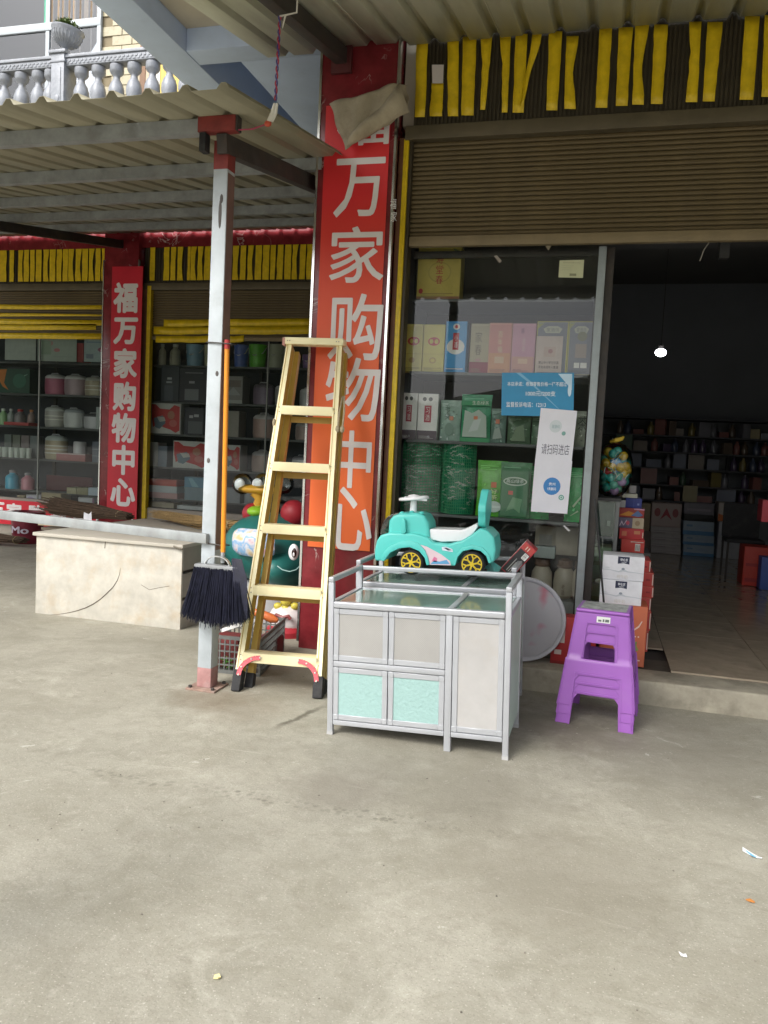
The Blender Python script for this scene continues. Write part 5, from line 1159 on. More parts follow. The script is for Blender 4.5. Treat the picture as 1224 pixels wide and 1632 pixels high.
# knotted rope hanging on its flank
k0 = atp(546, 632, tr_+nn*.03, nn); k1 = atp(538, 684, tr_, nn)
MB().tube([Q(k0), Q(k0.lerp(k1, .5)-nn*.02), Q(k1)], .006, 6).build('rope', M('rope', (.4, .33, .22), .9, 0, .2, 60), lad)
MB().tube([Q(k0+uu_*.01), Q(k0.lerp(k1, .5)-nn*.02+uu_*.03), Q(k1+uu_*.03)], .006, 6).build('rope', _M['rope'], lad)
for p in (k1, k1+uu_*.03): MB().ell(Q(p), (.015, .015, .024), 10, 8).build('rope_knot', _M['rope'], lad)
kk = atp(437, 674, bl_, nn); MB().ell(Q(kk), (.012, .015, .028), 10, 8).build('rope_knot', _M['rope'], lad)

# ------------------------------------------------------------------ aluminium cabinets
TILT = .036
def cabinet_panel_mats():
    mesh = M('perforated_panel', (.375, .37, .36), .45, .1, .08, 5)
    n = mesh.node_tree; L = n.links.new; b = n.nodes['Principled BSDF']; src = b.inputs['Base Color'].links[0].from_socket
    tc = n.nodes.new('ShaderNodeTexCoord'); mp = n.nodes.new('ShaderNodeMapping'); mp.inputs['Rotation'].default_value = (0, radians(45), 0); mp.inputs['Scale'].default_value = (150, 150, 150); L(tc.outputs['Object'], mp.inputs['Vector'])
    ck = n.nodes.new('ShaderNodeTexVoronoi'); ck.inputs['Randomness'].default_value = 0; ck.inputs['Scale'].default_value = 1; L(mp.outputs[0], ck.inputs['Vector'])
    mr = n.nodes.new('ShaderNodeMapRange'); mr.inputs['From Min'].default_value = .22; mr.inputs['From Max'].default_value = .4; mr.inputs['To Min'].default_value = .5; mr.inputs['To Max'].default_value = 0; L(ck.outputs['Distance'], mr.inputs['Value'])
    mx = n.nodes.new('ShaderNodeMix'); mx.data_type = 'RGBA'; mx.inputs['B'].default_value = (.28, .25, .2, 1); L(mr.outputs[0], mx.inputs['Factor']); L(src, mx.inputs['A']); L(mx.outputs['Result'], b.inputs['Base Color'])
    return mesh
perf = cabinet_panel_mats()
teal_glass = M('frosted_teal', (.31, .475, .455), .35, 0, .05, 55, .4, 70, spec=.6)
pale_panel = M('pale_panel', (.43, .42, .41), .5, 0, .06, 10, .08, 25, dirt=.2, dcol=(.4, .33, .25))
topglass = M('green_top_glass', (.22, .34, .29), .1, 0, .08, 2, dirt=.3, dcol=(.36, .4, .36), spec=.8)
CW, CD, CT, CR = .887, .50, .655, .765
def cabinet(loc, label, dz=0):
    r = empty('kitchen_cabinet', loc, label, 'cabinet', 'aluminium cabinets by the step'); r.rotation_euler = (0, -TILT, 0)
    dr = lambda x: -x*TILT-dz        # how far a leg must reach down to the ground
    p = .028
    for x in (0, CW-p):
        for y in (0, CD-p):
            MB().box(x, x+p, y, y+p, dr(x)+.002, CR-.012).build('post', alu, r, bevel=.004)
            MB().box(x-.001, x+p+.001, y-.001, y+p+.001, dr(x), dr(x)+.018).build('foot', M('foot_grey', (.4, .4, .4), .6), r)
    MB().box(.583, .615, .0, .03, dr(.6), CT-.001).build('post', alu, r, bevel=.004)
    # gallery rail on three sides
    for x in (0, CW-p): MB().box(x, x+p, -.001, CD+.001, CR-.0115, CR+.013).build('gallery_rail', alu, r, bevel=.006, seg=3)
    MB().box(p+.001, CW-p-.001, CD-.026, CD-.001, CR-.0115, CR+.012).build('gallery_rail', alu, r, bevel=.006, seg=3)
    # top frame and the two green glass panes
    MB().box(p+.001, CW-p-.001, -.006, .024, CT-.026, CT+.006).build('top_edge', alu, r, bevel=.008, seg=3)
    MB().box(p+.001, CW-p-.001, CD-.024, CD-.001, CT-.026, CT+.004).build('top_edge', alu, r, bevel=.005)
    for x in (.002, CW-p+.002): MB().box(x, x+p-.004, p+.001, CD-p-.001, CT-.026, CT+.002).build('top_edge', alu, r, bevel=.004)
    MB().box(.585, .613, .025, CD-.025, CT-.02, CT+.004).build('top_edge', alu, r, bevel=.004)
    MB().box(p+.002, .584, .0245, CD-.0245, CT-.012, CT-.004).build('top_pane', topglass, r); MB().box(.614, CW-p-.002, .0245, CD-.0245, CT-.012, CT-.004).build('top_pane', topglass, r)
    # rails of the front
    MB().box(p+.001, .582, .001, .026, .34, .368).build('front_rail', alu, r, bevel=.004)
    MB().box(p+.001, .582, .001, .026, .05, .074).build('front_rail', alu, r, bevel=.004); MB().box(.616, CW-p-.001, .001, .026, .05, .074).build('front_rail', alu, r, bevel=.004)
    def door(x0, x1, z0, z1, pm, edge=.026):
        d = MB().box(x0+edge*.6, x1-edge*.6, .006, .010, z0+edge*.6, z1-edge*.6).build('door', pm, r)
        fr = MB()
        fr.box(x0, x0+edge, .001, .014, z0, z1); fr.box(x1-edge, x1, .001, .014, z0, z1)
        for a, b in ((z0, z0+edge), (z1-edge, z1)): fr.box(x0+edge+.0005, x1-edge-.0005, .0015, .0135, a, b)
        for q, (a, b) in enumerate(((x0, z0), (x1-edge, z0), (x0, z1-edge), (x1-edge, z1-edge))): fr.box(a-.0005, a+edge+.0005, -.0008, .012, b-.0005, b+edge+.0005)
        fr.build('door_frame', alu, d, bevel=.002, seg=1)
        return d
    zt_ = CT-.029
    for a, b in ((p+.002, .303), (.307, .581)):
        door(a, b, .371, zt_, perf); door(a, b, .077, .337, teal_glass)
    door(.618, CW-p-.002, .077, zt_, pale_panel)
    for y, nm in ((.0, 'side_panel'),):
        for x in (.004, CW-.012): MB().box(x, x+.008, p+.001, CD-p-.001, .055, CT-.028).build('side_panel', M('side_green', (.45, .56, .5), .3, 0, .08, 4), r)
    MB().box(p, CW-p, CD-.014, CD-.008, .055, CT-.03).build('back_panel', pale_panel, r)
    MB().box(p, CW-p, .03, CD-.03, .055, .065).build('bottom_panel', alu, r)
    return r
cab1 = cabinet((-1.222, 3.665, 0), 'aluminium cupboard with mesh, teal and pale door panels, facing the yard')
cab2 = cabinet((-1.262, 4.245, .012), 'aluminium cupboard behind the other, carrying the turquoise toy car', .012)

# ------------------------------------------------------------------ turquoise ride-on toy car
CYF = 4.36
tq = M('turquoise_plastic', (.10, .58, .53), .34, 0, .05, 3, .03, 60, spec=.45, dirt=.16, dcol=(.3, .45, .4))
ctr = aty(694, 917, CYF); car = empty('toy_car', (ctr.x, CYF+.13, ctr.z), 'turquoise child ride-on toy car with yellow wheel rims and a white seat', 'toy car')
def K(px, py, dy=0.): v = aty(px, py, CYF); return (v.x-ctr.x, v.z-ctr.z)
def cpoly(pts): return [K(*q) for q in pts]
body = [(597, 894), (597, 876), (600, 862), (606, 853), (620, 849), (660, 850), (682, 856), (690, 865), (715, 867), (735, 862), (752, 852), (764, 842), (776, 845), (787, 856), (790, 876), (787, 896), (779, 898), (775, 886), (766, 878), (753, 875), (739, 878), (730, 887), (725, 902), (680, 901), (677, 889), (668, 878), (653, 872), (636, 874), (622, 881), (613, 894)]
MB().prism(cpoly(body), -.13, .13).build('body', tq, car, bevel=.014, seg=3)
arch = [(606, 893), (612, 880), (622, 870), (636, 864), (653, 861), (668, 866), (678, 877), (683, 890), (685, 900), (680, 901), (677, 889), (668, 878), (653, 872), (636, 874), (622, 881), (613, 894)]
MB().prism(cpoly(arch), -.14, -.125).build('fender', tq, car, bevel=.006)
MB().prism(cpoly(arch), .125, .14).build('fender', tq, car, bevel=.006)
arch2 = [(722, 901), (726, 886), (737, 873), (753, 868), (769, 872), (780, 884), (783, 897), (779, 898), (775, 886), (766, 878), (753, 875), (739, 878), (730, 887), (726, 901)]
MB().prism(cpoly(arch2), -.14, -.125).build('fender', tq, car, bevel=.005); MB().prism(cpoly(arch2), .125, .14).build('fender', tq, car, bevel=.005)
cowl = [(616, 852), (618, 830), (624, 822), (632, 819), (664, 818), (675, 822), (681, 834), (683, 848), (684, 862), (616, 862)]
MB().prism(cpoly(cowl), -.105, .105).build('cowl', tq, car, bevel=.022, seg=4)
ws = [(603, 853), (607, 836), (613, 826), (622, 820), (632, 818), (634, 821), (624, 824), (617, 830), (613, 842), (611, 853)]
MB().prism(cpoly(ws), -.1, .1).build('windscreen', sheet_glass('clear_plastic', (.85, .78, .68), .04, .05, .12), car, bevel=.004)
for s in (-1, 1): MB().prism(cpoly([(639, 850), (640, 829), (643, 826), (646, 829), (647, 848), (644, 851)]), s*.105-(.03 if s < 0 else 0), s*.105+(0 if s < 0 else .03)).build('mirror', tq, car, bevel=.005)
for q in ((636, 819), (652, 817.5), (668, 819)): x, z = K(*q); MB().ell((x, -.06, z), (.016, .02, .010), 10, 8).build('dash_knob', tq, car)
x, z = K(650, 819); x2, z2 = K(650, 797)
MB().tube([(x, 0, z-.01), (x, 0, z2)], [.021, .017], 14).build('steering_column', white_pl, car)
sw = MB(); R = .078; sw.tube([(x2+.004+R*cos(a), .85*R*sin(a), z2+.004+.010*cos(a)) for a in [2*pi*k/32 for k in range(33)]], .010, 8)
sw.lathe([(.001, -.010), (.035, -.008), (.042, .004), (.03, .018), (.001, .024)], 18, (x2+.004, 0, z2+.004))
for a in (0, 2.1, 4.2): sw.beam((x2+.004, 0, z2+.004), (x2+.004+R*cos(a), .85*R*sin(a), z2+.004), .022, .008, (0, 0, 1))
sw.build('steering_wheel', white_pl, car, ang=60)
seat = [(680, 860), (679, 848), (684, 844), (705, 845), (733, 846), (745, 842), (753, 837), (758, 836), (760, 840), (753, 851), (741, 860), (733, 864), (700, 865)]
MB().prism(cpoly(seat), -.088, .088).build('seat', white_pl, car, bevel=.010, seg=3)
# scalloped backrest plate
xb0, zb0 = K(765, 848); xb1, zb1 = K(770, 780)
hB = zb1-zb0; out = []
for k in range(48):
    a = 2*pi*k/48; rr_ = 1+.07*cos(6*a+.5); out.append((.115*cos(a)*rr_*(1.05 if sin(a) < 0 else 1), hB*.53+hB*.47*sin(a)*(1+.05*cos(6*a+.5))))
n = len(out); vs = []; t = .021
for s in (-1, 1): vs += [(xb0+s*t+(b/hB)*(xb1-xb0), a, zb0+b) for a, b in out]
fs = [tuple(range(n)), tuple(reversed(range(n, 2*n)))]+[(i, n+i, n+(i+1) % n, (i+1) % n) for i in range(n)]
MB().add(vs, fs).build('backrest', tq, car, bevel=.007, seg=3)
MB().prism(cpoly([(764, 850), (764, 843), (772, 843), (774, 850)]), -.06, .06).build('backrest_mount', tq, car, bevel=.003)
stk = MB(); stk.add([(a, -.1312, b) for a, b in cpoly([(670, 868), (680, 871), (704, 884), (717, 894), (719, 901), (684, 900), (680, 888)])], [tuple(range(7))]); stk.build('side_sticker', PM((.72, .55, .6), .4), car, fix=False, smooth=False)
for pts, c in (([(686, 899), (692, 893), (700, 895), (712, 892), (717, 899)], (.12, .35, .6)), ([(688, 894), (692, 887), (697, 890), (696, 896)], (.7, .2, .35)), ([(704, 872), (710, 871), (721, 875), (722, 880), (712, 878), (705, 877)], (.65, .7, .8)), ([(707, 873), (712, 873), (720, 877), (714, 877)], (.12, .15, .5))):
    stk = MB(); q = cpoly(pts); stk.add([(a, -.132, b) for a, b in q], [tuple(range(len(q)))]); stk.build('sticker', PM(c, .4), car, fix=False, smooth=False)
yrim = M('rim_yellow', (.68, .5, .03), .35, 0, .06)
wr_ = 20.5*CYF/F/cos(YAW)*.985
def wheel(px, py, s):
    x, z = K(px, py); w = empty('wheel', (x, s*.105, z)); w.parent = car
    MB().lathe([(wr_*.6, -.026), (wr_*.8, -.027), (wr_*.95, -.022), (wr_, -.012), (wr_, .012), (wr_*.95, .022), (wr_*.8, .027), (wr_*.6, .026)], 32, axis='y').build('tyre', black_rubber, w, ang=50)
    rm = MB(); ri = wr_*.8; yo = s*.029
    rm.lathe([(ri*.88, yo-s*.008), (ri*.9, yo), (ri, yo), (ri*1.0, yo-s*.01)], 28, axis='y')
    rm.lathe([(.001, yo+s*.004), (ri*.2, yo+s*.003), (ri*.24, yo-s*.008)], 16, axis='y')
    for k in range(6):
        a = 2*pi*k/6+.3
        p = lambda rad, an: (rad*cos(an), yo-s*.002, rad*sin(an))
        rm.beam(p(ri*.18, a), p(ri*.58, a), ri*.15, .007, (-sin(a), 0, cos(a)))
        for d in (-.28, .28): rm.beam(p(ri*.54, a), p(ri*.93, a+d), ri*.12, .007, (-sin(a+d), 0, cos(a+d)))
    rm.build('rim', yrim, w, fix=True)
    MB().lathe([(.001, s*.012), (wr_*.62, s*.012)], 20, axis='y').build('hub_back', black_rubber, w)
for s in (-1, 1): wheel(655, 896.5, s); wheel(752, 899.5, s)
MB().tube([(K(655, 896)[0], -.1, K(655, 896)[1]), (K(655, 896)[0], .1, K(655, 896)[1])], .01, 8).build('axle', dark_steel, car); MB().tube([(K(752, 899)[0], -.1, K(752, 899)[1]), (K(752, 899)[0], .1, K(752, 899)[1])], .01, 8).build('axle', dark_steel, car)

# red box propped against the rail behind the car
a = aty(798, 906, 4.55); b = aty(838, 863, 4.55); c = aty(812, 924, 4.55)
L_ = (b-a).length; hh_ = (c-a).length
rbx = MB().box(0, L_, 0, .13, -hh_, 0).build('product_box', M('red_card', (.42, .03, .04), .4, 0, .1, 10), None, a, bevel=.003); rbx.rotation_euler = (0, -math.atan2(b.z-a.z, b.x-a.x), 0)
tag(rbx, 'red and black printed product box tipped against the corner rail of the rear cupboard', 'box')
prints(rbx, L_, hh_, [('r', .03, .06, .78, .94, (.03, .028, .03)), ('r', .8, .08, .97, .92, (.45, .06, .05)), ('r', .58, .12, .76, .48, (.75, .75, .72)), ('r', .6, .2, .61, .44, (.05, .05, .05)), ('r', .63, .2, .64, .44, (.05, .05, .05)), ('r', .66, .2, .68, .44, (.05, .05, .05)), ('r', .7, .2, .71, .44, (.05, .05, .05)), ('r', .73, .2, .74, .44, (.05, .05, .05)), ('r', .08, .62, .5, .68, (.4, .38, .36)), ('r', .08, .48, .42, .53, (.4, .38, .36)), ('r', .08, .34, .48, .39, (.4, .38, .36)), ('r', .83, .6, .94, .66, (.7, .6, .5)), ('r', .83, .42, .94, .48, (.7, .6, .5)), ('p', [(.12, .12), (.3, .12), (.21, .28)], (.6, .1, .1))], 0, dx=L_/2, f=lambda u, v, d: (u, d, v-hh_))
MB().box(.002, L_-.002, .002, .128, .0004, .002).build('top_print', PM((.6, .5, .48)), rbx)
o = MB().add([(0, 0, 0), (.09, -.02, 0), (.1, .04, .035), (.05, .06, .06), (.01, .05, .03)], [(0, 1, 2), (0, 2, 3, 4)]).build('plastic_sheet', sheet_glass('clear_plastic2', (.85, .88, .88), .1, .1, .25), None, aty(768, 913, 4.38)); tag(o, 'crumpled clear plastic scrap behind the rear wheel of the toy car', 'plastic')

# ------------------------------------------------------------------ translucent basin leaning by the cupboards
def basin():
    c = aty(833, 992, 4.955); R = .262
    r = empty('plastic_basin', (c.x, 4.955, .142), 'big translucent plastic basin with red flower print standing on edge by the step', 'basin'); r.rotation_euler = (radians(-7), 0, radians(3))
    m = bpy.data.materials.new('cloudy_plastic'); m.use_nodes = True; n = m.node_tree; b = n.nodes['Principled BSDF']; L = n.links.new
    tc = n.nodes.new('ShaderNodeTexCoord'); vo = n.nodes.new('ShaderNodeTexNoise'); vo.inputs['Scale'].default_value = 5.5; vo.inputs['Detail'].default_value = 2; L(tc.outputs['Object'], vo.inputs['Vector'])
    cr = n.nodes.new('ShaderNodeValToRGB'); e = cr.color_ramp.elements; e[0].position = .56; e[0].color = (.45, .44, .47, 1); e[1].position = .68; e[1].color = (.5, .12, .18, 1)
    L(vo.outputs['Fac'], cr.inputs['Fac']); L(cr.outputs[0], b.inputs['Base Color']); b.inputs['Roughness'].default_value = .3; b.inputs['Alpha'].default_value = .8; b.inputs['Subsurface Weight'].default_value = 0
    rimm = M('basin_rim', (.46, .46, .5), .3, 0, .06)
    zc = R+.003
    MB().lathe([(.001, .125), (R*.58, .125), (R*.64, .115), (R*.70, .07), (R*.86, .012), (R*.93, 0)], 48, (0, 0, zc), axis='y').build('bowl', m, r, ang=60)
    MB().lathe([(R*.87, .012), (R*.9, -.004), (R*.93, -.010), (R*.985, -.010), (R, .0), (R, .014), (R*.985, .016)], 48, (0, 0, zc), axis='y').build('rim', rimm, r, ang=40)
    MB().lathe([(R*.54, .124), (R*.565, .117), (R*.59, .122)], 48, (0, 0, zc), axis='y').build('foot_ring', rimm, r)
basin()

# ------------------------------------------------------------------ nested purple stools
pur = M('purple_plastic', (.33, .115, .47), .36, 0, .06, 4, spec=.45, dirt=.3, dcol=(.36, .2, .42))
SH = .515
def hw(z): return .136+(.196-.136)*(1-z/SH)+(.006 if z < .248 else 0)
def stool(loc, label, rz):
    r = empty('plastic_stool', loc, label, 'stool', 'purple stools nested in one stack', rz)
    w = MB()
    def pt(u, z, side):
        h = hw(z); d = h*.97
        return {0: (u*h, -d, z), 1: (d, u*h, z), 2: (-u*h, d, z), 3: (-d, -u*h, z)}[side]
    US = [-1, -.62, -.52, -.45, .45, .52, .62, 1]; ZS = [0, .135, .163, .232, .246, .2525, .28, .418, .438, SH-.02]
    for s in range(4):
        k0 = len(w.v); w.v += [pt(u, z, s) for z in ZS for u in US]; nu = len(US)
        def cell(i, j):
            a = k0+j*nu+i; w.f.append((a, a+1, a+nu+1, a+nu)); w.m.append(0)
        for j in range(len(ZS)-1):
            for i in range(nu-1):
                um = abs((US[i]+US[i+1])/2); zm = (ZS[j]+ZS[j+1])/2; a = k0+j*nu+i
                if um < .52 and .2525 < zm < .438:
                    if um > .45 and zm > .418: w.f.append((a, a+nu+1, a+nu) if US[i] < 0 else (a+1, a+nu+1, a+nu)); w.m.append(0)
                    continue
                if um < .62 and zm < .163:
                    if um > .52 and zm > .135: w.f.append((a, a+nu+1, a+nu) if US[i] < 0 else (a+1, a+nu+1, a+nu)); w.m.append(0)
                    continue
                cell(i, j)
    o = w.build('leg_frame', pur, r, ang=50)
    so = o.modifiers.new('thickness', 'SOLIDIFY'); so.thickness = .0045; so.offset = -1
    bv = o.modifiers.new('soften', 'BEVEL'); bv.width = .004; bv.segments = 2; bv.limit_method = 'ANGLE'; bv.angle_limit = radians(50); bv.harden_normals = True
    h = hw(SH-.02)
    MB().box(-h, h, -h*.97, h*.97, SH-.0199, SH).build('seat', pur, r, bevel=.009, seg=3)
    # raised leg ribs and moulded frame round the window
    rb = MB()
    for s in range(4):
        for g in (-1, 1):
            a = [Vector(pt(g*.545, .256, s)), Vector(pt(g*.545, .444, s))]; nrm = Vector({0: (0, -1, 0), 1: (1, 0, 0), 2: (0, 1, 0), 3: (-1, 0, 0)}[s])
            rb.beam(a[0]+nrm*.002, a[1]+nrm*.002, .008, .006, nrm.cross(Vector((0, 0, 1))))
            a = [Vector(pt(g*.645, .0, s)), Vector(pt(g*.645, .175, s))]; rb.beam(a[0]+nrm*.002, a[1]+nrm*.002, .008, .006, nrm.cross(Vector((0, 0, 1))))
        a = [Vector(pt(-.52, .444, s)), Vector(pt(.52, .444, s))]; rb.beam(a[0]+nrm*.002, a[1]+nrm*.002, .008, .006, (0, 0, 1))
        a = [Vector(pt(-.64, .172, s)), Vector(pt(.64, .172, s))]; rb.beam(a[0]+nrm*.002, a[1]+nrm*.002, .008, .006, (0, 0, 1))
    rb.build('moulding', pur, r)
    return r
sc_ = Vector((.062, 4.50, 0)); srz = radians(-6)
labs = ['purple plastic stool, bottom of the nested stack by the shop step', 'purple plastic stool, middle of the nested stack by the shop step', 'purple plastic stool with a patterned seat sticker, top of the nested stack']
for i in range(3): st = stool(sc_+Vector((0, 0, .0505*i)), labs[i], srz+.004*i)
sp = M('seat_sticker_print', (.4, .42, .4), .35, 0, .75, 26, dirt=.6, dcol=(.5, .5, .48))
MB().box(-.118, .118, -.115, .115, SH+.0005, SH+.0015).build('seat_sticker', sp, st)
MB().box(-.03, .035, -.1515, -.1505, .452, .482).build('price_tag', PM((.7, .7, .68)), st, None); 
for o in list(st.children):
    if o.name.startswith('price_tag'): bpy.data.objects.remove(o)
pt_ = MB(); zq = [.45, .482]; pt_.add([(-.028, -hw(zq[0])*.97-.0008, zq[0]), (.042, -hw(zq[0])*.97-.0008, zq[0]), (.042, -hw(zq[1])*.97-.0008, zq[1]), (-.028, -hw(zq[1])*.97-.0008, zq[1])], [(0, 1, 2, 3)]); pt_.build('price_tag', PM((.7, .72, .68)), st)
pt_ = MB()
for a, b, c, d in ((-.02, .456, -.003, .466), (.003, .456, .012, .47), (.016, .456, .036, .47)): pt_.add([(a, -hw(b)*.97-.0014, b), (c, -hw(b)*.97-.0014, b), (c, -hw(d)*.97-.0014, d), (a, -hw(d)*.97-.0014, d)], [(0, 1, 2, 3)])
pt_.build('tag_print', PM((.12, .14, .13)), st)

# ------------------------------------------------------------------ cartons by the door
def pc(rect, Y): return pxbox(rect, Y)
x0 = aty(1000, 1000, 5.16).x-.16; x1 = aty(1030, 1010, 5.16).x
zo = aty(1010, 966, 5.16).z
carton('orange_carton', 'orange fruit carton with a white curl and green leaf under the milk cartons', 'carton', x0, x1, 5.16, 5.42, .142, zo, (.5, .13, .06), None,
       [('r', .02, .02, .98, .98, (.52, .14, .07)), ('p', [(.66, .62), (.74, .6), (.84, .66), (.9, .76), (.88, .76), (.82, .68), (.74, .63)], (.7, .55, .5)), ('p', [(.68, .3), (.8, .36), (.86, .28), (.76, .24)], (.2, .28, .08)), ('p', [(.7, .4), (.82, .42), (.8, .34)], (.16, .25, .08)), ('r', .68, .49, .71, .51, (.7, .6, .55)), ('r', .75, .49, .78, .51, (.7, .6, .55)), ('r', .82, .49, .85, .51, (.7, .6, .55)), ('r', .7, .1, .9, .12, (.7, .55, .5))])
NAV = (.02, .025, .06)
milk = [('p', [(.36, .97), (.64, .97), (.64, .66), (.5, .7), (.36, .66)], NAV), ('t', '特仑苏', .42, .78, .6, .9, (.75, .75, .8), .015), ('r', .45, .73, .57, .75, (.5, .5, .55)), ('p', [(.0, .42), (.2, .4), (.4, .36), (.5, .47), (.62, .38), (.8, .36), (1, .33), (1, .3), (.8, .33), (.62, .33), (.5, .36), (.4, .31), (.2, .37), (.0, .38)], (.5, .53, .57)), ('e', .5, .46, .04, .05, (.25, .28, .33)), ('p', [(.02, .48), (.12, .52), (.2, .46), (.1, .43)], (.6, .62, .65)), ('t', '纯牛奶', .36, .06, .62, .22, (.6, .58, .53))]
m0, m1 = x0-.02, aty(1024, 930, 5.17).x; mh = (aty(985, 886, 5.17).z-zo)/2
for i, l in enumerate(['white milk carton with navy crest, lower of two on the orange carton', 'white milk carton with navy crest, upper of two beside the mullion']):
    carton('milk_carton', l, 'carton', m0+.006*i, m1+.004*i, 5.17+.01*i, 5.4, zo+.001+i*(mh+.001), zo+i*(mh+.001)+mh, (.7, .7, .74), 'white milk cartons', milk)
zz = .1525
x0r, x1r = aty(1010, 980, 5.56).x, aty(1039, 980, 5.56).x
ztop_ = aty(1030, 893, 5.56).z; hs_ = [v*(ztop_-.16) for v in (.235, .215, .15, .12, .15, .13)]
nm = ['lowest', 'second up', 'third up', 'fourth up', 'fifth up', 'topmost']
for i, h in enumerate(hs_):
    dx = -.03 if i == 5 else random.uniform(-.012, .006)
    carton('red_carton', 'red carton, %s of the stack behind the milk cartons' % nm[i], 'carton', x0r-.1+dx, x1r+dx, 5.56, 5.85, zz, zz+h, (.42, .04, .035), 'red cartons stacked behind the milk', [('r', 0, .96, 1, 1, (.5, .12, .08)), ('r', .78, .4, .9, .55, (.25, .02, .02)), ('r', .96, .1, .99, .9, (.6, .5, .45))]); zz += h+.001
xq0, xq1 = aty(885, 1010, 5.05).x, aty(908, 1010, 5.05).x+.16
carton('red_carton', 'red carton with white patches half hidden behind the purple stools', 'carton', xq0-.02, xq1, 5.02, 5.16-.003 if False else 5.15, .142, aty(895, 983, 5.02).z, (.4, .03, .03), 'red cartons stacked behind the milk', [('r', .12, .62, .3, .74, (.65, .6, .55)), ('r', .2, .45, .3, .74, (.65, .6, .55)), ('r', .08, .2, .24, .3, (.6, .5, .45)), ('r', .0, .0, 1, .06, (.25, .02, .02))])
# leaning black rod
a = aty(948, 795, 5.18); b = aty(962.5, 962, 5.10)
o = MB().tube([(0, 0, 0), a-b], .0065, 8).build('thin_rod', M('black_rod', (.02, .02, .02), .4), None, b); tag(o, 'thin black rod leaning across the white milk cartons', 'rod')

# glass counter inside the door, bag of balls on it
gx0, gx1 = aty(941, 800, 5.75).x, aty(985, 800, 5.75).x; gz1 = aty(962, 793, 5.75).z
gc = empty('glass_counter', ((gx0+gx1)/2, 5.75, .1525), 'narrow glass counter just inside the door holding pale green boxes', 'counter'); gw = (gx1-gx0)/2; gh = gz1-.1525
for sx in (-1, 1):
    for y in (0, .4): MB().box(sx*gw-.012, sx*gw+.012, y-.012, y+.012, 0, gh-.021).build('frame_post', M('counter_frame', (.16, .17, .17), .4, .3), gc)
MB().box(-gw-.02, gw+.02, -.02, .42, gh-.02, gh).build('counter_top', M('counter_top', (.03, .03, .033), .3), gc)
for f_ in (.02, .72): MB().box(-gw+.013, gw-.013, -.01, .41, gh*f_, gh*f_+.012).build('counter_shelf', M('counter_frame', (.16, .17, .17)), gc)
MB().box(-gw+.013, gw-.013, -.004, 0, .03, gh-.022).build('front_pane', sheet_glass('counter_glass', (.85, .92, .88), .02), gc)
zz = .1525+gh*.02+.014; k = 0
hb2 = (gh*.70-.03)/5
for i in range(5):
    carton('flat_box', 'pale green flat box, %s of five in the glass counter' % ['lowest', 'second up', 'third up', 'fourth up', 'topmost'][i], 'box', gx0+.02, gx1-.02, 5.765, 6.05, zz, zz+hb2-.012, (.42, .45, .33), 'flat boxes in the glass counter', [('r', .0, .0, 1, .22, (.32, .3, .17)), ('p', [(.6, .2), (.95, .3), (.95, .6), (.7, .45)], (.36, .34, .18))]); zz += hb2-.010
carton('flat_box', 'dark grey box with a tiny white tag under the counter top', 'box', gx0+.02, gx1-.02, 5.765, 6.05, .1525+gh*.72+.014, gz1-.03, (.07, .085, .085), None, [('r', .7, .3, .85, .45, (.4, .4, .4))])
bb = empty('ball_bag', (aty(975, 790, 5.78).x, 5.8, gz1+.004), 'clear bag of colourful plastic balls standing on the glass counter', 'ball bag')
cols = [(.05, .38, .33), (.1, .3, .5), (.42, .25, .55), (.6, .4, .03), (.05, .38, .33), (.45, .3, .55), (.6, .25, .35), (.45, .04, .04), (.1, .4, .3), (.62, .42, .04)]
bmesh_cache = []
for c in cols:
    t = MB().ell((0, 0, 0), (.031, .031, .031), 14, 10).build('ball', M('ball_%d' % len(bmesh_cache), c, .25, 0, .06, 12, spec=.6), None, ang=80); bmesh_cache.append(t.data); bpy.data.objects.remove(t)
RX, RZ = .128, .185; placed = []
for t in range(9000):
    u = Vector((random.uniform(-1, 1), random.uniform(-1, 1), random.uniform(-1, 1)))
    if not (.35 < u.length < 1): continue
    p = Vector((u.x*(RX-.03), u.y*(RX-.03), RZ+.0+u.z*(RZ-.03)))
    if all((p-q).length > .05 for q in placed):
        placed.append(p)
for p in placed:
    c = random.choice([0, 4, 5, 2, 6, 8, 5]) if p.z < .12 else random.choice([0, 0, 1, 3, 4, 9, 1, 7, 3])
    o = bpy.data.objects.new('ball', bmesh_cache[c]); C.objects.link(o); o.parent = bb; o.location = p
bagp = [(RX*1.0*sin(pi*k/14)**.7+.003, RZ-RZ*1.03*cos(pi*k/14)+.006) for k in range(1, 13)]
MB().lathe(bagp+[(.03, RZ*2.05), (.02, RZ*2.12), (.045, RZ*2.28)], 26).build('clear_bag', sheet_glass('bag_film', (.93, .95, .95), .02, .12, .0), bb, ang=80)
MB().tube([(-.03, 0, RZ*2.06), (.0, -.03, RZ*2.13), (.04, -.02, RZ*2.2), (.05, 0, RZ*2.27)], [.012, .016, .014, .008], 8).build('yellow_tie', PM((.6, .42, .04), .4), bb)
wv = MB()
for k in range(9):
    a = -pi/2+random.uniform(-.8, .8); z = random.uniform(.1, .3); l = random.uniform(.03, .06); d = random.uniform(-1, 1)
    f = lambda a, z: (RX*1.03*cos(a)*max(.2, 1-((z-RZ)/RZ)**2)**.5, RX*1.03*sin(a)*max(.2, 1-((z-RZ)/RZ)**2)**.5, z)
    wv.tube([f(a, z), f(a+d*.2, z+l*.6), f(a+d*.5, z+l)], .003, 4)
wv.build('crease', M('cloudy_wrap', (.45, .55, .48)), bb)

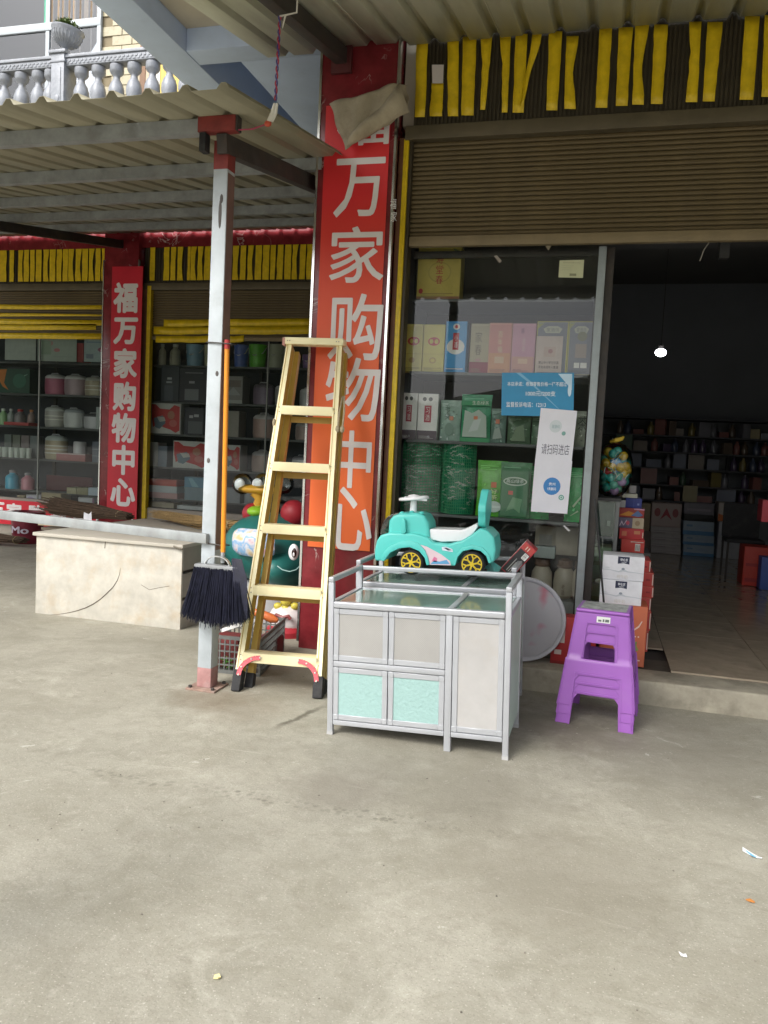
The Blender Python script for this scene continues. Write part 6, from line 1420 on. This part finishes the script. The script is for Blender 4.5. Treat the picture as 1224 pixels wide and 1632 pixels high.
# goods piled just inside, beyond the milk
dx_ = carton('low_counter', 'dark low stand under the pile of snack boxes inside the door', 'stand', aty(986, 860, 6.05).x, aty(1034, 860, 6.05).x+.02, 6.05, 6.45, .1525, aty(1010, 880, 6.05).z-.002, (.03, .028, .027))
pile = [((990, 860, 1027, 881), 6.05, .2, (.48, .05, .04), 'red box with a white barcode, front of the snack pile', [('r', .6, .15, .82, .7, (.6, .58, .55)), ('r', .63, .2, .66, .6, (.1, .1, .1)), ('r', .7, .2, .72, .6, (.1, .1, .1)), ('r', .76, .2, .79, .6, (.1, .1, .1)), ('r', .4, .8, .95, .86, (.6, .5, .45))]),
        ((987, 842, 1026, 860), 6.07, .3, (.46, .04, .045), 'red box with faint gold print below the purple snack box', [('r', .1, .3, .3, .7, (.5, .15, .08)), ('r', .6, .5, .85, .8, (.52, .2, .1)), ('r', .94, .2, .98, .7, (.6, .5, .4))]),
        ((986, 825, 1026, 842), 6.06, .3, (.12, .1, .16), 'purple and cream snack box with curly white print', [('r', .55, 0, 1, 1, (.42, .35, .24)), ('p', [(.03, .2), (.12, .7), (.2, .3), (.3, .8), (.4, .3), (.38, .25), (.3, .6), (.2, .2), (.12, .5), (.06, .15)], (.5, .42, .5)), ('e', .36, .5, .07, .2, (.45, .06, .1)), ('e', .75, .5, .1, .25, (.28, .2, .12))]),
        ((985, 810, 1027, 825), 6.06, .3, (.3, .04, .03), 'red snack box with orange and blue picture', [('p', [(.05, .2), (.4, .7), (.7, .4), (.5, .15)], (.5, .2, .02)), ('p', [(.5, .2), (.75, .8), (.95, .3), (.8, .1)], (.08, .14, .3)), ('r', .6, .85, 1, 1, (.5, .25, .35))]),
        ((997, 794, 1023, 810), 6.1, .25, (.03, .045, .22), 'deep blue box on the snack pile', [('r', .5, .0, .52, 1, (.08, .1, .35)), ('r', .72, .3, .85, .5, (.2, .25, .5))]),
        ((986, 797, 997, 810), 6.1, .2, (.34, .34, .35), 'small pale grey box beside the deep blue box', None),
        ((992, 787, 1016, 793.5), 6.1, .2, (.5, .5, .42), 'flat cream box lying on the deep blue box', None), ((1003, 774, 1014, 786.5), 6.12, .12, (.3, .29, .3), 'small dim grey box on top of the snack pile', None)]
for rect, Y, d, c, lab, sp in pile:
    x0, x1, z0, z1 = pxbox(rect, Y); carton('snack_box', lab, 'box', x0, x1, Y, Y+d, z0+.0005, z1-.0005, c, 'snack boxes piled inside the door', sp)

# ------------------------------------------------------------------ dim depth of the shop
BY = 11.9
def rear(rect, c, lab, sp=None, d=.4, Y=BY, z0f=None, name='rear_carton'):
    x0, x1, z0, z1 = pxbox(rect, Y); return carton(name, lab, 'carton', x0, x1, Y, Y+d, max(z0, .155) if z0f is None else z0f, z1, c, 'cartons along the rear of the shop', sp)
PAT = (.34, .26, .24)
fl_ = [('r', .03, .05, .97, .95, (.38, .3, .27)), ('p', [(.3, .3), (.5, .8), (.7, .3), (.5, .5)], (.3, .03, .04)), ('e', .2, .6, .1, .18, (.25, .06, .06)), ('e', .8, .6, .1, .18, (.25, .06, .06))]
rear((1038, 802, 1086, 840), PAT, 'patterned carton with a red bow motif on the rear stack', fl_)
for i, (a, b) in enumerate([(840, 851), (851, 862), (862, 873), (873, 888)]): rear((1037, a+.3, 1085, b), (.36, .33, .32), 'speckled grey carton, %s of four under the red bow carton' % ['topmost', 'second from top', 'third from top', 'lowest'][i], [('r', .04, .4, .96, .5, (.26, .24, .23)), ('r', .04, .1, .5, .2, (.2, .17, .17))])
rear((1022, 802, 1036, 846), (.3, .24, .14), 'tan carton at the open side of the rear stacks'); rear((1022, 846.4, 1036, 888), (.14, .1, .08), 'brown carton under the tan carton at the rear')
rear((1090, 802, 1138, 820), (.17, .16, .18), 'grey carton over the black gap in the rear row', [('r', .1, .3, .9, .5, (.24, .22, .24))]); 
rear((1090, 820.4, 1138, 831), (.015, .015, .015), 'black block standing in for the shaded gap between grey carton and pale blue cartons')  # no real carton: the dark of the gap is put into a black block
for i, (a, b) in enumerate([(831, 853), (853, 869), (869, 890)]): rear((1089, a+.3, 1138, b), (.32, .40, .47), 'white and blue carton, %s of three at the rear' % ['top', 'middle', 'bottom'][i], [('r', 0, 0, 1, .3, (.08, .22, .4)), ('r', .1, .6, .3, .75, (.15, .25, .38)), ('e', .6, .6, .2, .15, (.28, .36, .46))])
rear((1145, 802, 1194, 832), (.45, .4, .34), 'white carton with orange band and red picture at the rear', [('p', [(0, 0), (1, 0), (1, .45), (.5, .18), (0, .4)], (.5, .13, .02)), ('e', .5, .6, .25, .3, (.45, .32, .12)), ('e', .5, .65, .17, .18, (.42, .06, .05))]); rear((1144, 832.4, 1192, 891), (.42, .43, .45), 'plain white carton under the orange banded one', [('r', .1, .8, .35, .84, (.25, .26, .28)), ('r', .1, .45, .35, .49, (.25, .26, .28))])
rk = empty('rear_rack', (1.0, 12.35, .1525), 'dim rack of crowded shelves along the rear of the shop', 'shelf')
shz = [aty(1110, y, 12.3).z for y in (800, 775, 748, 722, 696, 668)]
for z in shz: MB().box(-2.2, 2.2, -.15, .35, z-.1525-.02, z-.1525).build('shelf', M('rack_dark', (.06, .06, .065), .6), rk)
for x in (-2.2, -.7, .75, 2.2): MB().box(x-.02, x+.02, .3, .34, 0, shz[-1]-.1525+.03).build('upright', M('rack_dark', (.06, .06, .065)), rk)
gcols = [tuple(.8*v for v in c) for c in [(.08, .1, .16), (.2, .05, .04), (.25, .2, .06), (.07, .13, .08), (.14, .1, .07), (.2, .2, .22), (.1, .07, .13), (.3, .12, .1)]]
pk = {}
for zi, z in enumerate(shz[:-1]):
    x = .15
    while x < 2.6:
        w = random.uniform(.07, .26); h = random.uniform(.07, .23); ci = random.randrange(len(gcols))
        if random.random() < .45:
            if ('b', ci) not in pk:
                pk[('b', ci)] = MB().lathe([(.045, 0), (.05, .01), (.05, .12), (.02, .16), (.02, .19), (.001, .19)], 14).build('rear_goods', M('gl%d' % ci, gcols[ci], .12, 0, .1, spec=.8)); o = pk[('b', ci)]
            else: o = dup(pk[('b', ci)])
            w = .1
        else:
            if ('c', ci) not in pk:
                pk[('c', ci)] = MB().box(-.5, .5, -.07, .07, 0, 1).build('rear_goods', PM(gcols[ci], .35)); o = pk[('c', ci)]
            else: o = dup(pk[('c', ci)])
            o.scale = (w-.01, 1, h); o.rotation_euler = (0, 0, random.uniform(-.25, .25))
        o.location = (x+w/2, 12.28+random.uniform(-.04, .14), z+.001); tag(o, 'dim %s %s on the %s dark rear shelf' % (['navy', 'dull red', 'ochre', 'green', 'brown', 'grey', 'purple', 'rust'][ci], 'bottle' if o.name.startswith('rear_goods') and w == .1 else 'packet', ['lowest', 'second', 'middle', 'fourth', 'top'][zi]), 'goods', 'dim goods on the rear shelves'); x += w+random.choice([.01, .01, .02, .05, .16])
lz = aty(1053, 562, 10)
lp = empty('light_bulb', lz, 'small glowing white bulb hanging deep inside the dark shop', 'lamp')
MB().ell((0, 0, 0), (.062, .062, .045), 16, 10).build('bulb', emis('bulb_glow', (.93, .95, 1), 16), lp)
MB().lathe([(.025, .04), (.028, .08), (.01, .1)], 12).build('socket', dark_steel, lp); MB().tube([(0, 0, .09), (0, 0, 4.07-lz.z)], .004, 6).build('cord', dark_steel, lp)
wz = aty(1128, 392, 5.7); o = MB().tube([(0, 0, 0), (-.03, 0, -.05), (-.05, .01, -.12)], .004, 5).build('loose_wire', PM((.35, .32, .28), .6), None, aty(1131, 385, 5.62)); tag(o, 'short loose wire end hanging inside the top of the doorway', 'wire')
o = MB().box(-.03, .03, -.03, .03, -.1, 0).box(-.04, .04, -.04, .04, 0, .012).build('door_sensor', PM((.05, .05, .05), .4), None, aty(1155, 387, 5.65)); tag(o, 'small black device fixed inside the top of the doorway', 'sensor')
# odds and ends at the shop's other side
rx = atz(1208, 935, .155)
carton('red_crate', 'bright red crate on the tiled floor at the far side of the doorway', 'crate', rx.x-.16, rx.x+.25, rx.y, rx.y+.35, .156, .156+.42, (.45, .035, .02), None, [('r', .05, .1, .95, .2, (.3, .02, .02)), ('r', .05, .5, .95, .58, (.3, .02, .02))])
carton('blue_folder_box', 'blue and yellow box before the red crate inside the doorway', 'box', rx.x-.02, rx.x+.25, rx.y-.2, rx.y-.02, .156, .156+.34, (.05, .1, .35), None, [('r', .3, .1, .4, .9, (.5, .4, .05)), ('r', .6, .1, .7, .9, (.4, .05, .05))])
chx = empty('folding_chair', (rx.x-.1, rx.y+.75, .1555), 'black padded chair standing behind the red crate', 'chair')
MB().box(-.2, .2, -.02, .02, .45, .85).build('backrest', black_rubber, chx, bevel=.02); MB().box(-.2, .2, -.42, -.02, .42, .46).build('seat', black_rubber, chx, bevel=.015)
for sx in (-.18, .18):
    for y in (-.4, -.01): MB().tube([(sx, y, 0), (sx, y, .42)], .012, 8).build('leg', dark_steel, chx)
ph = atz(1222, 905, .155); carton('red_packet', 'bright red packet hung high beside the doorway edge', 'packet', aty(1214, 820, 7.2).x, aty(1236, 820, 7.2).x, 7.2, 7.4, aty(1220, 832, 7.2).z, aty(1220, 797, 7.2).z, (.4, .04, .06)); 
ob = carton('display_stand', 'dark stand holding the red packet inside the doorway', 'stand', aty(1205, 860, 7.2).x, aty(1236, 860, 7.2).x+.1, 7.2, 7.6, .156, aty(1220, 832, 7.2).z-.001, (.03, .03, .03))
ob.scale = (.3, .3, 1); ob.location.x += .16

# ------------------------------------------------------------------ coin ride, egg toy and crate behind the ladder
RY = 5.95
def pos(px, py, Y=RY): return aty(px, py, Y)
rc = pos(428, 985); kr = empty('coin_ride', (rc.x, RY, 0), 'teal coin operated kiddie ride with a picture screen behind the ladder', 'kiddie ride')
D = lambda px, py, Y=RY: aty(px, py, Y)-Vector((rc.x, RY, 0))
teal = M('teal_fibreglass', (.02, .15, .135), .4, 0, .12, 3, spec=.5)
b0 = D(428, 872); sx_ = (D(494, 872)-D(362, 872)).x/2; sz_ = (D(428, 818)-D(428, 928)).z/2
MB().ell(b0, (sx_, .36, sz_), 32, 20).build('body', teal, kr, ang=80)
q = D(462, 900); MB().ell(q, (sx_*.55, .42, sz_*.62), 24, 16).build('snout', teal, kr, ang=80)
MB().lathe([(.30, 0), (.32, .05), (.25, .3), (.2, D(428, 925).z)], 24, (b0.x, 0, 0)).build('base', M('ride_base', (.42, .42, .43), .4, 0, .1), kr)
pm = M('screen_print', (.45, .5, .6), .2, 0, .3, 5)
nn2 = pm.node_tree; bb2 = nn2.nodes['Principled BSDF']; vo = nn2.nodes.new('ShaderNodeTexNoise'); vo.inputs['Scale'].default_value = 9; vo.inputs['Detail'].default_value = 3
tc = nn2.nodes.new('ShaderNodeTexCoord'); nn2.links.new(tc.outputs['Object'], vo.inputs['Vector']); cr = nn2.nodes.new('ShaderNodeValToRGB')
for i, (p, c) in enumerate([(.3, (.55, .2, .3, 1)), (.42, (.65, .6, .62, 1)), (.5, (.2, .4, .65, 1)), (.58, (.6, .62, .68, 1)), (.68, (.65, .5, .25, 1))]):
    e = cr.color_ramp.elements[i] if i < 2 else cr.color_ramp.elements.new(p); e.position = p; e.color = c
nn2.links.new(vo.outputs['Fac'], cr.inputs['Fac']); nn2.links.new(cr.outputs[0], bb2.inputs['Base Color'])
s0 = D(398, 866, RY-.47); sw_ = (D(436, 862, RY-.47)-D(358, 862, RY-.47)).x/2
scr = MB(); vs = []; n = 10
for j in range(n+1):
    for i in range(n+1):
        u, v = i/n*2-1, j/n*2-1; k = 1-.12*(abs(u)**4+abs(v)**4)
        vs.append((s0.x+sw_*u*k, s0.y+.12*(u*u*.5+v*v*.35), s0.z+.118*v*k))
scr.add(vs, [(j*(n+1)+i, j*(n+1)+i+1, (j+1)*(n+1)+i+1, (j+1)*(n+1)+i) for j in range(n) for i in range(n)]); scr.build('picture_screen', pm, kr, fix=False, ang=80)
e0 = D(468, 880, RY-.40); MB().ell(e0, (.04, .03, .062), 18, 12).build('eye', white_pl, kr); MB().ell((e0.x+.012, e0.y-.022, e0.z-.002), (.02, .014, .036), 14, 10).build('pupil', PM((.03, .01, .01), .2), kr); MB().ell((e0.x+.014, e0.y-.03, e0.z-.012), (.009, .01, .018), 10, 8).build('glint', white_pl, kr)
MB().tube([D(442, 902, RY-.42), D(450, 908, RY-.43), D(462, 911, RY-.44), D(472, 908, RY-.42), D(480, 900, RY-.40)], .004, 6).build('mouth_line', PM((.25, .42, .4)), kr)
red_b = M('ear_red', (.32, .02, .03), .45, 0, .08)
for px, w in ((403, 18), (468, 23)):
    q = D(px, 818, RY+.0); MB().ell(q, (w*RY/F, .1, w*RY/F), 20, 14).build('ear', red_b, kr)
q = D(411, 815, RY-.05); MB().ell(q, (.085, .1, .045), 18, 10).build('collar', PM((.25, .5, .03), .3), kr)
yel = M('ride_yellow', (.55, .3, .03), .3, 0, .1)
MB().tube([D(411, 812), D(414, 795), D(410, 785)], [.05, .04, .06], 12).build('stalk', yel, kr, ang=60)
MB().ell(D(412, 780), (.19, .09, .04), 22, 12).build('goggle_tray', yel, kr, ang=80)
for px in (387, 420, 452):
    MB().ell(D(px, 771), (.085, .085, .085), 20, 14).build('goggle_dome', sheet_glass('hood_film'), kr, ang=80); 
for px in (382, 410): MB().ell(D(px, 772, RY-.03), (.045, .03, .05), 14, 10).build('goggle_disc', white_pl, kr)
# egg toy
EY_ = 5.55; c = aty(459, 1000, EY_)
eg = empty('egg_toy', (c.x, EY_, 0), 'round white egg shaped toy with yellow crest beside the pillar base', 'toy')
ez = lambda px, py, Y=EY_: aty(px, py, Y)-Vector((c.x, EY_, 0))
top = ez(458, 960).z; MB().ell((0, 0, top*.48), (.15, .14, top*.52), 26, 18).build('shell', M('egg_white', (.62, .58, .58), .3, 0, .05), eg, ang=80)
MB().lathe([(.16, 0), (.165, .04), (.12, .09), (.1, .1)], 24).build('red_base', red_b, eg)
for px, py, r in ((443, 966, .028), (456, 958, .038), (470, 966, .028), (455, 970, .03)): MB().ell(ez(px, py, EY_-.06), (r*1.2, r, r), 14, 10).build('crest', PM((.5, .42, .06), .3), eg)
sm = MB(); sm.tube([ez(436, 986, EY_-.15), ez(440, 980, EY_-.15), ez(450, 984, EY_-.16), ez(460, 982, EY_-.15), ez(463, 987, EY_-.15)], .014, 6); sm.build('mouth', PM((.2, .03, .03), .4), eg)
# crate
cr0 = Vector((-1.925, 4.43, 0)); cl_ = Vector((-2.305, 4.39, 0)); bk_ = Vector((-.10, .62, 0)); hC = .235
ct = empty('plastic_crate', (cr0+cl_)/2, 'dark grey plastic mesh crate holding odds and ends under the ladder', 'crate'); oo = (cr0+cl_)/2
cm = M('crate_grey', (.13, .135, .13), .5, 0, .2, 12, dirt=.4, dcol=(.28, .27, .24))
def lattice(p, d, nv, nh):
    mb = MB(); l = d.length; u = d.normalized()
    for k in range(nv+1):
        a = p+u*l*k/nv-oo; mb.beam(a+Vector((0, 0, .005)), a+Vector((0, 0, hC)), .012 if k in (0, nv) else .007, .008, u)
    for k in range(nh+1):
        a = p-oo+Vector((0, 0, .012+(hC-.024)*k/nh)); mb.beam(a, a+u*l, .022 if k in (0, nh) else .008, .0085, (0, 0, 1))
    stuff(mb.build('side_lattice', cm, ct, fix=False))
lattice(cl_, cr0-cl_, 12, 5); lattice(cr0, bk_, 18, 5); lattice(cl_, bk_, 18, 5); lattice(cl_+bk_, cr0-cl_, 12, 5)
MB().add([p-oo+Vector((0, 0, .006)) for p in (cl_, cr0, cr0+bk_, cl_+bk_)], [(0, 1, 2, 3)]).build('floor_plate', cm, ct)
q = aty(420, 982, 4.75); o = MB().tube([(-.14, 0, .03), (-.02, 0, .015), (.06, 0, -.01), (.1, 0, -.02)], [.02, .026, .03, .014], 10).build('toy_shovel', PM((.6, .16, .05), .35), None, q); tag(o, 'orange toy shovel sticking out of the grey crate', 'toy shovel')
o = MB().box(-.08, .06, -.1, .1, 0, .13).build('red_bin', PM((.12, .012, .015), .5), None, (-2.05, 4.88, .012), bevel=.02); tag(o, 'dark red bin standing in the grey crate', 'bin')
o = MB().box(-.1, .06, -.06, .06, 0, .2).build('red_bin', PM((.16, .03, .03), .5), None, (-2.16, 4.55, .012), bevel=.01); tag(o, 'faded red box in the front of the grey crate', 'bin')
gv = MB()
for k in range(60):
    p = Vector((random.uniform(-.12, .12), random.uniform(-.04, .04), random.uniform(0, .07))); d = Vector((random.gauss(0, 1), random.gauss(0, 1), random.gauss(0, 1))).normalized()*.03; s = d.cross(Vector((0, 0, 1)))*.4
    gv.add([p-s, p+d, p+s], [(0, 1, 2)])
o = gv.build('green_packets', PM((.1, .32, .05), .4), None, (-2.08, 4.46, .02), fix=False); tag(o, 'scattered bright green wrappers on the crate floor', 'wrappers', kind='stuff')
o = MB().beam((0, 0, 0), (.17, .02, .07), .02, .02, (0, 0, 1)).build('white_strip', PM((.7, .7, .7)), None, (-2.17, 4.40, .265)); tag(o, 'white plastic strip lying over the crate rim beside the broom', 'strip')

# ------------------------------------------------------------------ hanging cable
cp = [(475, -25), (473, 20), (446, 26), (443, 60), (441, 110), (439, 160)]
pts = [aty(x, y, 4.02) for x, y in cp]
hc = empty('hanging_cable', pts[2], 'twisted red and blue cable with white connectors hanging above the post', 'cable')
o_ = pts[2]
MB().tube([pts[0]-o_, pts[1]-o_, (0, 0, 0)], .005, 6).build('white_hook', PM((.6, .58, .52), .5), hc)
def twist(ph, mat, a, b, n=40, r=.005):
    return MB().tube([a.lerp(b, i/n)-o_+Vector((r*cos(ph+i*.9), r*sin(ph+i*.9), 0)) for i in range(n+1)], .0042, 5).build('core_wire', mat, hc)
twist(0, PM((.4, .03, .06), .5), pts[2], pts[5]); twist(pi, PM((.06, .05, .22), .5), pts[2], pts[5])
MB().tube([aty(455, 24, 4.02)-o_, aty(450, 45, 4.02)-o_], [.006, .003], 5).build('tie_end', PM((.65, .62, .55), .5), hc)
q1, q2 = aty(438, 165, 4.02), aty(427, 197, 4.02)
MB().tube([q1-o_, (q1+q2)/2-o_+Vector((.006, 0, 0)), q2-o_], [.008, .013, .012], 8).build('connector', PM((.7, .68, .6), .45), hc); MB().tube([q1-o_+Vector((.014, 0, 0)), (q1+q2)/2-o_+Vector((.022, 0, 0)), q2-o_+Vector((.02, 0, .01))], [.006, .011, .010], 8).build('connector', PM((.7, .68, .6), .45), hc)
MB().ell(q2-o_, (.02, .015, .017), 10, 8).build('red_cap', PM((.5, .08, .04), .4), hc)
q3 = aty(377, 207, 4.02)
MB().tube([q2-o_, (q2*.5+q3*.5)-o_-Vector((0, 0, .012)), q3-o_], .004, 5).build('core_wire', PM((.35, .05, .1), .5), hc)

# ------------------------------------------------------------------ litter on the yard
def scrap(px, py, pts, col, lab, name='litter_scrap', th=.003, cat='litter'):
    p = atz(px, py); mb = MB(); n = len(pts)
    vs = [(a*.01, b*.01, .003+c*.01) for a, b, c in pts]; vs2 = [(x, y, z+th) for x, y, z in vs]
    mb.add(vs+vs2, [tuple(reversed(range(n))), tuple(range(n, 2*n))]+[(i, (i+1) % n, n+(i+1) % n, n+i) for i in range(n)])
    o = mb.build(name, PM(col, .6), None, p); tag(o, lab, cat); return o
scrap(1198, 1364, [(-2.6, 3.6, .6), (-.6, 1.8, .2), (2.2, -1.2, 0), (3, -2.4, .5), (1.4, -2.2, .2), (-.8, -.2, 0), (-2.8, 2, .1)], (.75, .78, .82), 'crumpled white and blue wrapper on the concrete yard')
scrap(1196, 1366, [(-1.4, 1.9, .9), (1, -.5, .5), (1.6, -1.3, .5), (.4, -.4, .4)], (.15, .4, .65), 'blue corner strip lying on the white wrapper')
scrap(1195, 1438, [(-1.2, .5, 0), (.2, .8, .3), (1.5, -.1, 0), (1.2, -.7, .1), (-.4, -.5, .2)], (.5, .2, .05), 'small orange brown butt on the concrete below the wrapper')
scrap(1088, 1525, [(-1, .9, .3), (.1, .5, 0), (.9, .7, .2), (1.1, -.4, .1), (0, -.3, 0), (-.6, -1, .4)], (.8, .8, .82), 'tiny torn white paper on the concrete')
scrap(345, 1560, [(-.9, .5, 0), (.3, .9, .4), (1.1, .3, 0), (.7, -.6, .2), (-.5, -.7, 0)], (.7, .62, .3), 'small pale yellow wrapper on the open concrete')
random.seed(3)
peb = MB()
for k in range(260):
    x, y = random.uniform(-3.2, 2.0), random.uniform(1.8, 4.7); r = random.choice([.002, .0025, .003, .004])
    peb.ell((x, y, r*.4), (r, r*.8, r*.6), 5, 4)
o = peb.build('grit', M('grit', (.2, .18, .15), .9, 0, .6, 30), None, fix=False); stuff(o)
o['label'] = 'fine loose grit scattered over the concrete yard'
